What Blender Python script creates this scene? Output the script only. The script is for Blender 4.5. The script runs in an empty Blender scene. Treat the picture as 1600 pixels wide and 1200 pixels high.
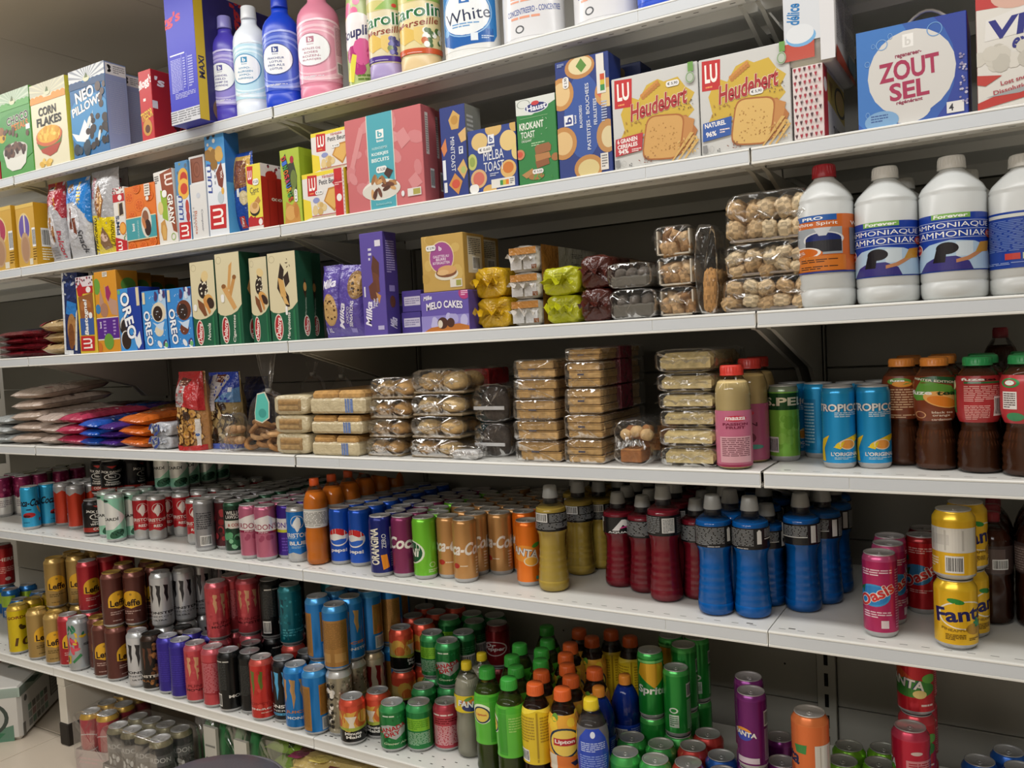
import bpy, math, random
from mathutils import Vector, Matrix
from mathutils.geometry import tessellate_polygon
D = bpy.data
SC = bpy.context.scene
COL = SC.collection
PI = math.pi
sin, cos, rad = math.sin, math.cos, math.radians
rnd = random.Random(7)

# ------------------------------------------------------------------ camera
FPX, YAW, PIT, ROL = 1308.2172, -.5429, -.0499, -.0519
CAM = Vector((1.552, -1.5024, 1.2507))
F_ = Vector((sin(YAW)*cos(PIT), cos(YAW)*cos(PIT), sin(PIT)))
_r0 = Vector((cos(YAW), -sin(YAW), 0))
_u0 = _r0.cross(F_)
R_ = _r0*cos(ROL) + _u0*sin(ROL)
U_ = -_r0*sin(ROL) + _u0*cos(ROL)
cam = D.objects.new('camera', D.cameras.new('camera'))
COL.objects.link(cam)
cam.matrix_world = Matrix(((R_.x, U_.x, -F_.x, CAM.x), (R_.y, U_.y, -F_.y, CAM.y), (R_.z, U_.z, -F_.z, CAM.z), (0, 0, 0, 1)))
cam.data.sensor_width = 36
cam.data.sensor_fit = 'HORIZONTAL'
cam.data.lens = FPX/1600*36
cam.data.clip_start = .02
SC.camera = cam

def proj(x, y, z):
    d = Vector((x, y, z)) - CAM
    w = d.dot(F_)
    return 800 + FPX*d.dot(R_)/w, 600 - FPX*d.dot(U_)/w
def on(axis, val, u, v):                 # where the sight line through a photo point meets a plane of the room
    d = F_*FPX + R_*(u-800) - U_*(v-600)
    return CAM + d*((val-CAM[axis])/d[axis])
def bis(f, lo, hi):
    s = f(lo) > 0
    for _ in range(50):
        m = (lo+hi)/2
        if (f(m) > 0) == s: lo = m
        else: hi = m
    return (lo+hi)/2
def X_at(u, y, z): return bis(lambda x: proj(x, y, z)[0]-u, -4, 2.6)
def Z_at(x, y, v): return bis(lambda z: proj(x, y, z)[1]-v, -.3, 2.8)
def face_cam(x, y): return math.atan2(CAM.x-x, -(CAM.y-y))

# ------------------------------------------------------------------ colours and materials
def lin(c):
    if isinstance(c, tuple): return c
    c = c.lstrip('#')
    if len(c) == 3: c = ''.join(k*2 for k in c)
    o = []
    for i in (0, 2, 4):
        s = int(c[i:i+2], 16)/255
        o.append(s/12.92 if s <= .04045 else ((s+.055)/1.055)**2.4)
    return tuple(o)
_lc = {}
def L(c):
    if c not in _lc: _lc[c] = lin(c)
    return _lc[c]

MATS = {}
def mk(name, rough=.5, metal=0., spec=.5, bump=None, coat=0., var=None, trans=0.):
    m = D.materials.new(name); m.use_nodes = True
    nt = m.node_tree; b = nt.nodes['Principled BSDF']
    a = nt.nodes.new('ShaderNodeAttribute'); a.attribute_name = 'Col'
    b.inputs['Roughness'].default_value = rough
    b.inputs['Metallic'].default_value = metal
    b.inputs['Specular IOR Level'].default_value = spec
    b.inputs['Coat Weight'].default_value = coat
    b.inputs['Coat Roughness'].default_value = .12
    src = a.outputs['Color']
    tc = nt.nodes.new('ShaderNodeTexCoord')
    if var:                              # speckle or grime in the material itself
        n = nt.nodes.new('ShaderNodeTexNoise'); n.inputs['Scale'].default_value = var[0]; n.inputs['Detail'].default_value = 5
        nt.links.new(tc.outputs['Object'], n.inputs['Vector'])
        mr = nt.nodes.new('ShaderNodeMapRange'); mr.inputs[1].default_value = .3; mr.inputs[2].default_value = .7
        mr.inputs[3].default_value = 1-var[1]; mr.inputs[4].default_value = 1+var[1]
        nt.links.new(n.outputs['Fac'], mr.inputs[0])
        mx = nt.nodes.new('ShaderNodeVectorMath'); mx.operation = 'SCALE'
        nt.links.new(src, mx.inputs[0]); nt.links.new(mr.outputs[0], mx.inputs['Scale'])
        src = mx.outputs[0]
    nt.links.new(src, b.inputs['Base Color'])
    if bump:
        n = nt.nodes.new('ShaderNodeTexNoise'); n.inputs['Scale'].default_value = bump[0]; n.inputs['Detail'].default_value = 3
        nt.links.new(tc.outputs['Object'], n.inputs['Vector'])
        bp = nt.nodes.new('ShaderNodeBump'); bp.inputs['Strength'].default_value = bump[1]; bp.inputs['Distance'].default_value = bump[2]
        nt.links.new(n.outputs['Fac'], bp.inputs['Height']); nt.links.new(bp.outputs[0], b.inputs['Normal'])
    MATS[name] = m
    return m
mk('card', .42, 0, .45)
mk('film', .2, 0, .6, (45, .55, .012))
mk('foil', .22, .55, .6, (45, .6, .012))
mk('can', .25, .45, .6)
mk('gloss', .24, 0, .5)
mk('alu', .36, .6, .6)
mk('plas', .3, 0, .5)
mk('liquid', .1, 0, .22)
mk('food', .75, 0, .3, (160, .5, .004), 0, (70, .22))
mk('paper', .7, 0, .3)
mk('steel', .34, 0, .5, None, 0, (3, .03))
mk('rubber', .6, 0, .3)
mk('leather', .38, 0, .5, (220, .25, .002))
mk('tile', .3, 0, .5, None, 0, (2.2, .07))
mk('paint', .85, 0, .2, None, 0, (1.2, .04))
def clear(name, tint, base, rough, bump, alpha=0., fm=.9):
    m = D.materials.new(name); m.use_nodes = True
    nt = m.node_tree; nt.nodes.remove(nt.nodes['Principled BSDF'])
    out = nt.nodes['Material Output']
    t = nt.nodes.new('ShaderNodeBsdfTransparent'); t.inputs[0].default_value = (*tint, 1)
    g = nt.nodes.new('ShaderNodeBsdfGlossy'); g.inputs['Roughness'].default_value = rough
    g.inputs['Color'].default_value = (.95, .95, .95, 1)
    lw = nt.nodes.new('ShaderNodeFresnel'); lw.inputs[0].default_value = 1.42
    ad = nt.nodes.new('ShaderNodeMath'); ad.operation = 'MULTIPLY_ADD'; ad.inputs[1].default_value = fm; ad.inputs[2].default_value = base
    ad.use_clamp = True
    nt.links.new(lw.outputs[0], ad.inputs[0])
    mx = nt.nodes.new('ShaderNodeMixShader')
    nt.links.new(ad.outputs[0], mx.inputs[0]); nt.links.new(t.outputs[0], mx.inputs[1]); nt.links.new(g.outputs[0], mx.inputs[2])
    last = mx
    if alpha:
        df = nt.nodes.new('ShaderNodeBsdfDiffuse'); df.inputs[0].default_value = (.75, .73, .7, 1)
        m2 = nt.nodes.new('ShaderNodeMixShader'); m2.inputs[0].default_value = alpha
        nt.links.new(mx.outputs[0], m2.inputs[1]); nt.links.new(df.outputs[0], m2.inputs[2]); last = m2
    nt.links.new(last.outputs[0], out.inputs['Surface'])
    if bump:
        tc = nt.nodes.new('ShaderNodeTexCoord')
        n = nt.nodes.new('ShaderNodeTexNoise'); n.inputs['Scale'].default_value = bump[0]; n.inputs['Detail'].default_value = 2; n.inputs['Distortion'].default_value = .6
        nt.links.new(tc.outputs['Object'], n.inputs['Vector'])
        bp = nt.nodes.new('ShaderNodeBump'); bp.inputs['Strength'].default_value = bump[1]; bp.inputs['Distance'].default_value = bump[2]
        nt.links.new(n.outputs['Fac'], bp.inputs['Height'])
        nt.links.new(bp.outputs[0], g.inputs['Normal']); nt.links.new(bp.outputs[0], lw.inputs['Normal'])
    MATS[name] = m
clear('clear', (.985, .98, .975), .0, .1, (24, .33, .02), .02, .45)
clear('shell', (.96, .96, .96), .0, .03, None, 0., .75)
clear('shrink', (.98, .98, .98), .01, .1, (9, .2, .03), .012, .3)

# ------------------------------------------------------------------ lettering
_gc = {}
def glyph(s, bold):
    bold = round(bold, 3); k = (s, bold)
    if k in _gc: return _gc[k]
    cu = D.curves.new('lettering', 'FONT'); cu.body = s; cu.size = 1; cu.offset = bold; cu.resolution_u = 3
    ob = D.objects.new('lettering', cu)
    me = ob.to_mesh()
    vs = [(v.co.x, v.co.y) for v in me.vertices]
    ts = [tuple(p.vertices) for p in me.polygons]
    ob.to_mesh_clear(); D.objects.remove(ob); D.curves.remove(cu)
    if vs:
        x0 = min(v[0] for v in vs); x1 = max(v[0] for v in vs); y0 = min(v[1] for v in vs); y1 = max(v[1] for v in vs)
        vs = [((x-x0)/max(1e-6, x1-x0)-.5, (y-y0)/max(1e-6, y1-y0)-.5) for x, y in vs]
    _gc[k] = (vs, ts)
    return _gc[k]

# ------------------------------------------------------------------ mesh builder
def cutx(poly, x, ax, keep_lo):
    out = []
    n = len(poly)
    for i in range(n):
        a, b = poly[i], poly[(i+1) % n]
        ia = (a[ax] <= x) if keep_lo else (a[ax] >= x)
        ib = (b[ax] <= x) if keep_lo else (b[ax] >= x)
        if ia: out.append(a)
        if ia != ib:
            t = (x-a[ax])/(b[ax]-a[ax])
            p = [a[0]+(b[0]-a[0])*t, a[1]+(b[1]-a[1])*t]; p[ax] = x
            out.append(tuple(p))
    return out
def strips(poly, ax, st):
    lo = min(p[ax] for p in poly); hi = max(p[ax] for p in poly)
    k = math.floor(lo/st)+1
    res = []
    while k*st < hi-1e-6:
        a = cutx(poly, k*st, ax, True)
        if len(a) > 2: res.append(a)
        poly = cutx(poly, k*st, ax, False)
        if len(poly) < 3: return res
        k += 1
    res.append(poly)
    return res

class Surf:                              # a face that print lies on: x,y in 0..1 over it
    def __init__(s, fn, W, H, sx=None, sy=None, clip=False): s.fn, s.W, s.H, s.sx, s.sy, s.clip = fn, W, H, sx, sy, clip
def flat(o, ux, uy, n, W, H):
    o, ux, uy, n = Vector(o), Vector(ux), Vector(uy), Vector(n)
    return Surf(lambda x, y, h: o+ux*(x*W)+uy*(y*H)+n*h, W, H, None, None, not (W == 1 or H == 1))
def cyl(r, z0, z1, rf=None):             # x 0..1 is the half turn that faces -Y
    def fn(x, y, h):
        a = (x-.5)*PI; z = z0+(z1-z0)*y
        q = (rf(z) if rf else r)+h
        return Vector((q*sin(a), -q*cos(a), z))
    return Surf(fn, PI*r, z1-z0, .045, (.12 if rf else None))

class MB:
    def __init__(s): s.v, s.f, s.c, s.m, s.s, s.mats = [], [], [], [], [], []
    def mi(s, m):
        if m not in s.mats: s.mats.append(m)
        return s.mats.index(m)
    def add(s, vs, fs, c, m, smooth=False, M=None):
        b = len(s.v); k = s.mi(m); c = L(c) if not isinstance(c, list) else c
        s.v += [tuple(M @ Vector(p)) for p in vs] if M else [tuple(p) for p in vs]
        for i, q in enumerate(fs):
            s.f.append([b+j for j in q]); s.c.append(L(c[i]) if isinstance(c, list) else c); s.m.append(k); s.s.append(smooth)
    def box(s, a, b, c, m, bev=0., M=None, top=None, right=None, front=None):
        (x0, y0, z0), (x1, y1, z1) = a, b
        e = min(bev, (x1-x0)/3, (y1-y0)/3, (z1-z0)/3)
        if e <= 0:
            vs = [(x, y, z) for z in (z0, z1) for y in (y0, y1) for x in (x0, x1)]
            fs = [(0, 1, 5, 4), (1, 3, 7, 5), (3, 2, 6, 7), (2, 0, 4, 6), (4, 5, 7, 6), (2, 3, 1, 0)]
            s.add(vs, fs, [front or c, right or c, c, c, top or c, c], m, False, M); return
        vs = []; ix = {}
        for i, x in enumerate((x0, x1)):
            for j, y in enumerate((y0, y1)):
                for k, z in enumerate((z0, z1)):
                    dx, dy, dz = (e if i == 0 else -e), (e if j == 0 else -e), (e if k == 0 else -e)
                    ix[i, j, k] = len(vs)
                    vs += [(x, y+dy, z+dz), (x+dx, y, z+dz), (x+dx, y+dy, z)]
        def q(ax, *cs): return tuple(ix[t]+ax for t in cs)
        fs = [q(1, (0, 0, 0), (1, 0, 0), (1, 0, 1), (0, 0, 1)), q(0, (1, 0, 0), (1, 1, 0), (1, 1, 1), (1, 0, 1)),
              q(1, (1, 1, 0), (0, 1, 0), (0, 1, 1), (1, 1, 1)), q(0, (0, 1, 0), (0, 0, 0), (0, 0, 1), (0, 1, 1)),
              q(2, (0, 0, 1), (1, 0, 1), (1, 1, 1), (0, 1, 1)), q(2, (0, 1, 0), (1, 1, 0), (1, 0, 0), (0, 0, 0))]
        cs = [front or c, right or c, c, c, top or c, c]
        def E(p, r, a1, a2): fs.append((ix[p]+a1, ix[r]+a1, ix[r]+a2, ix[p]+a2)); cs.append(c)
        for k in (0, 1):
            for j in (0, 1): E((0, j, k), (1, j, k), 1, 2)
            for i in (0, 1): E((i, 0, k), (i, 1, k), 0, 2)
        for i in (0, 1):
            for j in (0, 1): E((i, j, 0), (i, j, 1), 0, 1)
        for t in ix: fs.append((ix[t], ix[t]+1, ix[t]+2)); cs.append(c)
        s.add(vs, fs, cs, m, False, M)
    def lathe(s, prof, seg, c, m, M=None, smooth=True, sx=1, sy=1, rot=0, open_top=False):
        # prof: (r, z) or (r, z, colour of the band above)
        vs, fs, cs = [], [], []
        for p in prof:
            for k in range(seg):
                a = 2*PI*k/seg+rot
                vs.append((p[0]*sin(a)*sx, -p[0]*cos(a)*sy, p[1]))
        for i in range(len(prof)-1):
            cc = prof[i][2] if len(prof[i]) > 2 else c
            for k in range(seg):
                k2 = (k+1) % seg
                fs.append((i*seg+k, i*seg+k2, (i+1)*seg+k2, (i+1)*seg+k)); cs.append(cc)
        if prof[0][0] > 1e-5: fs.append(tuple(range(seg))[::-1]); cs.append(c)
        if prof[-1][0] > 1e-5 and not open_top: fs.append(tuple((len(prof)-1)*seg+k for k in range(seg))); cs.append(prof[-1][2] if len(prof[-1]) > 2 else c)
        s.add(vs, fs, cs, m, smooth, M)
    def grid(s, nu, nv, fn, c, m, wrap=False, smooth=True, M=None):
        vs = [fn(i/nu, j/nv) for j in range(nv+1) for i in range(nu+(0 if wrap else 1))]
        w = nu+(0 if wrap else 1)
        fs, cs = [], []
        for j in range(nv):
            for i in range(nu):
                i2 = (i+1) % w if wrap else i+1
                fs.append((j*w+i, j*w+i2, (j+1)*w+i2, (j+1)*w+i))
                if callable(c): cs.append(c((i+.5)/nu, (j+.5)/nv))
        s.add(vs, fs, cs if callable(c) else c, m, smooth, M)
    def tube(s, pts, r, c, m, seg=8):
        pts = [Vector(p) for p in pts]; vs, fs = [], []
        for i, p in enumerate(pts):
            d = (pts[min(i+1, len(pts)-1)]-pts[max(i-1, 0)]).normalized()
            a = d.cross(Vector((0, 0, 1)))
            if a.length < .01: a = d.cross(Vector((0, 1, 0)))
            a.normalize(); b = d.cross(a)
            rr = r[i] if isinstance(r, (list, tuple)) else r
            for k in range(seg):
                t = 2*PI*k/seg
                vs.append(p+a*(rr*cos(t))+b*(rr*sin(t)))
        for i in range(len(pts)-1):
            for k in range(seg):
                k2 = (k+1) % seg
                fs.append((i*seg+k, i*seg+k2, (i+1)*seg+k2, (i+1)*seg+k))
        fs.append(tuple(range(seg))); fs.append(tuple((len(pts)-1)*seg+k for k in range(seg))[::-1])
        s.add(vs, fs, c, m, True)
    # -------- print
    def put(s, sf, polys, c, m, h):
        k = s.mi(m); c = L(c)
        for p in polys:
            ps = [p]
            if sf.clip and (min(q[0] for q in p) < 0 or max(q[0] for q in p) > 1 or min(q[1] for q in p) < 0 or max(q[1] for q in p) > 1):
                for ax in (0, 1):
                    p = cutx(p, 0, ax, False) if len(p) > 2 else p
                    p = cutx(p, 1, ax, True) if len(p) > 2 else p
                if len(p) < 3: continue
                ps = [p]
            if sf.sx: ps = [q for a in ps for q in strips(a, 0, sf.sx)]
            if sf.sy: ps = [q for a in ps for q in strips(a, 1, sf.sy)]
            for q in ps:
                b = len(s.v)
                s.v += [tuple(sf.fn(x, y, h)) for x, y in q]
                s.f.append(list(range(b, b+len(q)))); s.c.append(c); s.m.append(k); s.s.append(False)
    def art(s, sf, els, m='card', h=.00012, dh=.00004):
        ar = sf.W/sf.H
        for e in els:
            t = e[0]; h += dh
            if t == 'r': s.put(sf, [[(e[1], e[2]), (e[3], e[2]), (e[3], e[4]), (e[1], e[4])]], e[5], m, h)
            elif t == 'e':
                n = 22; ro = rad(e[6]) if len(e) > 6 else 0; P = []
                for i in range(n):
                    a = 2*PI*i/n; X, Y = e[3]*cos(a)*sf.W, e[4]*sin(a)*sf.H
                    P.append((e[1]+(X*cos(ro)-Y*sin(ro))/sf.W, e[2]+(X*sin(ro)+Y*cos(ro))/sf.H))
                s.put(sf, [P], e[5], m, h)
            elif t == 'o':                # ring: cx cy rx ry thickness colour
                n = 28; q = []
                for i in range(n):
                    a, b = 2*PI*i/n, 2*PI*(i+1)/n; k = 1-e[5]
                    q.append([(e[1]+e[3]*cos(a), e[2]+e[4]*sin(a)), (e[1]+e[3]*cos(b), e[2]+e[4]*sin(b)), (e[1]+k*e[3]*cos(b), e[2]+k*e[4]*sin(b)), (e[1]+k*e[3]*cos(a), e[2]+k*e[4]*sin(a))])
                s.put(sf, q, e[6], m, h)
            elif t == 'p':
                P = e[1]; tr = tessellate_polygon([[Vector((x, y, 0)) for x, y in P]])
                s.put(sf, [[P[i] for i in q] for q in tr], e[2], m, h)
            elif t == 't':                # text cx cy w h colour [rot bold shear outline]
                _, tx, cx, cy, w, hh, c = e[:7]; o = e[7] if len(e) > 7 else {}
                ro = rad(o.get('rot', 0)); sh = o.get('sh', 0); bd = min(.03, o.get('b', .012))
                w, hh = (w*sf.H, hh*sf.W) if abs(abs(o.get('rot', 0))-90) < 40 else (w*sf.W, hh*sf.H)
                arc = o.get('arc', 0)
                for out in ((1, 0) if o.get('out') else (0,)):
                    vs, ts = glyph(tx, bd+(min(.042, o.get('ow', .042)) if out else 0))
                    g = 1+(o.get('ow', .05)*.9 if out else 0); gw = 1+(o.get('ow', .05)*.9*hh/w if out else 0)
                    P = []
                    for x, y in vs:
                        X, Y = x*w*gw+sh*y*hh, y*hh*g+arc*hh*(.25-x*x)*4
                        P.append((cx+(X*cos(ro)-Y*sin(ro))/sf.W, cy+(X*sin(ro)+Y*cos(ro))/sf.H))
                    s.put(sf, [[P[i] for i in q] for q in ts], o['out'] if out else c, m, h)
                    if out: h += dh
            elif t == 'l':                # rows of fine print
                _, x0, y0, x1, y1, n, c = e[:7]; rr = random.Random(int(x0*999+y0*77+n)); q = []
                rh = (y1-y0)/n
                for i in range(n):
                    x = x0; y = y1-(i+.75)*rh
                    while x < x1-.01*(x1-x0):
                        w = min((x1-x0)*rr.uniform(.08, .3), x1-x)
                        q.append([(x, y), (x+w, y), (x+w, y+rh*.5), (x, y+rh*.5)]); x += w+(x1-x0)*.03
                        if i == n-1 and x > (x0+x1)/2: break
                s.put(sf, q, c, m, h)
            elif t == 'b':                # barcode: white patch and bars
                _, x0, y0, x1, y1 = e[:5]; rr = random.Random(3); vert = len(e) > 5
                s.put(sf, [[(x0, y0), (x1, y0), (x1, y1), (x0, y1)]], '#e8e8e6', m, h); h += dh; q = []
                a = .06
                while a < .94:
                    w = rr.choice((.02, .03, .05))
                    if vert: q.append([(x0+.1*(x1-x0), y0+a*(y1-y0)), (x0+.9*(x1-x0), y0+a*(y1-y0)), (x0+.9*(x1-x0), y0+(a+w)*(y1-y0)), (x0+.1*(x1-x0), y0+(a+w)*(y1-y0))])
                    else: q.append([(x0+a*(x1-x0), y0+.1*(y1-y0)), (x0+(a+w)*(x1-x0), y0+.1*(y1-y0)), (x0+(a+w)*(x1-x0), y0+.9*(y1-y0)), (x0+a*(x1-x0), y0+.9*(y1-y0))])
                    a += w+rr.choice((.025, .04))
                s.put(sf, q, '#1c1c1c', m, h)
            elif t == 's':                # scattered blobs: n seed x0 y0 x1 y1 rx colours [jitter]
                _, n, sd, x0, y0, x1, y1, r, cs = e[:9]; rr = random.Random(sd)
                for _ in range(n):
                    cx, cy, k = rr.uniform(x0, x1), rr.uniform(y0, y1), rr.uniform(.7, 1.2)
                    ro = rr.uniform(0, PI); P = []
                    for i in range(10):
                        a = 2*PI*i/10; X, Y = r*k*sf.W*cos(a), r*k*sf.W*sin(a)*(e[9] if len(e) > 9 else 1)
                        P.append((cx+(X*cos(ro)-Y*sin(ro))/sf.W, cy+(X*sin(ro)+Y*cos(ro))/sf.H))
                    s.put(sf, [P], rr.choice(cs), m, h); h += dh*.3
    def mesh(s, name):
        me = D.meshes.new(name)
        me.from_pydata(s.v, [], s.f)
        for m in s.mats: me.materials.append(MATS[m])
        me.polygons.foreach_set('material_index', s.m)
        me.polygons.foreach_set('use_smooth', s.s)
        at = me.attributes.new('Col', 'FLOAT_COLOR', 'FACE')
        at.data.foreach_set('color', [k for c in s.c for k in (c[0], c[1], c[2], 1.)])
        me.update()
        return me
    def build(s, name, parent=None, loc=None, rz=0):
        o = D.objects.new(name, s.mesh(name)); COL.objects.link(o)
        if parent: o.parent = parent
        if loc is not None: o.location = loc
        if rz: o.rotation_euler.z = rz
        return o

LABELS = set()
def tag(o, label, cat, group=None):
    o['label'] = label; o['category'] = cat
    if group: o['group'] = group
    return o
def thing(name, label, cat, loc, rz=0, group=None):
    o = D.objects.new(name, None); COL.objects.link(o)
    o.empty_display_size = .02
    o.location = loc; o.rotation_euler.z = rz
    return tag(o, label, cat, group)
def struct(o):
    o['kind'] = 'structure'
    return o
def copy_tree(o, parent=None):
    c = o.copy(); COL.objects.link(c)
    if parent: c.parent = parent
    for ch in [k for k in KIDS.get(o.name, ())]: copy_tree(ch, c)
    return c
KIDS = {}
def kid(o, parent):
    KIDS.setdefault(parent.name, []).append(o)
    return o
# ------------------------------------------------------------------ the room
W = 1.1583                                # one shelving bay
ZS = [1.8591, 1.5702, 1.2832, .9959, .7057, .2705]
YB = .512                                 # face of the back panels
ZC = 2.36
def plane(name, a, b, c, d, col, m, n=1):
    mb = MB(); a, b, c, d = (Vector(p) for p in (a, b, c, d))
    mb.grid(n, n, lambda u, v: a*(1-u)*(1-v)+b*u*(1-v)+c*u*v+d*(1-u)*v, col, m, False, False)
    return struct(mb.build(name))
XL, XR, YF, YW = -5.2, 4.6, -3.6, .62
mb = MB()                                 # floor tiles with grout
tw = .45
i0, i1 = int(math.floor(XL/tw)), int(math.ceil(XR/tw))
mb.box((XL, YF, -.03), (XR, YW, -.002), '#8d8578', 'paint')
for i in range(i0, i1):
    for j in range(int(math.floor(YF/tw)), 2):
        x0, y0 = max(XL, i*tw+.002+.1), max(YF, j*tw+.002+.06)
        x1, y1 = min(XR, (i+1)*tw-.002+.1), min(YW, (j+1)*tw-.002+.06)
        if x1 > x0+.01 and y1 > y0+.01: mb.box((x0, y0, -.004), (x1, y1, 0), '#cfc2b0', 'tile', .0015)
struct(mb.build('floor'))
mb = MB()                                 # ceiling of long 60 cm panels
mb.box((XL, YF, ZC+.004), (XR, YW, ZC+.04), '#6d675e', 'paint')
x = -1.352-.61*7
while x < XR:
    a, b = max(XL, x+.0015), min(XR, x+.61-.0015)
    if b > a: mb.box((a, YF, ZC-.0), (b, YW, ZC+.006), '#c9c1b4', 'paint', .002)
    x += .61
struct(mb.build('ceiling'))
plane('wall_back', (XL, YW, 0), (XR, YW, 0), (XR, YW, ZC), (XL, YW, ZC), '#c9c8c2', 'paint')
plane('wall_left', (XL, YF, 0), (XL, YW, 0), (XL, YW, ZC), (XL, YF, ZC), '#bdb8ae', 'paint')
plane('wall_right', (XR, YW, 0), (XR, YF, 0), (XR, YF, ZC), (XR, YW, ZC), '#bdb8ae', 'paint')
plane('wall_front', (XR, YF, 0), (XL, YF, 0), (XL, YF, ZC), (XR, YF, ZC), '#a8a297', 'paint')

# ------------------------------------------------------------------ shelving
LV = ['top shelf', 'second shelf from the top', 'third shelf from the top', 'fourth shelf from the top', 'fifth shelf from the top', 'bottom shelf']
BAYS = {-2: 'bay at the far left edge', -1: 'second bay from the left', 0: 'widest bay in the middle', 1: 'bay at the right edge'}
WH, GR = '#e3e3de', '#b9b8b0'
def shelf_board(bay, lv):
    z = ZS[lv]; gp = (.0034, .0017, .0016, .0028, .0008, .0008)[lv]
    x0, x1 = bay*W+gp, (bay+1)*W-gp
    dep = .5
    low = lv == 5
    t = thing('shelf_board', 'white steel %s, %s' % (LV[lv], BAYS[bay]), 'shelf', (x0, 0, z), 0, 'shelf boards of the gondola')
    w = x1-x0
    mb = MB()
    prof = [(dep, 0), (.004, 0), (.0012, -.0008), (0, -.0022), (0, -.0042), (.0014, -.0050), (.0014, -.0248), (0, -.0256), (0, -.0288), (.0012, -.0298), (.026, -.0298), (.026, -.0255), (.0045, -.0255), (.0045, -.003), (.105, -.003), (.108, -.02), (.128, -.02), (.131, -.003), (.24, -.003), (.243, -.02), (.263, -.02), (.266, -.003), (dep-.004, -.003), (dep-.004, -.03), (dep, -.03)]
    n = len(prof)
    vs = [(0, y, q) for y, q in prof]+[(w, y, q) for y, q in prof]
    fs = [(i, (i+1) % n, n+(i+1) % n, n+i) for i in range(n)]
    mb.add(vs, fs, WH, 'steel')
    for s, xx in ((0, 0), (1, w)):        # closed ends of lip and beams
        for (ya, yb, za, zb) in ((.0014, .0045, -.0298, -.001), (.0014, .026, -.0298, -.0255), (.105, .131, -.02, -.0005), (.243, .263, -.02, -.0005)):
            mb.add([(xx, ya, za), (xx, yb, za), (xx, yb, zb), (xx, ya, zb)], [(0, 1, 2, 3)], WH, 'steel')
    # slots punched along the front of the top sheet and along the flange under it
    sl = []
    k = .02
    top = flat((0, 0, .0001), (1, 0, 0), (0, 1, 0), (0, 0, 1), 1, 1)
    bot = flat((0, 0, -.0299), (1, 0, 0), (0, 1, 0), (0, 0, -1), 1, 1)
    if lv >= 3:
        while k < w-.02:
            yy = .019 if not low else .022
            hw = .0062 if not low else .0035
            sl.append([(k-hw, yy), (k+hw, yy), (k+hw, yy+(.0016 if not low else .003)), (k-hw, yy+(.0016 if not low else .003))])
            if low: sl.append([(k+.0167-.0035, yy+.03), (k+.0167+.0035, yy+.03), (k+.0167+.0035, yy+.033), (k+.0167-.0035, yy+.033)])
            k += .0335
        for xx in (.03, w-.045): sl.append([(xx, .0245), (xx+.012, .0245), (xx+.012, .0285), (xx, .0285)])
        mb.put(top, sl, '#3a3732', 'paint', 0)
    if lv <= 2:
        k = .025
        while k < w-.02:
            mb.put(bot, [[(k-.005, .013), (k+.005, .013), (k+.005, .0155), (k-.005, .0155)]], '#2b2823', 'paint', 0); k += .0335
    mb.build('board', t)
    if not low:                           # label rail let into the lip, in two lengths
        cut = w-.1943 if lv != 3 else .144
        for a, b in ((.0015, cut-.0006), (cut+.0006, w-.0015)):
            m2 = MB(); m2.box((a, .0004, -.0247), (b, .0022, -.0052), '#ccd1d6', 'steel', .0003)
            m2.build('label_rail', t)
        for xx in (.012, w-.012):         # bracket arms
            m2 = MB()
            pr = [(.03, -.0300), (.03, -.032), (.06, -.0345), (.37, -.12), (.41, -.158), (.5, -.165), (.5, -.0305), (.24, -.0305)]
            for e in (-.0012, .0012): m2.add([(xx+e, y, q) for y, q in pr], [tuple(range(len(pr)))], GR, 'steel')
            for i in range(len(pr)-1):
                (ya, za), (yb, zb) = pr[i], pr[i+1]
                m2.add([(xx-.004, ya, za), (xx+.004, ya, za), (xx+.004, yb, zb), (xx-.004, yb, zb)], [(0, 1, 2, 3)], GR, 'steel')
            m2.build('bracket', t)
    return t
for bay in BAYS:
    for lv in range(6): shelf_board(bay, lv)
HT = 2.02
for k, where in ((-2, ''), (-1, 'joint left of the cereal boxes'), (0, 'joint below the blue detergent bottle'), (1, 'joint behind the white spirit bottle and the orange can'), (2, 'right end')):
    if k in (-2, 2): continue
    t = thing('upright_post', 'grey slotted steel upright at the %s' % where, 'upright', (k*W, YB, 0), 0, 'slotted uprights')
    mb = MB(); mb.box((-.0205, -.012, .0), (.0205, .03, HT), '#97958c', 'steel', .001)
    sf = flat((-.0205, -.0121, 0), (1, 0, 0), (0, 0, 1), (0, -1, 0), .041, HT)
    q = []
    zz = .06
    while zz < HT-.05:
        a = zz/HT; b = (zz+.031)/HT
        q.append([(.39, a), (.61, a), (.61, b), (.39, b)]); zz += .05
    mb.put(sf, q, '#0a0908', 'paint', .0001)
    mb.build('post', t)
for k, where in ((-1, 'between the beer tray and the pink shrink pack'), (1, 'below the orange can at the right')):
    t = thing('base_foot', 'off-white steel foot under the bottom shelf, %s' % where, 'shelf foot', (k*W, 0, 0), 0, 'feet of the gondola')
    mb = MB()
    mb.box((-.021, .022, .045), (.021, .47, .2), '#d6d1c4', 'steel', .002)
    mb.box((-.0205, .02, .2), (.0205, .48, .238), '#d6d1c4', 'steel', .002)
    mb.build('foot_beam', t)
    mb = MB(); mb.box((-.024, .018, 0), (.024, .14, .075), '#2a2520', 'rubber', .004)
    mb.build('rubber_end', t)
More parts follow.
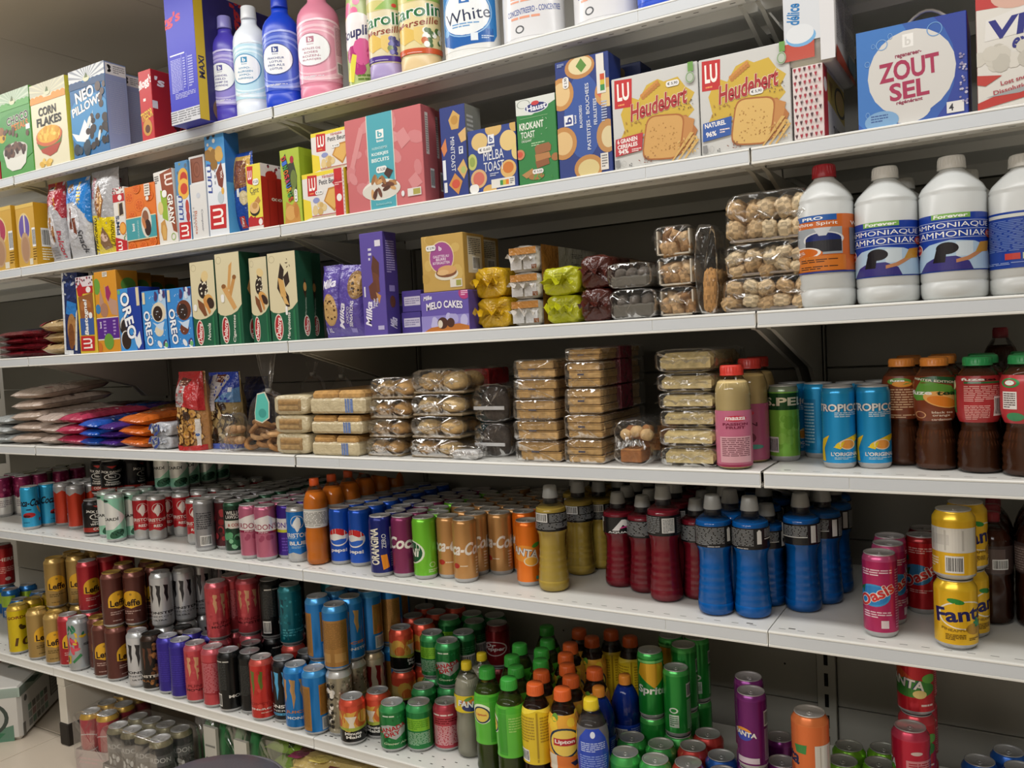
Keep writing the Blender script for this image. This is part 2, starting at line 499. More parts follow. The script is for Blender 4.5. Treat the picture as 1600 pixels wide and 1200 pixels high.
for bay, nm in BAYS.items():
    mb = MB(); x0, x1 = bay*W+.022, (bay+1)*W-.022
    zs = [.02, .36, .76, 1.155, 1.54, 1.9, 2.02]
    for a, b in zip(zs[:-1], zs[1:]): mb.box((x0, YB, a+.001), (x1, YB+.02, b-.001), '#8e8c84', 'steel', .002)
    q = []
    sf = flat((x0, YB-.0002, 0), (1, 0, 0), (0, 0, 1), (0, -1, 0), 1, 1)
    mb.art(sf, [('e', .14+.3*i, .5-.055*(i % 2), .0025, .0025, '#24211e') for i in range(4)], 'paint')
    tag(mb.build('back_panel'), 'grey steel back panel in the %s' % nm, 'panel', 'back panels')

# ------------------------------------------------------------------ light: lamps in the ceiling over the aisles
def lamp(name, x, y, z, sx, sy, w, col=(1, .985, .96), rx=0):
    l = D.lights.new(name, 'AREA'); l.shape = 'RECTANGLE'; l.size = sx; l.size_y = sy; l.energy = w; l.color = col
    o = D.objects.new(name, l); COL.objects.link(o); o.location = (x, y, z); o.rotation_euler = (rx, 0, 0)
    return o
lamp('aisle_lamp', -.3, -.42, ZC-.03, 5.2, .16, 25)
lamp('aisle_lamp', .4, -2.6, ZC-.03, 3.6, .5, 50)
w = D.worlds.new('world'); SC.world = w; w.use_nodes = True
w.node_tree.nodes['Background'].inputs[0].default_value = (1, .95, .88, 1)
w.node_tree.nodes['Background'].inputs[1].default_value = .03
SC.view_settings.view_transform = 'Standard'
SC.view_settings.look = 'None'
SC.view_settings.exposure = .5
SC.view_settings.gamma = 1
SC.cycles.max_bounces = 8
SC.cycles.transparent_max_bounces = 24
SC.cycles.caustics_reflective = False
SC.cycles.caustics_refractive = False
# ------------------------------------------------------------------ cans
KIND = {'sleek': (.0285, .1455), 'slim': (.0265, .134), 'std': (.033, .1155), 'tall': (.033, .168)}
WRAP = (-.55, 1.55)
def band(y0, y1, c): return ('r', WRAP[0], y0, WRAP[1], y1, c)
def claw(cx, cy, w, h, c):                # three ragged scratches
    o = []
    for i, (dx, l) in enumerate(((-.36, .82), (0, 1.), (.36, .78))):
        x = cx+dx*w; q = .115*w
        o.append(('p', [(x-q, cy+h*.5), (x+q, cy+h*.46), (x+q*.7, cy+h*.1), (x+q*.9, cy-h*.1), (x+q*.1, cy+h*.5-h*l), (x-q*.3, cy-h*.05), (x-q*.8, cy+h*.12), (x-q*.5, cy+h*.3)], c))
    return o
def leffe(bg, txt='#2a1712'):
    dome = [(.2, .38)]+[(.5-.3*cos(PI*k/12), .52+.2*sin(PI*k/12)) for k in range(13)]+[(.8, .38), (.62, .36), (.5, .33), (.38, .36)]
    return [('p', dome, '#e8b32c'), ('e', .5, .64, .04, .025, '#a9842c'), ('t', 'Leffe', .5, .46, .5, .15, txt, {'b': .03}), ('l', .25, .2, .75, .29, 2, bg), ('l', .3, .06, .7, .1, 1, bg)]
def wolf(c): return [('p', [(.42, .8), (.52, .9), (.6, .86), (.62, .72), (.55, .6), (.5, .56), (.42, .68), (.36, .72)], c), ('o', .52, .78, .2, .14, .08, c)]
def jag(y, c): return ('p', [(WRAP[0], 0), (WRAP[1], 0), (WRAP[1], y)]+[(1.4-.21*k, y+(.02 if k % 2 else -.03)) for k in range(10)], c)
S_, B_, N_ = {'sh': .22, 'b': .02}, {'b': .05}, {'b': .0}
def cst(s, x, y, w, h, c='#f2ede6'): return ('t', s, x, y, w, h, c, {'sh': .25, 'b': .03})
TXW = '#e9e6e0'
# name: kind, base colour, neck colour, lid colour, print, description
DES = {
'berry': ('sleek', '#dcdad6', '#7d1d4c', '#b9b9ba', [band(.5, 1, '#84204f'), ('s', 26, 4, 0, .5, 1, .9, .07, ['#a63a68', '#6a143e', '#c77a9a']), ('l', .2, .2, .8, .42, 4, '#9a8f98')], 'slim can, plum top half over white'),
'olive': ('sleek', '#93907f', '#8c8a7a', '#b5b4a8', [('l', .2, .3, .8, .8, 9, '#6e6b60')], 'slim grey olive can'),
'bluecola': ('sleek', '#2fa3d3', '#2fa3d3', '#c4c4c4', [cst('Coca-Cola', .42, .66, 1.05, .2, '#0f1a2a'), ('e', .42, .32, .22, .07, '#b5262c'), ('e', .33, .29, .14, .035, '#5a1014'), ('e', .8, .45, .05, .12, '#c8a060', 30), ('e', .42, .47, .1, .02, '#143a58'), ('e', .82, .18, .06, .05, '#8a3a50'), ('l', .2, .1, .6, .14, 1, '#1a5a80')], 'slim sky blue can with dark cursive lettering'),
'orangered': ('sleek', '#c23a20', '#b5b5b6', '#b9b9ba', [('p', [(WRAP[0], 1), (WRAP[1], 1)]+[(1.5-.2*k, .86+(.05 if k % 2 else -.03)) for k in range(11)], '#a7a5a6'), ('b', -.1, .05, .12, .35)], 'plain vermilion slim can with silver top'),
'whiskey': ('std', '#151316', '#1a181b', '#b2b2b3', [('p', [(.35, 1), (.65, 1), (.5, .9)], '#b3342f'), ('t', "JACK DANIEL'S", .5, .82, .72, .11, TXW, {'arc': -.5, 'b': .03}), ('e', .5, .6, .26, .12, TXW), ('e', .5, .6, .23, .1, '#151316'), ('t', 'No.7', .5, .6, .22, .09, TXW), ('t', 'Tennessee', .5, .42, .4, .07, TXW, S_), ('t', 'WHISKEY', .5, .33, .5, .07, TXW, B_), band(.06, .22, '#a8332b'), ('t', 'COLA', .5, .16, .36, .09, '#f0e8e0', B_), ('b', .95, .2, 1.15, .6)], 'short black and red whiskey cola can'),
'mint': ('sleek', '#93cfb4', '#b8c8c0', '#c2c2c2', [('p', [(-.2, .9), (.28, .9), (.85, .52), (.4, .24), (-.2, .2)], '#e9ebe8'), ('t', 'BACARDÍ', .18, .5, .8, .09, '#16201c', {'b': .03}), ('e', .95, .5, .12, .07, '#1c3a2c', 50), ('e', 1.02, .42, .1, .06, '#24513c', -30), ('e', .5, .12, .26, .1, '#2f6048', 20), ('s', 9, 6, .3, .04, .75, .2, .06, ['#173a2a', '#234d38'], .35), ('e', .1, .95, .18, .03, '#2a4438')], 'slim mint green and white can with dark leaves'),
'redwolf': ('slim', '#b5242d', '#bcbcbb', '#c4c4c4', [jag(.2, '#b4b4b2')]+wolf('#efe3df')+[('t', 'ERISTOFF', .47, .47, .7, .085, '#f3ebe6', {'b': .02}), ('l', .15, .38, .85, .41, 1, '#d78a88'), ('t', 'RED', .5, .31, .3, .07, '#f3ebe6', B_), ('l', .9, .3, 1.05, .9, 9, '#d99a98')], 'slim red can with white wolf head'),
'silver': ('sleek', '#8c8b8e', '#a3a3a5', '#c4c4c4', [('l', .25, .42, .75, .82, 8, '#46454a'), ('o', .5, .6, .22, .14, .1, '#5b5a5e'), ('b', .36, .05, .72, .28)], 'slim pewter grey can showing its barcode'),
'darkred': ('sleek', '#4a0f18', '#6a6668', '#b2b2b3', [('s', 22, 9, 0, .05, 1, .8, .1, ['#8a1822', '#2a080e', '#a3323a'])], 'slim dark cherry can'),
'lawson': ('sleek', '#1f3f2e', '#2f5a42', '#c2c2c2', [('r', .05, .7, .85, .92, '#141414'), ('t', 'WILLIAM', .45, .855, .54, .085, TXW), ('t', "LAWSON'S", .45, .765, .58, .085, TXW), ('r', .1, .5, .8, .68, '#dedbd2'), ('t', '& COLA', .45, .58, .45, .07, '#b0403a', B_), ('s', 30, 12, .15, .02, .9, .44, .1, ['#5fa878', '#2b6a46', '#86c49a', '#17402a'])], 'slim forest green can with black band'),
'pinkgin': ('sleek', '#b8647f', '#b25f7b', '#c6c2c4', [('p', [(WRAP[0], .56), (WRAP[1], .56), (WRAP[1], .8), (.8, .8), (.55, .9), (.3, .86), (.1, .8), (WRAP[0], .8)], '#e9e4e4'), ('t', "GORDON'S", .3, .655, 1.1, .12, '#9c2348', {'b': .01}), band(.51, .56, '#8f2147'), ('t', 'PINK', .4, .535, .3, .03, '#e8ccd6'), ('s', 6, 5, .3, .36, .7, .44, .08, ['#a24866'])], 'slim rose pink can with white band'),
'purplegin': ('sleek', '#3a1a86', '#33157e', '#c2c2c6', [band(.56, .8, '#e6e3e6'), ('t', "GORDON'S", .05, .66, 1.1, .12, '#55259a', {'b': .01}), band(.5, .56, '#cdd13c'), ('l', .3, .08, .9, .4, 5, '#6a4ab8')], 'slim deep purple can with white and lime bands'),
'bluewolf': ('sleek', '#1f76c9', '#bcbcbb', '#c8c8c8', [jag(.12, '#c3c6c6')]+wolf('#e9eef2')+[('t', 'ERISTOFF', .5, .5, .76, .09, '#f0f3f5', {'b': .02}), ('l', .15, .42, .85, .45, 1, '#9cc4ea'), ('t', 'BLUE', .5, .33, .52, .08, '#f0f3f5', B_), ('l', .3, .22, .7, .27, 2, '#9cc4ea')], 'slim bright blue can with white wolf head'),
'pepsi': ('sleek', '#1552bd', '#1552bd', '#b9babc', [('e', .35, .5, .33, .185, '#f2f2f2'), ('p', [(.03, .53)]+[(.35-.31*cos(PI*k/10), .525+.16*sin(PI*k/10)) for k in range(1, 10)]+[(.66, .56), (.5, .53), (.3, .58)], '#d32a2e'), ('p', [(.09, .45), (.25, .43), (.45, .465), (.61, .465)]+[(.35+.265*cos(PI*k/10), .45-.105*sin(PI*k/10)) for k in range(1, 10)], '#2f6ad8'), ('t', 'pepsi', .36, .22, .5, .09, '#f0f2f6', B_), ('t', 'pepsi', .95, .4, .3, .14, '#dfe6f4', {'rot': 90, 'b': .03})], 'slim royal blue can with red, white and blue emblem'),
'orangina': ('sleek', '#16226f', '#16226f', '#c0c0c2', [('t', 'ORANGINA', .28, .52, .72, .26, '#f2efe2', {'rot': 90, 'b': .06, 'out': '#101748'}), ('p', [(.45, .35), (.62, .36), (.68, .1), (.5, .06)], '#f0952a'), ('t', 'ZERO', .55, .62, .28, .12, '#d8dce8', {'rot': 90}), ('b', .74, .45, .98, .88), ('l', .74, .1, .98, .4, 7, '#8f98c8')], 'slim navy can with tall white sideways lettering'),
'cherry': ('sleek', '#7f2b58', '#7f2b58', '#c2bec0', [cst('Coca', .5, .6, .9, .24), ('l', -.05, .1, .08, .45, 6, '#c48aa6')], 'slim plum coloured can with white cursive lettering'),
'limewine': ('sleek', '#72c230', '#72c230', '#c2c4c0', [('e', .12, .44, .4, .22, '#e4efd8'), ('e', .1, .44, .36, .2, '#145a34'), ('t', 'VINI', .05, .44, .6, .16, '#f0f4ea', {'b': .04, 'sh': .15}), ('o', .72, .2, .09, .05, .2, '#cfe8b0'), ('l', .6, .05, .95, .12, 2, '#cfe8b0')], 'slim lime green can with dark green oval'),
'caramel': ('sleek', '#bf8d54', '#bf8d54', '#c2bdb4', [cst('Coca-Cola', .42, .56, 1.35, .24), ('e', .24, .24, .1, .05, '#b8342a'), ('l', .36, .22, .7, .26, 1, '#ead8bd'), ('l', .8, .06, .92, .4, 6, '#ead8bd')], 'slim caramel brown can with white cursive lettering'),
'caramelback': ('sleek', '#bf8d54', '#bf8d54', '#c2bdb4', [('r', .42, .04, .8, .46, '#d9d9d6'), ('l', .46, .08, .76, .42, 6, '#6a655e'), ('l', .4, .55, .9, .9, 9, '#8a6236')], 'slim caramel brown can turned to its white sticker'),
'fantacan': ('sleek', '#f07c1c', '#ee7418', '#c2bdb6', [('e', .4, .52, .36, .15, '#f7a23e'), ('t', 'FANTA', .38, .55, .82, .14, '#f4f2ee', {'b': .05, 'out': '#1d2f6e', 'rot': -10}), ('e', .6, .38, .2, .09, '#f5b648'), ('o', .6, .38, .2, .09, .18, '#f2e3c0'), ('e', .74, .67, .12, .04, '#58a63c', 20), ('r', .7, .04, 1, .1, '#5fae92')], 'slim bright orange can with white lettering'),
'limepink': ('sleek', '#7fba45', '#8a9a80', '#b9b9b4', [band(.72, .98, '#1e4c24'), ('t', 'S.PEL', .45, .85, 1., .13, '#e8dfc0', {'b': .03}), ('e', .98, .84, .1, .06, '#d23a5a'), ('s', 20, 5, .3, .05, 1, .6, .1, ['#8cc452', '#74ae3c']), ('b', -.02, .06, .3, .3)], 'slim pale green can with dark green band'),
'tropico': ('sleek', '#1f96d2', '#2a9ad2', '#c4c4c4', [('t', 'TROPICO', .5, .8, .98, .11, '#f4f4f2', {'b': .05, 'out': '#2a4a6a'}), ('l', .42, .66, .95, .74, 3, '#cfe6f4'), ('p', [(.05, .02), (.2, .02), (.16, .2), (.3, .4), (.12, .34), (.04, .2)], '#f2d030'), ('e', .7, .32, .3, .05, '#f2cf2e', 20), ('e', .66, .27, .17, .075, '#f3a24a'), ('o', .66, .27, .17, .075, .16, '#f7e6c8'), ('p', [(.38, .23), (.6, .32), (.52, .2)], '#f2d636'), ('t', "L'ORIGINAL", .64, .13, .62, .055, '#f4f4f2', B_), ('l', .4, .05, .9, .09, 2, '#bfe0f2')], 'slim blue juice can with citrus slices'),
'tropicoback': ('sleek', '#1f96d2', '#2a9ad2', '#c4c4c4', [('r', .05, .05, .4, .85, '#1b7fb6'), ('l', .08, .1, .36, .8, 14, '#a9d4ec'), ('t', 'RECYCLE ME', .6, .5, .6, .1, '#cfe6f4', {'rot': 90}), ('e', .95, .2, .16, .14, '#f3a24a')], 'slim blue juice can turned to its small print'),
'oasis': ('sleek', '#b3285f', '#c04f7e', '#c6c2c4', [('e', .36, .52, .33, .16, '#3f9ad6'), ('e', .36, .52, .29, .135, '#2f86cc'), ('p', [(.02, .6), (.2, .66), (.16, .54)], '#2c6e3a'), ('t', 'Oasis', .4, .53, .78, .17, '#d23a3a', {'rot': 28, 'b': .06, 'out': '#f6efe8', 'ow': .07}), ('l', .12, .8, .72, .9, 3, '#edc9d8'), ('l', .15, .2, .7, .3, 3, '#edc9d8'), ('r', .5, .06, .64, .17, '#e8d8de'), ('l', .8, .05, .95, .9, 22, '#d58aac')], 'slim raspberry coloured fruit drink can'),
'oasisred': ('sleek', '#b51b22', '#8f1a1e', '#b5b1b2', [('e', .36, .52, .33, .16, '#3a7fb0'), ('p', [(.0, .56), (.24, .62), (.16, .46)], '#1f5a3a'), ('t', 'Oasis', .4, .5, .8, .17, '#c8322e', {'rot': 28, 'b': .06, 'out': '#f0e4de', 'ow': .07}), ('l', .2, .84, .8, .94, 3, '#e2a8a4'), ('r', .02, .72, .2, .8, '#4a6a4a'), ('l', .2, .24, .7, .3, 2, '#e2a8a4')], 'slim scarlet fruit drink can'),
'pine': ('std', '#e6b71f', '#e8bd2a', '#b9b6ae', [('e', .5, .56, .42, .27, '#f4eede'), ('e', .5, .56, .385, .25, '#e6b71f'), ('e', .36, .82, .13, .05, '#2f8a35', -10), ('t', 'Fanta', .46, .58, .86, .28, '#1d1c5c', {'rot': 6, 'b': .09}), ('e', .66, .3, .16, .11, '#b0852a'), ('s', 7, 4, .68, .36, .84, .46, .07, ['#2c8a5a', '#3fa06a'], .4), ('t', 'PINEAPPLE', .34, .3, .4, .05, '#8a6a1a', {'arc': -.6}), ('l', .2, .08, .5, .2, 4, '#6a4e12'), ('r', .84, .08, .93, .19, '#e6e2d8'), ('l', .55, .08, .75, .14, 2, '#6a4e12')], 'golden yellow can with leaf and dark lettering'),
'pineback': ('std', '#e2b322', '#e8bd2a', '#b9b6ae', [('r', -.02, .42, .88, .88, '#dedcd6'), ('l', .04, .46, .82, .85, 1, '#cfcdc8'), ('r', .1, .46, .14, .84, '#c2c0ba'), ('r', .34, .46, .37, .84, '#c2c0ba'), ('r', .6, .46, .63, .84, '#c2c0ba'), ('b', .35, .04, .62, .36), ('l', .05, .12, .24, .32, 4, '#f0e6c8')], 'short golden yellow soda can with white sticker'),
'redjug': ('tall', '#a81c20', '#7a1416', '#a8a6a4', [('t', 'CHERRY', .6, .7, .9, .1, '#e8d4cc'), ('l', .1, .3, .9, .5, 4, '#d89a94'), ('e', .6, .15, .1, .05, '#dcc8c0')], 'large red can'),
'bluelime': ('std', '#1c64ac', '#2a74b4', '#b4b6b8', [('r', -.1, .45, .62, .95, '#9fc03a'), ('b', .2, .05, .6, .3), ('l', .75, .1, .98, .9, 12, '#0f3a6a')], 'blue and lime energy drink can'),
'greycap': ('std', '#7d7f9a', '#8a8aa0', '#b6b6b8', [], 'grey lilac can'),
'strongale': ('tall', '#d9c018', '#c9a640', '#b39a4e', [('t', 'GORDON', .55, .82, .85, .07, '#7a2a1c', {'arc': .3, 'b': .03}), ('e', .62, .58, .1, .05, '#4a3a14'), ('e', .56, .62, .06, .05, '#4a3a14'), ('t', '10', .62, .24, .5, .2, '#5a3a1c', {'sh': .2, 'b': .02}), ('r', -.1, .05, .06, .9, '#8a2a20')], 'tall yellow beer can'),
'blondale': ('tall', '#a98b50', '#c2a260', '#bd9a4c', leffe('#6f5a2e'), 'tall gold beer can with yellow arched label'),
'redale': ('tall', '#ad2430', '#c0464e', '#b4b0b0', leffe('#d8a0a0'), 'tall red beer can with yellow arched label'),
'brownale': ('tall', '#5c3029', '#7a4a40', '#bd9a4c', leffe('#b89a92'), 'tall brown beer can with yellow arched label'),
'tropicsilver': ('tall', '#a8adb0', '#b4b8ba', '#b4b4b4', [('s', 7, 8, .1, .75, .6, .95, .1, ['#2f7a58', '#4a9a70'], .4), ('s', 9, 3, .0, .4, .4, .65, .14, ['#c8324a', '#e0596a'], .4), ('s', 6, 5, .35, .5, .7, .8, .08, ['#e6c23a'], .5), ('p', [(.0, .08), (.2, .12), (.22, .3), (.02, .28)], '#d8b42c'), ('e', .1, .2, .04, .07, '#20241c'), ('p', [(.25, .16), (.5, .34), (.55, .28), (.3, .12)], '#3f8a55'), ('l', .6, .5, .95, .56, 2, '#2a2c30')], 'tall silver can with tropical flowers'),
'monwhite': ('tall', '#c9cbcf', '#bfc2c4', '#a8a8aa', claw(.45, .62, .62, .5, '#2b2a2e')+[('t', 'MONSTER', .45, .26, .95, .055, '#26262a', B_), ('t', 'ENERGY', .45, .18, .8, .035, '#6a6c72'), ('t', 'ULTRA', .45, .1, .4, .03, '#2a2c30', B_), ('l', .85, .3, 1., .9, 16, '#8a8d92')], 'tall white energy drink can with black claw mark'),
'monmule': ('tall', '#17110e', '#3a2a22', '#2a2826', claw(.25, .62, .5, .5, '#5a3626')+[('s', 60, 21, .45, .05, 1., .95, .05, ['#8a5830', '#5e3a20', '#a8703c']), ('t', 'MONSTER', .25, .26, .95, .055, '#d8d2c8', B_), ('t', 'MULE', .3, .16, .4, .04, '#a8703c')], 'tall black and copper energy drink can'),
'violet': ('tall', '#2f2090', '#4038a0', '#b4b4bc', [('l', .15, .2, .8, .85, 14, '#3c2ca6'), ('r', .85, .05, .95, .9, '#5a3ab4'), ('s', 14, 3, .7, .05, 1, .9, .05, ['#7a5ad0', '#c9c2e8'])], 'tall violet blue energy drink can'),
'pinkpunch': ('tall', '#c2474f', '#c9606a', '#b0a6a6', claw(.45, .64, .6, .5, '#d6a078')+[('t', 'PUNCH', .5, .29, .7, .06, '#8a2a30', B_), ('t', 'MONSTER', .5, .21, .8, .05, '#5a1a20', B_), ('s', 30, 5, 0, .05, 1, .95, .05, ['#cc545c', '#b63e46'])], 'tall coral pink energy drink can'),
'pinkback': ('tall', '#c2474f', '#c9606a', '#b0a6a6', [('r', .1, .2, .9, .86, '#a8323c'), ('l', .14, .24, .86, .84, 20, '#d0808a'), ('b', -.1, .03, .1, .3)], 'tall coral pink can turned to its small print'),
'monblack': ('tall', '#111213', '#1c1d1e', '#a0a0a2', [('l', .04, .35, .4, .92, 18, '#3d4142'), ('b', .0, .05, .24, .3), ('t', 'MONSTER', .9, .25, .9, .06, '#e6e6e2', {'b': .05}), ('p', [(.95, .9), (1.0, .9), (.98, .5)], '#58b030'), ('l', .1, .92, .9, .97, 1, '#bcbcb8')], 'tall black energy drink can'),
'mongreen': ('tall', '#101112', '#1c1d1e', '#a0a0a2', [('l', .04, .3, .5, .9, 22, '#3a3e3e'), ('p', [(.66, .92), (.78, .9), (.7, .6)], '#4fae2c'), ('p', [(.82, .9), (.92, .9), (.84, .5)], '#4fae2c'), ('b', .72, .04, 1., .3)], 'tall black energy drink can with a green streak'),
'monred': ('tall', '#c8342c', '#cf5a50', '#b4aeac', claw(.2, .66, .62, .5, '#6a7a30')+[('t', 'MONSTER', .4, .27, .95, .055, '#a6251f', B_), ('t', 'ENERGY', .45, .17, .7, .035, '#f2e2dc', B_), ('l', .4, .08, .9, .12, 1, '#e8b0a0'), ('s', 16, 3, .2, .1, 1, .9, .06, ['#d24a40', '#be2e27'])], 'tall tomato red energy drink can'),
'monblue': ('tall', '#0f1013', '#222428', '#a8a8aa', claw(.28, .64, .62, .55, '#58aee0')+[('t', 'MONSTER', .35, .25, 1.05, .065, '#eceae6', {'b': .05}), ('t', 'ENERGY', .4, .17, .75, .035, '#cfd6da'), ('r', -.1, .08, .8, .125, '#58aee0'), ('t', 'ZERO SUGAR', .4, .1, .6, .025, '#0f1a24')], 'tall black energy drink can with light blue claw mark'),
'juiced': ('tall', '#1b78c4', '#3a92d6', '#b4b6ba', claw(.4, .62, .7, .56, '#c59a62')+[('t', 'JUICED', .55, .28, .8, .065, '#c07a48', {'b': .06}), ('t', 'MONSTER', .6, .17, .8, .05, '#d6dfe8', B_)], 'tall blue can with tan claw mark'),
'juicedback': ('tall', '#1e7cc8', '#4a9ede', '#b4b6ba', [('r', -.1, .02, .34, .84, '#a8793a'), ('r', .56, .3, .98, .86, '#a8793a'), ('p', [(.56, .3), (.98, .3), (.98, .38)], '#a8793a'), ('l', .6, .34, .95, .82, 22, '#8a5e28'), ('l', -.05, .06, .3, .8, 28, '#8f632c'), ('r', .6, .02, .98, .26, '#c8cccf'), ('l', .64, .05, .94, .23, 9, '#5a5e62')], 'tall blue can showing its tan text panel'),
'tanpanel': ('tall', '#1e7cc8', '#4a9ede', '#b0b2b6', [('r', .02, .02, .82, .86, '#a5783c'), ('l', .06, .34, .78, .82, 26, '#85602c'), ('r', .08, .1, .34, .26, '#b58c50'), ('r', .44, .1, .74, .26, '#b58c50')], 'tall blue can, tan panel facing out'),
'teal': ('tall', '#116a78', '#2a7f8a', '#9aa0a2', claw(.08, .66, .4, .42, '#0c4250')+[('l', .2, .12, .9, .28, 3, '#4aa8b4'), ('s', 40, 4, .1, .05, 1, .9, .035, ['#1f8090', '#0d5664', '#2e98a8'])], 'tall teal energy drink can'),
'goldgrey': ('tall', '#9a917a', '#c2c2c0', '#b6b6b4', [('s', 120, 8, -.1, .05, 1.1, .95, .03, ['#7a7260', '#b8b09a', '#6a6250', '#d8d2c0']), ('s', 22, 2, -.02, .1, .22, .9, .06, ['#1f1c18', '#f0ece4']), ('r', .45, .3, .8, .36, '#c8b878'), ('r', .45, .5, .85, .54, '#c8b878')], 'tall speckled grey and gold can'),
'cream': ('tall', '#cfc2a8', '#bba98c', '#a6a29a', claw(.5, .6, .7, .6, '#8a1f22'), 'tall cream can with dark red claw mark'),
'peach': ('std', '#131313', '#d6543c', '#b4b4b4', [band(.78, 1, '#d8523a'), band(.36, .78, '#c8b06a'), ('s', 10, 3, .0, .5, 1, .72, .17, ['#dd9a3c', '#c96a30', '#e0b04e']), ('p', [(.3, .72), (.6, .72), (.52, .52), (.55, .4), (.4, .4), (.42, .52)], '#e8e0d0'), ('p', [(WRAP[0], .36), (.1, .36), (.5, .3), (.9, .36), (WRAP[1], .36), (WRAP[1], .44), (.5, .4), (WRAP[0], .44)], '#a8b84a'), ('t', 'Minute', .5, .24, .42, .085, '#ecebe6', B_), ('t', 'Maid', .5, .14, .36, .085, '#ecebe6', B_), ('l', .86, .08, 1.02, .36, 5, '#a8a8a4')], 'short juice can, red top over fruit and black base'),
'ginger': ('std', '#1f7a3c', '#3fa05c', '#b9bab8', [('s', 30, 3, .05, .05, 1, .95, .03, ['#2f9450', '#186a32']), ('p', [(.12, .62), (.34, .68), (.5, .64), (.66, .68), (.78, .6), (.74, .42), (.5, .26), (.2, .4)], '#b4b9b8'), ('t', 'CANADA', .4, .56, .74, .13, '#b3222e', {'rot': 12, 'b': .06}), ('t', 'DRY', .42, .42, .4, .12, '#b3222e', {'rot': 12, 'b': .06}), ('t', 'Ginger Ale', .5, .14, .6, .08, '#cfe6c0', S_), ('l', .2, .88, .8, .95, 1, '#d8ecd8')], 'short green ginger ale can with grey shield'),
'gingerback': ('std', '#1f7a3c', '#3fa05c', '#b9bab8', [('r', .12, .5, .72, .84, '#7fc02e'), ('l', .16, .54, .68, .8, 5, '#5a9a20'), ('l', .12, .1, .72, .46, 12, '#a8d0b0'), ('b', 1.0, .3, 1.2, .8)], 'short green ginger ale can turned to its lime panel'),
'gingerbar': ('std', '#175a2e', '#2a7a44', '#a6a8a6', [('b', .42, .12, .85, .6), ('l', .1, .6, .9, .85, 4, '#3f8a55')], 'short dark green can showing a barcode'),
'pinkfine': ('std', '#b8404f', '#b8404f', '#b9b5b5', [('l', .1, .08, .95, .62, 18, '#e8bfc4'), ('l', .15, .66, .8, .84, 3, '#7a1522'), ('l', .1, .88, .9, .96, 1, '#f0dada')], 'short pink can covered in small print'),
'redtop': ('std', '#b8322c', '#c8433a', '#a8a8a6', [('l', .2, .4, .8, .6, 2, '#e8c0b8')], 'short red can'),
'pepper': ('std', '#7d1720', '#6a121a', '#a6a2a2', [('o', .4, .5, .36, .22, .12, '#d8c2c2'), ('t', 'Dr', .3, .6, .3, .12, '#e6d8d6', {'sh': .2, 'b': .04}), ('t', 'Pepper', .4, .48, .6, .14, '#e6d8d6', {'sh': .2, 'b': .04})], 'short maroon can with white oval ring'),
'sprite': ('sleek', '#1e8a34', '#3fa84e', '#b0b4ae', [('p', [(.2, .92), (.8, .92), (.92, .7), (.55, .48), (.12, .72)], '#d8a828'), ('t', 'Sprite', .5, .42, .78, .18, '#e9f0ea', {'rot': -4, 'b': .06}), ('r', .1, .93, .9, .97, '#7fd07a')], 'slim green lemonade can with yellow diamond'),
'spriteback': ('sleek', '#239038', '#49b055', '#b6bab4', [('b', .72, .62, .95, .86), ('l', .72, .06, .98, .58, 18, '#a6d4ac'), ('o', .38, .4, .11, .05, .35, '#dfeee0'), ('r', .26, .1, .5, .32, '#d4e6d6'), ('l', .28, .12, .48, .3, 5, '#3a7a48')], 'slim green lemonade can with white recycling sign'),
'mango': ('std', '#2f9a44', '#4ab058', '#b9bcb6', [('p', [(-.2, .0), (1.2, 0), (1.2, .5), (.9, .62), (.55, .86), (.1, .8), (-.2, .7)], '#d8a828'), ('p', [(.75, .6), (1.2, .3), (1.2, .8), (.9, .86)], '#2f9a44')], 'short green and yellow soda can'),
'redcola': ('std', '#c0302c', '#c8443e', '#b9b5b3', [('t', 'MIXER', .9, .5, .5, .2, '#e8b8b0', {'rot': 90})], 'short bright red soda can'),
'bluecan': ('std', '#1d57b4', '#2a66c0', '#b9bbbe', [], 'short blue soda can'),
'greycan': ('std', '#4a4448', '#5a5458', '#b4b2b4', [], 'short dark grey soda can'),
'grape': ('sleek', '#6a1866', '#7a2a78', '#b6b2b6', [('e', .25, .5, .2, .085, '#e89a3a'), ('e', .28, .46, .19, .08, '#3a4ab0'), ('t', 'FANTA', .3, .49, .52, .075, '#f2f0ee', {'b': .05, 'rot': -6, 'out': '#24306e'}), ('b', .74, .6, 1., .84), ('l', .74, .06, 1., .56, 20, '#c8a6c8'), ('r', .1, .03, .6, .12, '#cfc2d2')], 'slim purple grape soda can'),
'peachfanta': ('tall', '#d9713a', '#dc7a44', '#b4b0ac', [('t', 'Fanta', -.06, .6, .7, .18, '#1c2450', {'b': .07, 'rot': -8}), ('p', [(.18, .74), (.42, .76), (.4, .64), (.22, .64)], '#3f8a48'), ('r', .55, .4, 1.05, .76, '#dcdad4'), ('r', .64, .42, .66, .74, '#bdbbb5'), ('r', .8, .42, .82, .74, '#bdbbb5'), ('e', .08, .36, .1, .1, '#b85828'), ('l', .6, .1, .85, .3, 4, '#f0c8a8')], 'tall peach orange can with white sticker'),
'limecan': ('std', '#7fc62c', '#86c63a', '#b9bcb4', [], 'short lime green soda can'),
'straw': ('std', '#c0202c', '#c8404a', '#b9b3b2', [('p', [(.0, .9), (.2, .95), (.62, .6), (.5, .5), (.0, .56)], '#c8502c'), ('e', .4, .5, .5, .2, '#3f8a38'), ('t', 'FANTA', .3, .62, .78, .2, '#f0eeec', {'b': .05, 'out': '#2a3470', 'rot': -8}), ('e', .78, .72, .14, .1, '#6ab04a'), ('e', .6, .38, .12, .09, '#e8d48a'), ('l', .62, .1, .98, .18, 1, '#f0d8d4')], 'short strawberry red soda can with white lettering'),
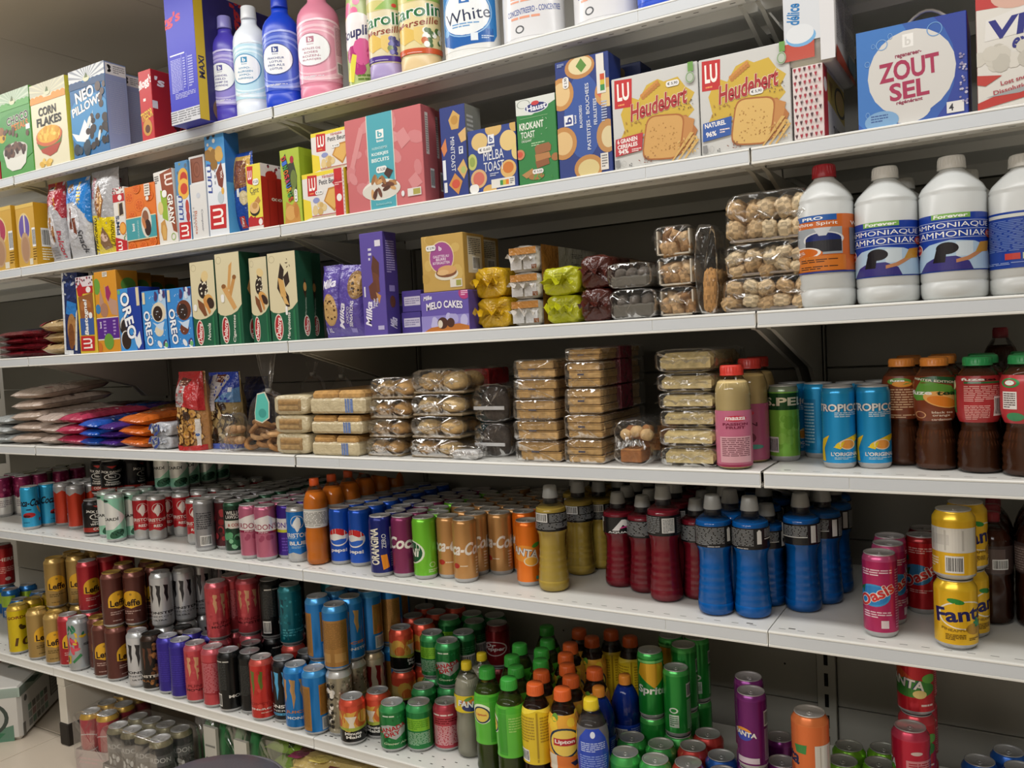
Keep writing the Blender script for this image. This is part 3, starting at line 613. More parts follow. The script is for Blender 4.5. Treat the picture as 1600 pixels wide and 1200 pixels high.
'strawback': ('std', '#c01f3c', '#c8405a', '#b9b3b2', [('t', 'FANTA', -.02, .5, .5, .16, '#f0eeec', {'b': .05, 'out': '#2a3470', 'rot': -8}), ('e', .1, .36, .12, .06, '#5aa03a'), ('r', .42, .05, .98, .6, '#d88a94'), ('l', .46, .08, .94, .56, 10, '#a8202e'), ('e', .6, .76, .1, .04, '#dcc8c4'), ('e', .98, .72, .1, .1, '#5f9a46')], 'short crimson soda can turned to its small print'),
}
CANKIND = {}
for k_, ds in (('beer can', 'strongale blondale redale brownale tropicsilver greytray redtray'), ('energy drink can', 'bluelime greycap monwhite monmule violet pinkpunch pinkback monblack mongreen monred monblue juiced juicedback tanpanel teal goldgrey cream redjug'), ('cocktail can', 'berry olive whiskey mint redwolf silver darkred lawson pinkgin purplegin bluewolf')):
    for d_ in ds.split(): CANKIND[d_] = k_
PROTO = {}
def can_proto(d):
    kind, base, neck, lidc, art, desc = DES[d]
    r, h = KIND[kind]
    k = .88 if kind in ('sleek', 'slim') else .8
    rn = r*k
    mb = MB()
    z1 = h-.017 if k < .85 else h-.012
    mb.lathe([(rn*.86, .0035, '#a9a9a9'), (rn*.93, 0, '#b4b4b4'), (rn*.98, .0012, '#b4b4b4'), (r*.97, .0065, '#b4b4b4'), (r, .0105, base), (r, z1, neck), (r*.985, z1+(h-z1)*.25, neck), (rn*1.03, z1+(h-z1)*.75, neck), (rn, h-.0022, '#bdbdbd'), (rn, h-.001)], 36, base, 'can', open_top=True)
    mb.art(cyl(r, .0105, z1), art, 'can')
    body = mb.mesh('can_body')
    mb = MB()
    mb.lathe([(rn*.99, h-.0026), (rn*1.03, h-.0012), (rn*1.02, h), (rn*.97, h), (rn*.93, h-.0035), (rn*.9, h-.0045), (rn*.86, h-.0035), (0, h-.0035)], 30, lidc, 'alu')
    lid = mb.mesh('lid')
    mb = MB()
    q = rn*.25
    mb.lathe([(q*.2, h-.0034), (q, h-.0034), (q*1.05, h-.0026), (q, h-.002), (q*.55, h-.002), (q*.5, h-.003)], 12, lidc, 'alu', Matrix.Translation((0, -q*.55, 0)), True, .8, 1.25)
    mb.lathe([(q*.28, h-.0034), (q*.28, h-.0018), (0, h-.0016)], 8, lidc, 'alu')
    tab = mb.mesh('pull_tab')
    PROTO[d] = (body, lid, tab)
def spawn_can(d, x, y, z, rz, label, group=None):
    if d not in PROTO: can_proto(d)
    k = CANKIND.get(d, 'soda can')
    t = thing(k.replace(' ', '_'), label, k, (x, y, z), rz, group)
    for nm, me in zip(('can_body', 'lid', 'pull_tab'), PROTO[d]):
        o = D.objects.new(nm, me); COL.objects.link(o); o.parent = t
    return t

# ------------------------------------------------------------------ round goods stand in rows; nudge them apart, then set them down
REG = {}
class It: pass
def px_place(u, v, z, r):
    p = on(2, z, u, v)
    d = Vector((p.x-CAM.x, p.y-CAM.y)).normalized()
    return p.x+d.x*r, max(p.y+d.y*r, r+.003)
def reg(lv, x, y, r, spawn, fill=False, top=0.):
    i = It(); i.x, i.y, i.r, i.spawn, i.fill, i.x0, i.y0 = x, y, r, spawn, fill, x, y
    REG.setdefault(lv, []).append(i)
    return i
def settle(lv):
    L_ = REG[lv]
    for it in range(160):
        mv = 0
        for a in range(len(L_)):
            A = L_[a]
            for b in range(a):
                B = L_[b]
                dx, dy = A.x-B.x, A.y-B.y
                m = A.r+B.r+.0008
                if abs(dx) > m or abs(dy) > m: continue
                q = math.hypot(dx, dy)
                if q < m:
                    if q < 1e-6: dx, dy, q = .01, 1, 1
                    wa, wb = (1, 0) if (A.fill and not B.fill) else (0, 1) if (B.fill and not A.fill) else (.5, .5)
                    s = (m-q)/q
                    A.x += dx*s*wa; A.y += dy*s*wa; B.x -= dx*s*wb; B.y -= dy*s*wb
                    mv = max(mv, m-q)
        for A in L_:
            A.y = min(max(A.y, A.r+.003), .498-A.r)
        if mv < 2e-4: break
    keep = []
    for A in sorted(L_, key=lambda i: i.fill):
        if A.fill and any(math.hypot(A.x-B.x, A.y-B.y) < A.r+B.r-.0004 for B in keep): continue
        keep.append(A)
    for A in keep: A.spawn(A.x, A.y)

def cans(lv, d, u, v, n, where, rot=0, up=None, nup=None, uw=None, lid=False, z=None, skew=0., low=None, first=0):
    """a row of cans running back into the shelf; u,v is where the front can's foot (or lid rim) shows in the photo"""
    kind = DES[d][0]; r, h = KIND[kind]; desc = DES[d][5]
    zs = ZS[lv]
    if up: hl = KIND[DES[low or d][0]][1]
    if lid:                               # seen by its top: u,v is the middle of the lid
        zz = zs+h+(KIND[DES[low][0]][1] if low else 0); p = on(2, zz, u, v); x, y = p.x, max(p.y, r+.003)
    else: x, y = px_place(u, v, zs+(KIND[DES[low][0]][1] if low else 0), r)
    n_ = 0
    while n_ < n:
        yy = y+n_*(2*r+.0015); xx = x+skew*n_
        if yy > .5-r: break
        def sp(X, Y, k=n_):
            zz = zs
            jr = rad(rot)+random.Random(int(X*1e4)+k).uniform(-.12, .12)
            if low:
                spawn_can(low, X, Y, zz, face_cam(X, Y)+jr+.4, DES[low][5]+' in the lower layer', DES[low][5]+' lower layer')
                zz += KIND[DES[low][0]][1]+.0004
            if k == 0: spawn_can(d, X, Y, zz, face_cam(X, Y)+jr, desc+' '+where)
            else: spawn_can(d, X, Y, zz, face_cam(X, Y)+jr, desc+(' in the upper layer, further back' if low else ', further back in its row'), desc+(' upper rows' if low else ' rows'))
        reg(lv, xx, yy, r, sp, n_ > 0)
        n_ += 1

# ------------------------------------------------------------------ bottles
def bottle(name, label, lv, u, v, R, vtop, spec, group=None, rows=0, rot=0, z=None, xy=None, backlabel=None, caplabel=None, uv_top=None):
    zs = ZS[lv] if z is None else z
    if xy: x, y = xy
    else: x, y = px_place(u, v, zs, R)
    H = (vtop if 0 < vtop < 3 else Z_at(x, y, vtop)-zs)
    key = (name, spec, round(H, 4), R)
    def sp(X, Y, lab=label, grp=group):
        if key not in PROTO: PROTO[key] = BSPEC[spec](R, H)
        t = thing(name, lab, 'bottle', (X, Y, zs), face_cam(X, Y)+rad(rot), grp)
        for nm, me in PROTO[key]:
            o = D.objects.new(nm, me); COL.objects.link(o); o.parent = t
        return t
    reg(lv, x, y, R, sp)
    for k in range(1, rows+1):
        yy = y+k*(2*R+.002)
        if yy > .5-R: break
        reg(lv, x, yy, R, lambda X, Y: sp(X, Y, backlabel, group or backlabel), True)
def pieces(prof, R, H, fill, liq, label=None, cap=None, capc='#ffffff', art=(), lab='#ffffff', rings=True, opaque=None, lmat='gloss', capr=None, neck=None, sx=1, sy=1, ribs=None):
    """prof: (r/R, z/H) up to the neck; label (z0,z1); cap (z0, r0, r1)"""
    P = [(r*R, z*H) for r, z in prof]
    out = []
    def rf(z):
        for (r0, z0), (r1, z1) in zip(P[:-1], P[1:]):
            if z0 <= z <= z1: return r0+(r1-r0)*(z-z0)/max(1e-6, z1-z0)
        return P[-1][0]
    if opaque:
        mb = MB(); mb.lathe(P, 40, opaque, 'plas', None, True, sx, sy); out.append(('bottle_body', mb.mesh('bottle_body')))
    else:
        zf = fill*H
        q = [(r*.985, z+.0012) for r, z in P if z < zf]+[(rf(zf)*.985, zf), (0, zf)]
        mb = MB(); mb.lathe(q, 32, liq, 'liquid', None, True, sx, sy); out.append(('drink', mb.mesh('drink')))
        mb = MB(); mb.lathe(P, 36, '#ffffff', 'shell', None, True, sx, sy); out.append(('bottle_wall', mb.mesh('bottle_wall')))
    if neck:
        mb = MB(); mb.lathe([(R*.5, H*.832), (R*.47, H*.85), (R*.47, cap[0]*H), (R*.5, cap[0]*H+.001)], 28, neck, 'plas'); out.append(('collar', mb.mesh('collar')))
    if label:
        z0, z1 = label[0]*H, label[1]*H
        mb = MB(); n = 14
        q = [(rf(z0+(z1-z0)*i/n)+.0006, z0+(z1-z0)*i/n) for i in range(n+1)]
        vs = q
        mb.lathe(q, 64, lab, lmat, None, True, sx, sy)
        mb.f = [f for f in mb.f if len(f) == 4]; k = len(mb.f); mb.c, mb.m, mb.s = mb.c[:k], mb.m[:k], mb.s[:k]
        def fn(xx, yy, h):
            a = (xx-.5)*PI; z = z0+(z1-z0)*yy; rr = rf(z)+.0006+h
            return Vector((rr*sin(a)*sx, -rr*cos(a)*sy, z))
        mb.art(Surf(fn, PI*rf((z0+z1)/2)*sx, z1-z0, .03, .1), art, lmat, .0003)
        out.append(('label', mb.mesh('label')))
    if cap:
        z0, r0, r1 = cap[0]*H, cap[1]*R, cap[2]*R
        mb = MB(); seg = 36
        mb.lathe([(r0, z0), (r0*1.02, z0+.001), (r0, z0+(H-z0)*.12), (r0*.99, z0+(H-z0)*.2), (r1*1.0, H-.0018), (r1*.93, H), (0, H)], seg, capc, 'plas')
        if ribs:
            for kx in range(24):
                a = 2*PI*kx/24; ca, sa = cos(a), sin(a); zb, zt = z0+(H-z0)*.25, H-.004
                ra = r0*1.0
                mb.add([(ra*sin(a-.05), -ra*cos(a-.05), zb), (ra*sin(a+.05), -ra*cos(a+.05), zb), (r1*1.03*sin(a), -r1*1.03*cos(a), zb+.001), (r1*1.0*sin(a-.05), -r1*cos(a-.05), zt), (r1*1.0*sin(a+.05), -r1*cos(a+.05), zt), (r1*1.03*sin(a), -r1*1.03*cos(a), zt)], [(0, 2, 5, 3), (2, 1, 4, 5)], capc, 'plas')
        out.append(('cap', mb.mesh('cap')))
    return out
PET = [(.3, .006), (.55, 0), (.8, .004), (.95, .03), (.98, .08), (.93, .14), (.96, .2), (1, .26), (.97, .34), (.9, .42), (.94, .48), (1, .52), (1, .7), (.93, .76), (.75, .83), (.55, .885), (.42, .91), (.4, .93)]
SQZ = [(.5, .004), (.8, 0), (.96, .02), (1, .05), (1, .095), (.975, .1), (.99, .11), (.97, .15), (.945, .185), (.965, .195), (.93, .21), (.91, .245), (.93, .255), (.895, .27), (.875, .31), (.9, .32), (.865, .335), (.855, .38), (.875, .39), (.845, .405), (.84, .45), (.86, .53), (.95, .56), (1, .585), (1, .76), (.95, .79), (.72, .825), (.5, .845), (.46, .87)]
JUICE = [(.5, .004), (.8, 0), (.96, .02), (1, .05), (.98, .1), (1, .14), (1, .56), (.98, .6), (1, .68), (.98, .76), (.85, .83), (.62, .88), (.56, .91)]
TEA = [(.5, .004), (.8, 0), (.97, .02), (1, .06), (.95, .09), (1, .12), (.96, .15), (1, .18), (.96, .21), (.99, .24), (.9, .28), (.93, .3), (.8, .36), (.78, .42), (.92, .48), (1, .56), (1, .78), (.9, .84), (.66, .9), (.58, .925)]
ICE = [(.5, .004), (.8, 0), (.97, .02), (1, .06), (.95, .12), (1, .18), (.98, .3), (.94, .35), (.98, .4), (1, .5), (1, .7), (.92, .77), (.74, .84), (.56, .9), (.5, .92)]
CHEM = [(.6, .002), (.88, 0), (.97, .02), (1, .05), (1, .115), (.97, .12), (.985, .13), (1, .14), (1, .72), (.97, .73), (1, .745), (.97, .76), (.9, .79), (.6, .86), (.38, .9), (.36, .925)]
SOFT = [(.7, 0), (.94, .004), (1, .03), (1, .115), (.965, .125), (1, .14), (1, .65), (.985, .695), (.93, .735), (.8, .775), (.62, .808), (.48, .832), (.44, .85), (.44, .9)]
def lip(bg, tb): return [('e', .5, .52, .36, .27, '#14304a'), ('e', .5, .52, .31, .235, '#e8c85a'), ('r', .26, .47, .74, .6, '#b3242e'), ('t', 'Lipton', .5, .535, .42, .09, '#f4ece4', {'b': .03})]+tb
FT = '#8a8d90'
def aqua(liq, art): return lambda R, H: pieces(SQZ, R, H, .8, liq, (.585, .76), (.885, .5, .41), '#8f908e', art, '#17181b', neck='#1d1d1f')
AQT = [('l', .02, .1, .6, .95, 13, FT), ('r', .62, .12, .78, .95, '#17181b'), ('r', .66, .25, .74, .85, '#d8d8d6'), ('e', .7, .86, .025, .06, '#d8d8d6'), ('r', .8, .45, 1.1, .5, '#c8c8c6'), ('l', .8, .55, 1.1, .95, 6, FT), ('r', -.1, .0, 1.1, .08, '#17181b'), ('l', .3, .02, .7, .08, 1, '#c8c8c6')]
BSPEC = {
'fizzorange': lambda R, H: pieces(PET, R, H, .86, '#ec8228', (.44, .66), (.915, .4, .38), '#d9571c', [('r', .05, .02, .85, .9, '#d8d6d0'), ('l', .1, .08, .8, .84, 11, '#6d6a66'), ('r', -.5, 0, .02, .25, '#26262a')], '#b9bab6', ribs=1),
'fizzlemon': lambda R, H: pieces(PET, R, H, .84, '#a5a492', (.5, .68), (.915, .4, .38), '#e3c92a', [('e', .56, .6, .24, .24, '#e08a2a'), ('e', .5, .82, .1, .1, '#5f9a3c', 20), ('e', .6, .3, .26, .22, '#24306e'), ('t', 'FANTA', .56, .5, .62, .36, '#f4f2ee', {'b': .05, 'out': '#24306e', 'rot': -6}), ('r', .04, .2, .17, .85, '#dcd7c0'), ('l', .05, .24, .16, .82, 6, '#8a845a')], '#e6cd2c', ribs=1),
'sportyellow': aqua('#d2b452', [('b', .12, .5, .42, .98)]+[('l', .02, .1, .98, .46, 6, FT), ('l', .46, .5, .98, .95, 6, FT), ('r', -.2, 0, 1.2, .06, '#17181b')]),
'sportred': aqua('#84182a', [('l', -.3, .1, -.04, .9, 10, FT), ('r', .02, .06, .1, .94, '#c8bf9a'), ('b', .0, .7, .14, .95), ('p', [(.36, .2), (.5, .2), (.58, .55), (.64, .42), (.74, .2), (.84, .2), (.64, .86), (.56, .86)], '#e4e2e2'), ('p', [(.5, .3), (.9, .52), (.9, .6), (.56, .42)], '#c83a86'), ('t', 'AQUARIUS', .6, .09, .66, .12, '#e8e6e6', {'b': .04})]),
'sportredback': aqua('#8c2030', [('l', .02, .1, .42, .95, 10, FT), ('r', .46, .15, .7, .88, '#d4d4d2'), ('l', .48, .18, .68, .84, 9, '#55585a'), ('l', .76, .1, 1.1, .9, 9, '#6a6d70'), ('r', -.1, .0, 1.1, .06, '#17181b')]),
'sportredtext': aqua('#7c1828', [('l', .02, .1, .98, .95, 13, FT), ('e', .7, .12, .06, .07, '#c8c8c6')]),
'sportblue': aqua('#0a6ecb', AQT),
'sportblueback': aqua('#0a64ba', [('r', .02, .2, .12, .95, '#d0d0ce'), ('l', .16, .35, .6, .92, 8, FT), ('r', .1, .36, .6, .4, '#d0d0ce'), ('r', .66, .1, .76, .92, '#cfcfcd'), ('l', .8, .06, .96, .96, 12, '#b0b2b4')]),
'passion': lambda R, H: pieces(JUICE, R, H, .86, '#dcc48a', (.03, .57), (.9, .66, .64), '#cf3a2e', [('r', -.4, .0, 1.4, .04, '#9a2a50'), ('e', .5, .86, .2, .05, '#c8324a'), ('t', 'maaza', .5, .86, .36, .055, '#f4e6e6', {'sh': .2, 'b': .04}), ('t', 'PASSION', .5, .76, .46, .045, '#7a2240', B_), ('t', 'FRUIT', .5, .7, .34, .045, '#7a2240', B_), ('r', .2, .08, .8, .54, '#d6a3ad'), ('l', .24, .12, .76, .52, 12, '#7a4a55')], '#c06a86', ribs=1),
'passionback': lambda R, H: pieces(JUICE, R, H, .86, '#d0b478', (.03, .57), (.9, .66, .64), '#b8322a', [('e', .3, .84, .2, .06, '#c8324a'), ('t', 'PASSION', .2, .64, .7, .07, '#5a1830', B_), ('e', .3, .4, .22, .12, '#6a2438'), ('e', .32, .42, .12, .06, '#d8b040'), ('e', .5, .24, .16, .04, '#4a8a7a')], '#a8506e', ribs=1),
'teamango': lambda R, H: pieces(TEA, R, H, .9, '#5a3420', (.44, .84), (.925, .66, .64), '#e08a38', [('p', [(.1, .94), (.9, .8), (.9, .95), (.5, 1)], '#245a34'), ('p', [(.1, .55), (.3, .92), (.75, .78), (.9, .6), (.6, .5), (.2, .46)], '#5f9a3a'), ('e', .62, .48, .3, .17, '#f0b264', -12), ('e', .62, .44, .24, .11, '#e8862a', -12), ('t', 'WINTER EDITION', .48, .9, .74, .05, '#e8e2cc', {'rot': -6, 'b': .02}), ('t', 'fuze', .27, .64, .38, .1, '#f4f4ee', B_), ('t', 'tea', .68, .62, .32, .09, '#1e3a20', B_), ('o', .25, .14, .11, .08, .2, '#d8a070'), ('t', 'black tea', .62, .2, .34, .05, '#ecd8c4'), ('t', 'orange', .6, .12, .28, .05, '#ecd8c4'), ('t', 'cardamom', .62, .04, .36, .05, '#ecd8c4')], '#7d3a20', ribs=1),
'teamangoback': lambda R, H: pieces(TEA, R, H, .9, '#54301e', (.44, .84), (.925, .66, .64), '#dc8838', [('e', .45, .88, .2, .08, '#5f9a3a'), ('e', .5, .82, .16, .07, '#e89a3a'), ('t', 'fuze', .42, .9, .24, .05, '#f4f4ee', B_), ('l', .25, .2, .7, .72, 9, '#d8b08a'), ('e', .8, .22, .12, .09, '#4a9a84'), ('l', .2, .02, .9, .12, 2, '#d8b08a')], '#7a3a22', ribs=1),
'teapeach': lambda R, H: pieces(TEA, R, H, .9, '#4a2a1a', (.44, .84), (.925, .66, .64), '#2f9a58', [('t', 'fuze', .42, .93, .36, .06, '#f0eee8', B_), ('t', 'tea', .68, .92, .2, .05, '#3a1414', B_), ('r', .3, .84, .85, .88, '#2f6a3a'), ('l', .3, .45, .85, .8, 9, '#e0a09a'), ('l', .3, .06, .66, .38, 9, '#e0a09a'), ('b', .72, .14, .94, .56), ('r', .0, .2, .14, .7, '#2f6a3a'), ('e', .06, .8, .08, .1, '#d8d8a8')], '#a83034', ribs=1),
'teapeachb': lambda R, H: pieces(TEA, R, H, .9, '#4a2a1a', (.44, .84), (.925, .66, .64), '#2f9a58', [('o', .3, .84, .14, .1, .3, '#2f8a4a'), ('e', .3, .84, .07, .05, '#dce8dc'), ('r', .18, .3, .4, .66, '#ddd6d2'), ('l', .2, .32, .38, .64, 7, '#5a4a48'), ('r', .5, .2, .95, .72, '#2c7a40'), ('l', .55, .24, .92, .68, 6, '#a8d0b0'), ('e', .36, .14, .13, .09, '#3a8a5a'), ('l', .7, .04, 1, .16, 2, '#e8b8b4')], '#b3353a', ribs=1),
'colaplastic': lambda R, H: pieces(PET, R, H, .86, '#3a1c10', (.46, .72), (.915, .4, .38), '#8a1f2c', [('r', .1, .05, .7, .9, '#5a4a46'), ('b', .5, .2, .75, .55), ('l', .12, .1, .45, .85, 9, '#8a7a74')], '#3f3230', ribs=1),
'icegreen': lambda R, H: pieces(ICE, R, H, .84, '#3a4a1a', (.3, .78), (.905, .58, .54), '#3aa23c', [('p', [(-.5, .86), (1.5, .86), (1.5, 1), (1.1, .96), (.9, 1), (.7, .93), (.5, 1), (.3, .92), (.1, .98), (-.5, .9)], '#4fae34'), ('e', -.02, .62, .26, .2, '#e6f0d0'), ('e', -.02, .6, .22, .17, '#16324a'), ('e', -.02, .6, .18, .14, '#e2c656'), ('t', 'Lipton', -.02, .6, .26, .06, '#b3242e', B_), ('r', .18, .05, .4, .95, '#3f9a2c'), ('b', .78, .08, .96, .36), ('l', .45, .5, .75, .8, 6, '#9ad06a')], '#5cb83a', ribs=1),
'iceorange': lambda R, H: pieces(ICE, R, H, .84, '#2a1812', (.3, .8), (.905, .58, .54), '#d8622a', [('s', 9, 4, .05, .78, .95, .97, .12, ['#e8c23a', '#6a9a3a', '#e09a3a'])]+lip('', [('p', [(-.5, .0), (1.5, 0), (1.5, .3), (.7, .26), (.3, .3), (-.5, .26)], '#d9742c'), ('r', .1, .02, .32, .3, '#d8d0c0'), ('p', [(.6, .16), (.9, .22), (.95, .12), (.7, .08)], '#1f2850')]), '#e3a53a', ribs=1),
'iceyellow': lambda R, H: pieces(ICE, R, H, .84, '#2a1812', (.3, .8), (.905, .58, .54), '#d8622a', [('p', [(-.5, 1), (1.5, 1), (1.3, .92), (1, .98), (.8, .9), (.5, .98), (.2, .9), (-.5, .95)], '#f0d84a'), ('r', .48, .04, .52, .95, '#a88a1a'), ('l', .06, .4, .44, .88, 9, '#a88a20'), ('l', .56, .4, .94, .88, 9, '#a88a20'), ('b', .04, .04, .3, .26)], '#dcbe28', ribs=1),
'iceblue': lambda R, H: pieces(ICE, R, H, .84, '#4a4644', (.28, .78), (.905, .5, .46), '#e2c82c', [('r', -.5, 0, 1.5, 1, '#6f6f72'), ('p', [(.14, .02), (.86, .02), (.9, .5), (.78, .8), (.64, .98), (.36, .98), (.2, .8), (.1, .5)], '#2546b4'), ('e', .5, .88, .05, .06, '#dfe6f4'), ('l', .24, .56, .76, .74, 5, '#b8c6ee'), ('l', .2, .08, .8, .5, 10, '#7f96dc'), ('r', .9, .06, 1.02, .4, '#c9c9c6'), ('e', .0, .8, .1, .12, '#e2c82c')], '#6f6f72', ribs=1),
'fizzblue': lambda R, H: pieces(PET, R, H, .9, '#0c2c84', (.3, .55), (.915, .42, .4), '#e39034', [('b', .3, .3, .62, .85), ('l', .7, .1, .98, .9, 9, '#8f9ede'), ('l', .02, .1, .26, .9, 7, '#8f9ede'), ('e', .4, .12, .05, .08, '#a8b4e6')], '#1a3aa0', ribs=1),
'chemorange': lambda R, H: pieces(CHEM, R, H, 1, '#fff', (.235, .635), (.91, .43, .4), '#a3232c', [('r', -.2, .9, .6, 1, '#2a5ea8'), ('t', 'PRO', .32, .945, .26, .055, '#f2f2f0', {'b': .05}), ('t', 'White Spirit', .33, .845, .56, .075, '#f2ebe4', {'b': .01}), ('r', .04, .32, .66, .78, '#9aa0a6'), ('e', .44, .58, .24, .13, '#d4d4d4'), ('e', .44, .58, .21, .11, '#1c2a66'), ('r', .23, .36, .65, .56, '#2a2a30'), ('p', [(.34, .78), (.54, .78), (.48, .64), (.4, .64)], '#c4c8cc'), ('e', .2, .34, .24, .1, '#c8641c'), ('o', .2, .36, .22, .1, .16, '#e6e0d8'), ('r', -.2, .04, .7, .3, '#c8722a'), ('l', .14, .18, .6, .25, 2, '#4a2c1c'), ('l', .14, .06, .6, .13, 2, '#4a2c1c'), ('r', -.5, .0, 1.5, .03, '#2a3a80'), ('r', .76, .3, 1.3, .76, '#7a7e84'), ('t', 'White', .95, .84, .34, .07, '#f2ebe4')], '#c8662a', opaque='#c8cbca', ribs=1),
'chemblue': lambda R, H: pieces(CHEM, R, H, 1, '#fff', (.19, .585), (.91, .43, .4), '#d8d6d0', [('r', .27, .91, .64, 1.0, '#7fb05a'), ('t', 'Forever', .455, .955, .32, .065, '#f2f4ee', {'b': .03, 'sh': .15}), ('r', .02, .86, .98, .867, '#c9d4ee'), ('t', 'AMMONIAQUE', .46, .79, .84, .1, '#f2f2f2', {'b': 0}), ('r', .02, .715, .98, .722, '#c9d4ee'), ('t', 'AMMONIAK', .47, .645, .72, .1, '#f2f2f2', {'b': 0}), ('r', .02, .57, .98, .577, '#c9d4ee'), ('p', [(.02, .02), (.92, .02), (.92, .26), (.84, .4), (.68, .5), (.45, .54), (.24, .48), (.1, .36), (.04, .2)], '#a9c2d8'), ('r', .5, .25, .66, .5, '#c6d2da'), ('p', [(.1, .02), (.66, .02), (.62, .16), (.5, .26), (.32, .26), (.2, .18)], '#3a3478'), ('e', .42, .4, .105, .105, '#1a161c'), ('p', [(.28, .16), (.4, .16), (.42, .4), (.32, .4)], '#1a161c'), ('p', [(.5, .14), (.62, .18), (.8, .34), (.76, .38), (.6, .24), (.5, .2)], '#b8805a'), ('p', [(.68, .3), (.86, .32), (.88, .5), (.74, .48)], '#b8862c'), ('e', .9, .63, .08, .075, '#c8502c'), ('t', '12', .88, .635, .06, .06, '#f4ece4'), ('e', .06, .42, .085, .1, '#d8d2d2'), ('e', .06, .42, .07, .085, '#a62430'), ('t', 'PRO', .06, .42, .1, .045, '#f0e8e8'), ('b', 1.02, .2, 1.12, .55, 1)], '#1f3f9c', opaque='#c8cbca', ribs=1),
'chemback': lambda R, H: pieces(CHEM, R, H, 1, '#fff', (.19, .585), (.91, .43, .4), '#cfcdc6', [('r', .1, .9, .8, .96, '#c9ccc4'), ('l', .08, .3, .84, .86, 18, '#5f78b8'), ('r', .32, .15, .46, .26, '#b8403a'), ('r', .48, .15, .58, .26, '#b8c4a4'), ('p', [(.7, .2), (.77, .13), (.84, .2), (.77, .27)], '#e4d8d6'), ('l', .06, .06, .7, .11, 2, '#8a9cce'), ('r', 1, .1, 1.4, .9, '#3a6ab4')], '#1c3c92', opaque='#c0c2c0', ribs=1),
}
SW = lambda c1, c2: [('o', .5, .5, .62, .46, .1, c1), ('o', .46, .5, .5, .38, .08, c1), ('o', .54, .54, .74, .52, .07, c2), ('s', 14, 5, .05, .05, .95, .95, .012, [c1])]
def soft(body, lab, sw, ring, lines, cap, side=None, glass=None):
    a = SW(*sw)+[('e', .42, .54, .3, .27, '#e8ebee'), ('o', .42, .54, .31, .28, .06, ring), ('r', .36, .66, .48, .76, ring), ('t', 'b', .42, .71, .06, .07, '#f0f0f0', {'b': .06}), ('t', 'boni', .42, .635, .1, .025, ring)]
    for i, s in enumerate(lines): a.append(('t', s, .42, .56-.062*i, .3 if len(s) > 5 else .22, .036, ring, {'b': .015}))
    a += [('l', .2, .07, .6, .11, 2, '#e6e8f0')]
    if side: a += [('r', .8, .1, 1.05, .95, side), ('l', .82, .45, 1.03, .92, 20, '#9a6a78'), ('b', .83, .14, 1.0, .34)]
    return lambda R, H: pieces(SOFT, R, H, 1, body, (.15, .64), (.885, .45, .42), cap, a, lab, opaque=body, sx=1, sy=.72)
BSPEC.update({
'softlilac': soft('#4a3fb0', '#8d83cc', ('#b5aee0', '#c9c4ea'), '#5a5698', ('LAVENDEL', 'FIELD', 'CHAMP DE', 'LAVANDE'), '#8a86c8'),
'softwhite': soft('#dfe6ee', '#b8dcea', ('#dcf0f6', '#e8f6fa'), '#3f8ab4', ('HYPO-', 'ALLERGEEN', 'HYPO-', 'ALLERGENIQUE'), '#dde2e6'),
'softblue': soft('#1140c4', '#4760c8', ('#7f92de', '#99a8e6'), '#3a4a86', ('FRAICHEUR', 'LOTUS', 'FRIS ALS', 'LOTUS'), '#1a3ec0'),
'softpink': soft('#d7849c', '#df9bb0', ('#eebfcc', '#f2ccd6'), '#b07a8c', ('PETALES DE', 'ROSES', 'ROZEN-', 'BLAADJES'), '#d7708c', '#e3bcc8'),
})
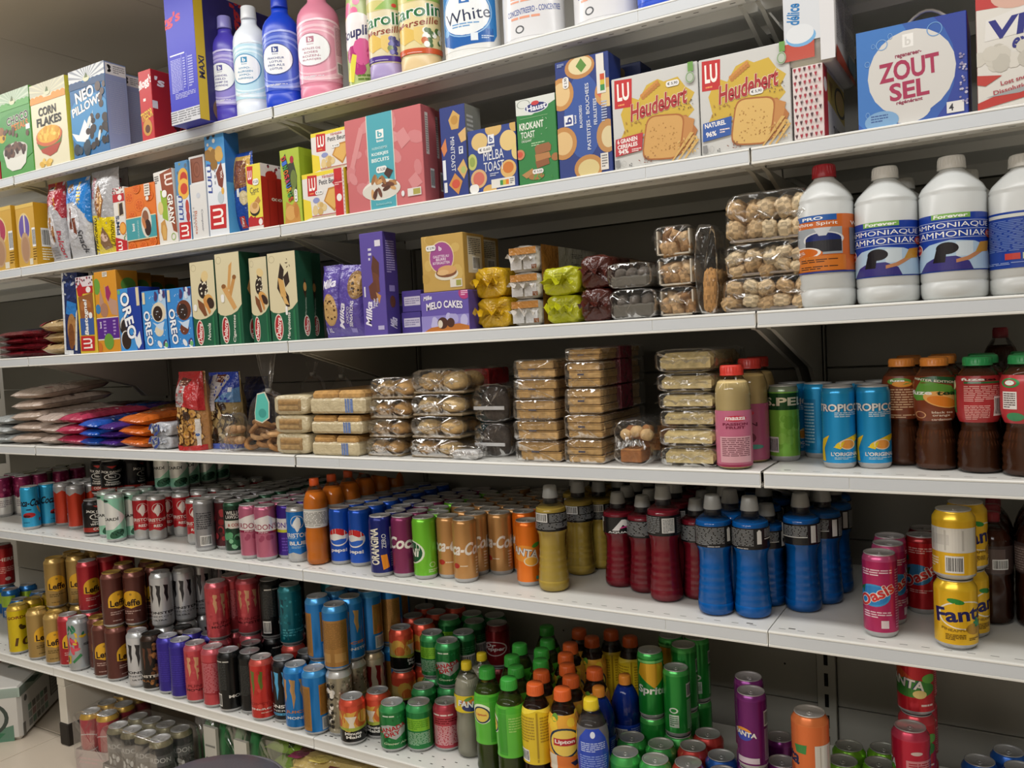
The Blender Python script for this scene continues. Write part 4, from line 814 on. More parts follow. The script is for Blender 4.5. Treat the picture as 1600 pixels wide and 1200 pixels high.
# ------------------------------------------------------------------ cartons
def LUlogo(x0, y0, x1, y1, rot=0):
    cx, cy = (x0+x1)/2, (y0+y1)/2; w, h = x1-x0, y1-y0
    o = [('p', [(x0+.04*w, y1), (x1, y1-.04*h), (x1-.06*w, y0), (x0, y0+.03*h)], '#bf2a2c')]
    if rot: o.append(('t', 'LU', cx, cy, .66*h, .62*w, '#f2eee8', {'rot': rot, 'b': .06}))
    else: o += [('t', 'LU', cx, cy+.06*h, .66*w, .6*h, '#f2eee8', {'b': .06}), ('l', x0+.2*w, y0+.08*h, x1-.2*w, y0+.18*h, 1, '#e89a5a')]
    return o
def price(s): return s
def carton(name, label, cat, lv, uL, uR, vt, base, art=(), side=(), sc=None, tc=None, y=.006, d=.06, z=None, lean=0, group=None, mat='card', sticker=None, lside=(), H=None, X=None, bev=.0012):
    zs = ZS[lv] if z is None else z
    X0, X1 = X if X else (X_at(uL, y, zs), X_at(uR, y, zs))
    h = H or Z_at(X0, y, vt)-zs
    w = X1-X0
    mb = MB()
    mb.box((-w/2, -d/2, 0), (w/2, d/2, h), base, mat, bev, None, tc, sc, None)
    mb.art(flat((-w/2, -d/2, 0), (1, 0, 0), (0, 0, 1), (0, -1, 0), w, h), art, mat)
    if side: mb.art(flat((w/2, -d/2, 0), (0, 1, 0), (0, 0, 1), (1, 0, 0), d, h), side, mat)
    if lside: mb.art(flat((-w/2, d/2, 0), (0, -1, 0), (0, 0, 1), (-1, 0, 0), d, h), lside, mat)
    # tuck flap line along the top
    mb.art(flat((-w/2, -d/2, h), (1, 0, 0), (0, 1, 0), (0, 0, 1), w, d), [('r', .02, .3, .98, .306, '#6a6560'), ('r', .02, .12, .98, .124, '#8a8580')], mat)
    loc = ((X0+X1)/2, y+d/2, zs)
    if sticker:
        t = thing(name, label, cat, loc, 0, group); mb.build('carton', t)
        for (sx, sy, sw, sh, txt, ro) in sticker:
            m2 = MB(); sf = flat((-w/2, -d/2-.0012, 0), (1, 0, 0), (0, 0, 1), (0, -1, 0), w, h)
            n = 16; P = []
            hw, hh = sw/2*w, sh/2*h; rr = min(hw, hh)*.9
            for i in range(n):
                a = 2*PI*i/n
                ex = (hw-rr)*(1 if cos(a) >= 0 else -1)+rr*cos(a); ey = (hh-rr)*(1 if sin(a) >= 0 else -1)+rr*sin(a)
                P.append((sx+ex/w, sy+ey/h))
            m2.put(sf, [P], '#e6e5e2', 'paper', 0)
            if ro: m2.art(sf, [('t', txt, sx, sy, sh*.8, sw*.5, '#55555a', {'rot': ro, 'b': .01})], 'paper')
            else: m2.art(sf, [('t', txt, sx, sy, sw*.76, sh*.5, '#55555a', {'b': .01})], 'paper')
            m2.build('price_sticker', t)
        o = t
    else:
        o = tag(mb.build(name), label, cat, group); o.location = loc
    if lean: o.rotation_euler.y = rad(lean)
    return (X0, X1, zs+h, o)

# ------------------------------------------------------------------ soft packs
def wob(seed, k=4):
    rr = random.Random(seed)
    T = [(rr.uniform(3, 9)*rr.choice((-1, 1)), rr.uniform(3, 12), rr.uniform(0, 6.3), rr.uniform(.5, 1)) for _ in range(k)]
    return lambda a, b: sum(q*sin(f*a*3+g*b*3+p) for f, g, p, q in T)/k
def pillow(mb, w, l, t, base, art=(), mat='film', seed=1, amp=.0025, n=16, back=None, back_art=(), sq=.5):
    """a sealed bag: width x, length up z, front faces -Y"""
    N = wob(seed); M = wob(seed+50)
    def env(a, b): return max(0, sin(PI*a))**(sq*.6)*max(0, sin(PI*min(1, max(0, (b-.045)/.91))))**sq
    def P(a, b, s, h):
        e = env(a, b); cr = 1 if b < .05 or b > .95 else 0
        x = (a-.5)*w*(1-.07*sin(PI*b))+amp*.6*M(b, a)
        yy = -s*(t/2*e+h)+amp*(N(a, b)*(e+.2))*(1 if s > 0 else .6)+(.0016*sin(a*90) if cr else 0)
        return Vector((x, yy, b*l))
    mb.grid(n, n+4, lambda a, b: P(a, b, 1, 0), base, mat)
    mb.grid(n, n+4, lambda a, b: P(1-a, b, -1, .0003), back or base, mat)
    if art: mb.art(Surf(lambda x, y, h: P(min(1, max(0, x)), min(1, max(0, y)), 1, h), w, l, 1/n, 1/(n+4)), art, mat, .0004, .00006)
    return P
def wrapbox(mb, w, d, h, base, mat='film', seed=1, amp=.002, nu=28, nv=16, ex=.45, cap=.16, fronty=.0, tail=0, art=(), side=(), top=()):
    """an overwrapped block: x across, y from the front (0) to the back (d), z from 0 up"""
    N = wob(seed, 5)
    def P(u, v, o=0.):
        a = 2*PI*u
        k = min(1, v/cap) if v < .5 else min(1, (1-v)/cap)
        s = .5+.5*k if k < 1 else 1
        s = (1-(1-k)**2.4)**.42 if k < 1 else 1
        c, q = cos(a), sin(a)
        x = (w/2)*abs(c)**ex*(1 if c >= 0 else -1); z = (h/2)*abs(q)**ex*(1 if q >= 0 else -1)
        yy = d*v
        if v < cap: yy = d*cap*(1-(1-v/cap)**.0)*0+d*.03*(v/cap)**2
        elif v > 1-cap: yy = d-d*.03*((1-v)/cap)**2
        else: yy = d*(.03+.94*(v-cap)/(1-2*cap))
        nz = amp*N(c*.5+q*.23, v+q*.3)
        x = x*s+nz*c; z = z*s+nz*q*.6
        return Vector((x, yy+amp*N(q+.3, c)*(1 if k < 1 else 0), max(0, z+h/2)))
    mb.grid(nu, nv, P, base, mat, True)
    if tail:                              # gathered end of the wrapper
        R = wob(seed+9)
        mb.grid(10, 4, lambda a, b: Vector(((a-.5)*w*(.55+.45*b), -tail*b, h*.5+amp*2.5*R(a, b)+h*.12*sin(a*19)*b)), base, mat)
    if art: mb.art(flat((-w/2, -amp*1.1-.0004, 0), (1, 0, 0), (0, 0, 1), (0, -1, 0), w, h), art, mat)
    if side: mb.art(flat((w/2+amp*.8, d*.03, 0), (0, 1, 0), (0, 0, 1), (1, 0, 0), d*.94, h), side, mat)
    if top: mb.art(flat((-w/2, d*.03, h+amp*.5), (1, 0, 0), (0, 1, 0), (0, 0, 1), w, d*.94), top, mat)
def blob(mb, c, r, col, m='food', seg=10, seed=0, lump=.06):
    N = wob(seed, 3); c = Vector(c); r = Vector(r) if not isinstance(r, (int, float)) else Vector((r, r, r))
    def P(u, v):
        a, b = 2*PI*u, PI*(v-.5)
        k = 1+lump*N(cos(a)*.5, v+sin(a)*.3)
        return (c.x+r.x*cos(a)*cos(b)*k, c.y+r.y*sin(a)*cos(b)*k, c.z+r.z*sin(b)*k)
    mb.grid(seg, max(5, seg*2//3), P, col, m, True)
def wlump(mb, c, r, cols, seed=0, ridge=.07, nr=5, tilt=.5, seg=20):
    """a chunky baked piece; its grid of ridges is baked darker"""
    rr = random.Random(seed); N = wob(seed, 3); c = Vector(c)
    A = Matrix.Rotation(rr.uniform(-tilt, tilt), 3, 'X') @ Matrix.Rotation(rr.uniform(-tilt, tilt), 3, 'Y') @ Matrix.Rotation(rr.uniform(-tilt, tilt), 3, 'Z')
    col = rr.choice(cols); dk = tuple(k*.66 for k in L(col)); lt = L(col)
    def sg(v, e): return abs(v)**e*(1 if v >= 0 else -1)
    def P(u, v):
        a, b = 2*PI*u, PI*(v-.5)
        x, y, z = sg(cos(a), .7)*sg(cos(b), .7), sg(sin(a), .7)*sg(cos(b), .7), sg(sin(b), .7)
        k = 1+ridge*cos(nr*PI*x)*cos(nr*PI*z)*(1 if ridge else 0)+.06*N(x*.4, z*.4+y*.2)
        return c+A @ Vector((r[0]*x*k, r[1]*y*k, r[2]*z*k))
    def q(u, v):
        a, b = 2*PI*u, PI*(v-.5)
        x, z = sg(cos(a), .7)*sg(cos(b), .7), sg(sin(b), .7)
        return dk if ridge and cos(nr*PI*x)*cos(nr*PI*z) < -.25 else lt
    mb.grid(seg, seg*2//3, P, q, 'food', True)
def waffle(mb, x0, y0, z0, x1, y1, z1, col, dark, cell=.014):
    """a slab with square pockets on its top and front"""
    nx, ny = max(2, round((x1-x0)/cell)), max(2, round((y1-y0)/cell))
    mb.box((x0, y0, z0), (x1, y1, z1-.0025), col, 'food', .002)
    for i in range(nx+1):
        x = x0+.002+(x1-x0-.004)*i/nx; mb.box((x-.0018, y0+.001, z1-.003), (x+.0018, y1-.001, z1), col, 'food', .0007)
    for j in range(ny+1):
        yy = y0+.002+(y1-y0-.004)*j/ny; mb.box((x0+.001, yy-.0018, z1-.003), (x1-.001, yy+.0018, z1), dark, 'food', .0007)
def spot(lv, uL, uR, vt, y, z=None):
    zs = ZS[lv] if z is None else z
    X0, X1 = X_at(uL, y, zs), X_at(uR, y, zs)
    return X0, X1, zs, (Z_at((X0+X1)/2, y, vt)-zs if vt else None)
def place(o, x, y, z, rz=0, rx=0, ry=0):
    o.location = (x, y, z); o.rotation_euler = (rx, ry, rz); return o
POS = {1: ['the only one'], 2: ['lower of two stacked', 'upper of two stacked'], 3: ['lowest of three stacked', 'middle of three stacked', 'topmost of three stacked']}
def pos(i, n):
    if n in POS: return POS[n][i]
    return 'lowest of its stack' if i == 0 else 'topmost of its stack' if i == n-1 else '%s from the bottom of its stack' % ['', 'second', 'third', 'fourth', 'fifth', 'sixth', 'seventh'][i]
# ------------------------------------------------------------------ top shelf
RAYS = lambda c: [('p', [(.5, .86), (.5+.9*cos(a), .86+.5*sin(a)), (.5+.9*cos(a+.1), .86+.5*sin(a+.1))], c) for a in [.15+.27*k for k in range(11)]]
def clip01(els):
    o = []
    for e in els:
        if e[0] == 'p':
            p = e[1]
            for ax, v, lo in ((0, 0, False), (0, 1, True), (1, 0, False), (1, 1, True)): p = cutx(p, v, ax, lo) if len(p) > 2 else p
            if len(p) > 2: o.append(('p', p, e[2]))
        else: o.append(e)
    return o
TREES = lambda c, y: [('e', x, y, .07, .035, c) for x in (.07, .2, .31, .68, .8, .93)]+[('r', 0, y-.05, 1, y, c)]
EMB = [('e', .5, .87, .09, .035, '#cfcfae'), ('p', [(.45, .88), (.55, .88), (.5, .94)], '#5a6a3a')]
carton('cereal_box', 'red cereal box cut off by the left photo edge', 'cereal box', 0, -58, 1, 168, '#a52a2e', d=.07, tc='#c8b8a8')
carton('cereal_box', 'green chocolate cereal box with white bowl picture', 'cereal box', 0, 3, 54, 151, '#4f9448', clip01([('r', 0, .86, 1, 1, '#a9bda2')]+RAYS('#c3d0ba')+TREES('#5aa04e', .84)+EMB+[('e', .5, .45, .8, .3, '#3f8a3e'), ('t', 'CHOCO', .62, .66, .66, .1, '#1f140e', {'b': .06, 'out': '#e9e4d6', 'rot': 4}), ('t', 'PETALS', .68, .57, .5, .08, '#c87a2a', {'b': .05, 'out': '#5a3416', 'rot': 4}), ('e', .12, .5, .12, .08, '#c8a02a'), ('e', .1, .56, .1, .05, '#8a5a2a'), ('p', [(.12, .3), (.86, .3), (.78, .12), (.62, .06), (.36, .06), (.2, .12)], '#d6d6cc'), ('e', .49, .3, .37, .09, '#c8c4ba'), ('s', 30, 3, .2, .25, .78, .36, .06, ['#4a3028', '#6a4a3a', '#382018'], .8), ('s', 8, 8, .1, .45, .9, .55, .05, ['#5a3a28']), ('r', .86, .5, .98, .56, '#e6e6e0'), ('r', .0, .0, .2, .6, '#3a7a3a')][:-1]), d=.075, side=[('r', 0, 0, 1, 1, '#6ab04e')], tc='#b9c4b0')
carton('cereal_box', 'cream cereal box with CORN FLAKES lettering and bowl picture', 'cereal box', 0, 55.5, 110, 136, '#d9d2b4', clip01([('r', 0, .86, 1, 1, '#bfbda6')]+RAYS('#d3cfb2')+TREES('#dd9038', .82)+EMB+[('t', 'CORN', .47, .66, .5, .1, '#141210', {'b': .03}), ('t', 'FLAKES', .5, .54, .7, .1, '#141210', {'b': .03}), ('p', [(.1, .32), (.84, .38), (.8, .26), (.66, .15), (.46, .12), (.25, .18)], '#a8402e'), ('p', [(.12, .29), (.83, .33), (.79, .25), (.2, .22)], '#5a7a3a'), ('e', .47, .36, .37, .12, '#c8643a'), ('e', .47, .38, .33, .1, '#dba83c'), ('s', 26, 5, .2, .32, .74, .46, .06, ['#e8bc50', '#d0962c', '#f0cc68'], .6), ('s', 7, 9, .15, .02, .5, .12, .07, ['#e0bc60', '#d2a848'], .6)]), d=.075, side=[('r', 0, 0, 1, 1, '#e6da4e')], sc='#e6da4e', tc='#d9d2a8')
NEO = clip01([('r', 0, .86, 1, 1, '#d3d6d6')]+RAYS('#8f949c')+TREES('#26486e', .83)+EMB+[('e', .5, .4, .6, .3, '#3f86b8'), ('t', 'NEO', .42, .7, .52, .13, '#f2f2f0', {'b': .07, 'out': '#15212f', 'rot': 8}), ('t', 'PILLOWS', .46, .57, .84, .1, '#f2f2f0', {'b': .06, 'out': '#15212f', 'rot': 10}), ('p', [(0, .3), (.2, .26), (.38, .42), (.5, .3), (.62, .5), (.58, .3), (.4, .16), (.12, .2)], '#dfe4e6'), ('s', 16, 4, .45, .06, .98, .45, .085, ['#3a302c', '#4d413b', '#2a2220'], .8), ('s', 5, 2, .7, .5, .98, .76, .07, ['#5a4c46', '#463a36']), ('e', .5, .38, .1, .03, '#d9d9d4', 60), ('e', .76, .2, .09, .02, '#e2e0da', 70), ('s', 8, 6, .05, .03, .5, .15, .08, ['#33424e', '#27333c'])])
NSD = [('r', .05, .86, .97, .985, '#dcdcdc'), ('l', .4, .88, .92, .97, 4, '#8a8a8a'), ('e', .22, .93, .04, .04, '#1a1a1a', 30), ('e', .22, .9, .09, .016, '#1a1a1a', 30), ('e', .22, .95, .09, .016, '#1a1a1a', -30), ('l', .15, .2, .88, .8, 26, '#98a2c0')]
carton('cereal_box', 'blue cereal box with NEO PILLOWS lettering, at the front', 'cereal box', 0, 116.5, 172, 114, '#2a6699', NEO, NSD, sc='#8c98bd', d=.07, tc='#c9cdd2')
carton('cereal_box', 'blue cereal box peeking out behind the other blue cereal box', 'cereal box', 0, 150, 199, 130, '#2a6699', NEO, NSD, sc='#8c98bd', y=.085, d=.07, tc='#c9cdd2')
carton('cereal_box', 'red cereal box with white cursive name and yellow biscuit lettering', 'cereal box', 0, 223, 242, 113, '#b82529', [('t', "Kellogg's", .35, .8, 1.5, .16, '#f0e8e4', {'sh': .2, 'b': .03, 'rot': 16}), ('t', 'TRESOR', .5, .36, .95, .13, '#e2b03a', {'b': .06, 'out': '#3a2010', 'rot': 14}), ('e', .5, .18, .36, .12, '#c08a3a'), ('e', .5, .16, .2, .06, '#5a2f18'), ('r', .3, .56, .5, .6, '#e6d8d4')], [('t', "'s", .16, .84, .2, .14, '#f0e8e4', {'sh': .2, 'b': .05}), ('e', .5, .55, .16, .04, '#3a2010'), ('t', 'TRESOR', .5, .55, .28, .03, '#e2b03a'), ('s', 8, 4, .42, .14, .58, .45, .04, ['#401010']), ('r', -.0, .44, .1, .55, '#dcd6d4'), ('p', [(.2, 0), (.9, 0), (.7, .06), (.3, .06)], '#e6e0da')], sc='#a92428', d=.17, tc='#b03034')
# the tall box overhangs the shelf edge, narrow side to the front
x0, x1, zt, o = carton('cereal_box', 'tall violet blue cereal box overhanging the shelf edge, MAXI on yellow stripe', 'cereal box', 0, 269, 313.5, 0, '#3033b0', [('t', "Kellogg's", -.3, .78, 1.7, .11, '#c9304a', {'sh': .2, 'b': .04, 'rot': 7}), ('l', .1, .24, .46, .5, 22, '#a9abdc'), ('r', .48, .24, .486, .52, '#c9cbe8'), ('r', .66, .24, .666, .52, '#c9cbe8'), ('l', .52, .26, .6, .5, 12, '#a9abdc'), ('l', .7, .26, .86, .5, 12, '#a9abdc'), ('r', .1, .525, .6, .535, '#e0e0ee'), ('l', .2, .19, .9, .235, 4, '#a9abdc'), ('r', 0, 0, 1, .105, '#c4c5ca'), ('l', -.0, .01, 1, .1, 5, '#76777c')], [('r', 0, 0, .11, 1, '#c4a628'), ('t', 'MAXI', .055, .4, .17, .07, '#2a2440', {'rot': 90, 'b': .03}), ('t', "Kellogg's", .55, .7, .7, .2, '#a3242c', {'rot': 90, 'sh': .2, 'b': .04}), ('e', .3, .1, .14, .1, '#6a5038')], sc='#241e58', y=-.042, d=.26, H=.33, tc='#3a3a90')
bottle('softener_bottle', 'lilac fabric softener bottle beside the tall violet cereal box', 0, 355, 186, .041, 27, 'softlilac', rot=-18)
bottle('softener_bottle', 'white and pale blue fabric softener bottle', 0, 398, 178, .044, 12, 'softwhite', rot=-14)
bottle('softener_bottle', 'royal blue fabric softener bottle with round lotus label', 0, 444, 164, .046, -6, 'softblue', rot=-10)
bottle('softener_bottle', 'pink fabric softener bottle with round rose label', 0, 504, 153, .052, -26, 'softpink', rot=-14)
def flask(body, lab, z0, z1, art, prof, cap, fill=1, sy=.8): return lambda R, H: pieces(prof, R, H, 1, body, (z0, z1), (.9, .36, .34), cap, art, lab, opaque=body, sx=1, sy=sy)
CAR = [(.9, 0), (.98, .01), (1, .03), (1, .1), (.97, .11), (1, .125), (.97, .14), (1, .155), (1, .2), (1, .58), (.94, .66), (.7, .78), (.42, .86), (.36, .9)]
JUG = [(.8, 0), (.96, .008), (1, .04), (1, .3), (.98, .5), (.9, .68), (.66, .8), (.4, .87), (.34, .9)]
def caro(c, fl, flc, bandc): return [('e', .3, .86, .3, .08, '#c9c27a'), ('p', [(.3, .8), (1.1, .8), (1.1, .98), (.55, .96)], '#8fb45a'), ('e', .85, .9, .07, .05, '#d8c8b8'), ('p', [(.82, .94), (.88, .94), (.85, 1)], '#c8604a'), ('t', 'Carolin', .4, .645, 1.0, .19, '#1f6a3a', {'b': .02, 'out': '#f2f2ee', 'ow': .06, 'sh': .1, 'rot': 6}), ('e', .66, .86, .05, .03, '#c8403a'), ('t', 'Marseille', .45, .475, .74, .1, '#8a3a2a', {'sh': .3, 'b': .01, 'rot': 8}), ('p', [(.1, .4), (.25, .44), (.4, .36), (.4, .22), (.22, .16), (.08, .24)], '#d9b860'), ('p', [(.4, .4), (.55, .42), (.62, .28), (.5, .14), (.4, .22)], '#e0c478'), ('s', 22, 4, .55, .14, .88, .38, .045, fl), ('r', -.1, .02, 1.0, .1, bandc), ('l', -.05, .03, .95, .09, 2, '#d8ccd0')]
BSPEC['soaplav'] = flask('#a596c4', '#d9cfae', .11, .57, caro('', ['#4a4a90', '#6a68ac', '#3a3a7a', '#7a8a5a'], '', '#4a2f8a'), CAR, '#c8c4d0')
BSPEC['soapflower'] = flask('#d8bf90', '#dccf9c', .11, .57, caro('', ['#e6e4da', '#f0efe8', '#4a6a3a', '#c86a3a'], '', '#c8552a'), CAR, '#d8d0b8')
BSPEC['softflower'] = flask('#86b44a', '#a9b878', .02, .8, [('s', 14, 5, .1, .55, 1., 1, .12, ['#d8568a', '#e07a9e', '#c83a6a', '#e8c84a']), ('e', .4, .5, .45, .2, '#e3dfe0'), ('t', 'Soupline', .45, .5, .9, .13, '#2a2a5a', {'sh': .2, 'b': .04, 'rot': 10}), ('s', 10, 2, .3, .14, .9, .36, .16, ['#b8407a', '#cc5a90', '#a83070']), ('p', [(.1, .05), (.3, .3), (.4, .28), (.3, .02)], '#d8d04a'), ('l', .4, .03, .9, .1, 2, '#5a7a2a')], JUG, '#d4d4d2')
BSPEC['softtropic'] = flask('#b4503a', '#b8643e', .06, .8, [('s', 30, 8, .0, .1, 1, .95, .12, ['#d8503a', '#e08a3a', '#7aa03a', '#c83a5a', '#e8c04a'])], JUG, '#7d7f82')
BSPEC['jugblue'] = flask('#dcddda', '#dcddda', .08, .53, [('p', [(.13, .12), (.3, .04), (.8, .1), (.86, .2), (.86, 1), (.1, 1), (.1, .2)], '#2f7cc0'), ('p', [(.13, .12), (.3, .04), (.8, .1), (.8, .3), (.14, .3)], '#1f5ea8'), ('e', .46, .56, .3, .34, '#e4e8ea'), ('o', .46, .56, .33, .37, .05, '#8fb8dc'), ('r', .4, .72, .52, .86, '#2f6aae'), ('t', 'b', .46, .79, .06, .09, '#f2f2f2', B_), ('t', 'White', .48, .53, .56, .19, '#1f2a4a', {'b': .0, 'rot': 6}), ('l', .3, .34, .62, .42, 2, '#6a9ac8'), ('e', .2, .3, .05, .06, '#6aa0d0'), ('r', .52, .12, .6, .24, '#dfe6ec'), ('l', .64, .14, .8, .2, 2, '#c8d8ea')], JUG, '#d8d8d6', sy=.6)
JW = [('t', 'SUPER', .55, .74, .4, .08, '#d87a5a', {'rot': 2}), ('l', .3, .52, .85, .68, 3, '#dd9a80'), ('t', 'CONCENTREERD - CONCENTREE', .56, .4, .62, .09, '#4a5a9a', {'b': .01, 'rot': 3}), ('l', .3, .26, .8, .33, 1, '#dd9a80'), ('o', .4, .12, .05, .06, .3, '#55585c')]
BSPEC['jugwhite'] = flask('#d9d9da', '#d6d6d8', .06, .5, JW, JUG, '#d8d8d6', sy=.6)
BSPEC['jugblueplain'] = flask('#2550c8', '#2a58d0', .06, .5, [], JUG, '#2550c8', sy=.8)
bottle('softener_bottle', 'dark flowery softener bottle with grey cap behind the pink bottle', 0, 531, 140, .036, .23, 'softtropic', xy=(.235, .125))
bottle('softener_bottle', 'green softener bottle with pink flowers and cloud label', 0, 561, 131, .036, .3, 'softflower', rot=-6, xy=(.262, .05))
bottle('soap_bottle', 'purple liquid soap bottle with lavender picture', 0, 598, 122, .041, .32, 'soaplav', rot=0, xy=(.338, .045))
bottle('soap_bottle', 'honey coloured liquid soap bottle with white flower picture', 0, 652, 110, .0465, .32, 'soapflower', rot=0)
bottle('bleach_jug', 'white jug with blue WHITE label', 0, 727, 95, .062, .3, 'jugblue', rot=-12, xy=(.549, .07))
bottle('bleach_jug', 'white jug with orange and blue print, left of two', 0, 828, 70, .066, .3, 'jugwhite', rot=-16, xy=(.7, .075))
bottle('bleach_jug', 'white jug with orange and blue print, right of two', 0, 941, 42, .066, .3, 'jugwhite', rot=-20, xy=(.864, .075))
bottle('bleach_jug', 'blue container at the top photo edge right of the white jugs', 0, 1028, 8, .04, .25, 'jugblueplain', xy=(.985, .05))
settle(0)
# ------------------------------------------------------------------ second shelf: biscuits
HEART = lambda n, sd: [('s', n, sd, .04, .02, .96, .98, .05, ['#b3283a', '#8a2030', '#c8586a'], .7)]
def hearts(nx, ny, x0=0., y0=0., x1=1., y1=1., r=.03):
    o = []
    for i in range(nx):
        for j in range(ny):
            x = x0+(x1-x0)*(i+.5+.25*(j % 2))/nx; y = y0+(y1-y0)*(j+.5)/ny
            if x < x1-r: o.append(('p', [(x-r, y+r*.3), (x-r*.5, y+r*.8), (x, y+r*.4), (x+r*.5, y+r*.8), (x+r, y+r*.3), (x, y-r*.8)], '#a3283a' if (i+j) % 3 else '#4a2a30'))
    return o
def TOASTP(x, y, w, h, c1, c2):
    def q(k):
        o = []
        for i in range(28):
            a = 2*PI*i/28; X = .46*k*w*abs(cos(a))**.4*(1 if cos(a) > 0 else -1); Y = .5*k*h*abs(sin(a))**.4*(1 if sin(a) > 0 else -1)
            o.append((x+X*.97+Y*.17*w/h, y+Y*.95-X*.1*h/w))
        return o
    return [('p', q(1), c1), ('p', q(.93), c2), ('s', 46, 9, x-.3*w, y-.32*h, x+.32*w, y+.32*h, .007, ['#b0843e', '#a87838'])]
for uL, uR, vt, c2, wh, yy in ((-12, 24, 329, '#a8405a', 'left of the pair', .008), (31, 59, 322, '#6a5aa0', 'right of the pair', .008)):
    carton('biscuit_pack', 'mustard yellow biscuit pack with long oval picture, '+wh, 'biscuits', 1, uL, uR, vt, '#c79a30', [('r', 0, 0, 1, 1, '#c9a04a'), ('e', .42, .62, .33, .24, '#d9c48a'), ('e', .42, .62, .29, .21, c2), ('r', .4, .42, .48, .83, '#d9ccb8'), ('e', .42, .3, .26, .25, '#b89878'), ('e', .42, .28, .2, .2, '#a98468'), ('b', .82, .3, 1., .6), ('l', .82, .08, 1, .28, 5, '#7a5a1a'), ('r', .6, .02, .78, .12, '#d8d2c0'), ('r', .0, .94, 1, 1, '#d6b45e')], [('r', 0, 0, 1, 1, '#c0901e'), ('b', .2, .3, .7, .6), ('l', .2, .08, .7, .28, 5, '#e8e0c8')], sc='#c0901e', tc='#d8b448', d=.09, y=yy)
def standbag(name, label, lv, uL, uR, vt, t, base, art, cat='biscuits', y=.01, seed=1, lean=0, mat='film', back=None, amp=.003, rx=0, group=None):
    X0, X1, zs, h = spot(lv, uL, uR, vt, y)
    mb = MB(); pillow(mb, X1-X0, h, t, base, art, mat, seed, amp, 14, back)
    o = tag(mb.build(name), label, cat, group)
    place(o, (X0+X1)/2, y+t/2+.006, zs+.001, 0, rad(rx), rad(lean)); return o
def sponge(x, y, h, c): return [('r', x-.06, y-h/2, x+.06, y+h/2, '#6a3a28'), ('r', x-.045, y-h/2, x-.012, y+h/2, c), ('r', x+.012, y-h/2, x+.045, y+h/2, c)]
standbag('cake_bag', 'clear cake bag with red printed top, standing by the yellow packs', 1, 70, 96.5, 284, .05, '#a9a8ac', [('p', [(0, .6), (0, 1), (1, 1), (1, .5), (.8, .62), (.5, .72), (.2, .7)], '#9a2230'), ('t', 'Nut', .55, .88, .5, .09, '#c9a03a', {'rot': -80, 'sh': .2, 'b': .03}), ('e', .4, .42, .24, .2, '#cfcdd0')]+sponge(.35, .45, .22, '#c89a6a')+sponge(.5, .35, .2, '#b88858')+[('l', .2, .04, .6, .2, 5, '#8a888c'), ('t', 'Balconi', .82, .2, .36, .2, '#b03040', {'rot': -85, 'sh': .2}), ('r', .2, .9, .5, .96, '#e8e8ea'), ('r', .24, .915, .46, .95, '#3a3436')], seed=3)
standbag('cake_bag', 'clear cake bag with blue printed top beside the red topped bag', 1, 99, 135, 277, .05, '#b4b4b8', [('p', [(0, .68), (0, 1), (1, 1), (1, .42), (.85, .55), (.5, .7), (.2, .7)], '#1f78c4'), ('t', 'Milk', .68, .8, .34, .14, '#d8b84a', {'rot': -85, 'sh': .2, 'b': .04}), ('e', .3, .88, .14, .06, '#8a6a4a'), ('e', .42, .45, .3, .2, '#cfcfd4')]+sponge(.35, .5, .26, '#7a4638')+sponge(.5, .4, .2, '#8a5040')+[('t', 'Snack', .74, .2, .3, .2, '#3a3a40', {'rot': -80, 'sh': .3})], seed=5)
standbag('cake_bag', 'clear wafer bag with yellow printed base', 1, 138, 180, 263, .05, '#a3a2a4', [('p', [(0, 0), (1, 0), (1, .42), (.6, .42), (.35, .46), (0, .48)], '#d9c21c'), ('p', [(.4, .82), (.62, .62), (.5, .42), (.36, .44), (.24, .6)], '#8a5a34'), ('p', [(.42, .78), (.46, .6), (.4, .46), (.34, .5)], '#d0a468'), ('p', [(.5, .72), (.58, .62), (.5, .47), (.46, .5)], '#d0a468'), ('t', 'Balconi', .16, .8, .24, .2, '#a3283a', {'rot': 80, 'sh': .25}), ('p', [(.3, .14), (.5, .32), (.66, .22), (.7, .08), (.4, .06)], '#8a6a50'), ('e', .5, .2, .12, .05, '#d6b8a8'), ('t', 'Trancetto', .16, .25, .4, .16, '#3a3418', {'rot': 75, 'sh': .2}), ('t', 'Limone', .8, .24, .3, .14, '#6a5a18', {'rot': 80, 'sh': .2})], seed=8)
standbag('cake_bag', 'clear wafer bag half hidden behind the narrow biscuit box', 1, 172, 197, 262, .04, '#9f9ea0', [('t', 'Balconi', .5, .72, .36, .4, '#a3283a', {'rot': 80, 'sh': .25, 'b': .02})], y=.085, seed=9)
PIM = [('s', 20, 4, .02, .9, .98, 1, .05, ['#5a3030', '#b3283a']), ('r', 0, .78, 1, .9, '#b3262e'), ('e', .62, .84, .18, .045, '#e8e0dc'), ('r', .42, .56, .86, .76, '#c8b898'), ('p', [(.5, .56), (.86, .58), (.8, .76), (.52, .74)], '#3a2a24'), ('t', "PIM'S", .3, .42, .3, .3, '#3a4a6a', {'rot': 90, 'b': .03}), ('e', .72, .36, .3, .1, '#c87a2a'), ('e', .72, .36, .24, .08, '#e2a44a'), ('p', [(0, 0), (1, 0), (1, .16), (0, .24)], '#b8282e'), ('t', 'LU', .4, .1, .14, .36, '#f2ece8', {'rot': 90, 'b': .05}), ('s', 4, 2, .6, .18, .95, .26, .05, ['#5a8a3a'])]
carton('biscuit_box', 'narrow white and red box with orange slice and sideways lettering', 'biscuits', 1, 182.5, 200, 295, '#dcd8d2', PIM, y=.02, d=.06)
OR = [('r', 0, 0, 1, 1, '#d9722a')]
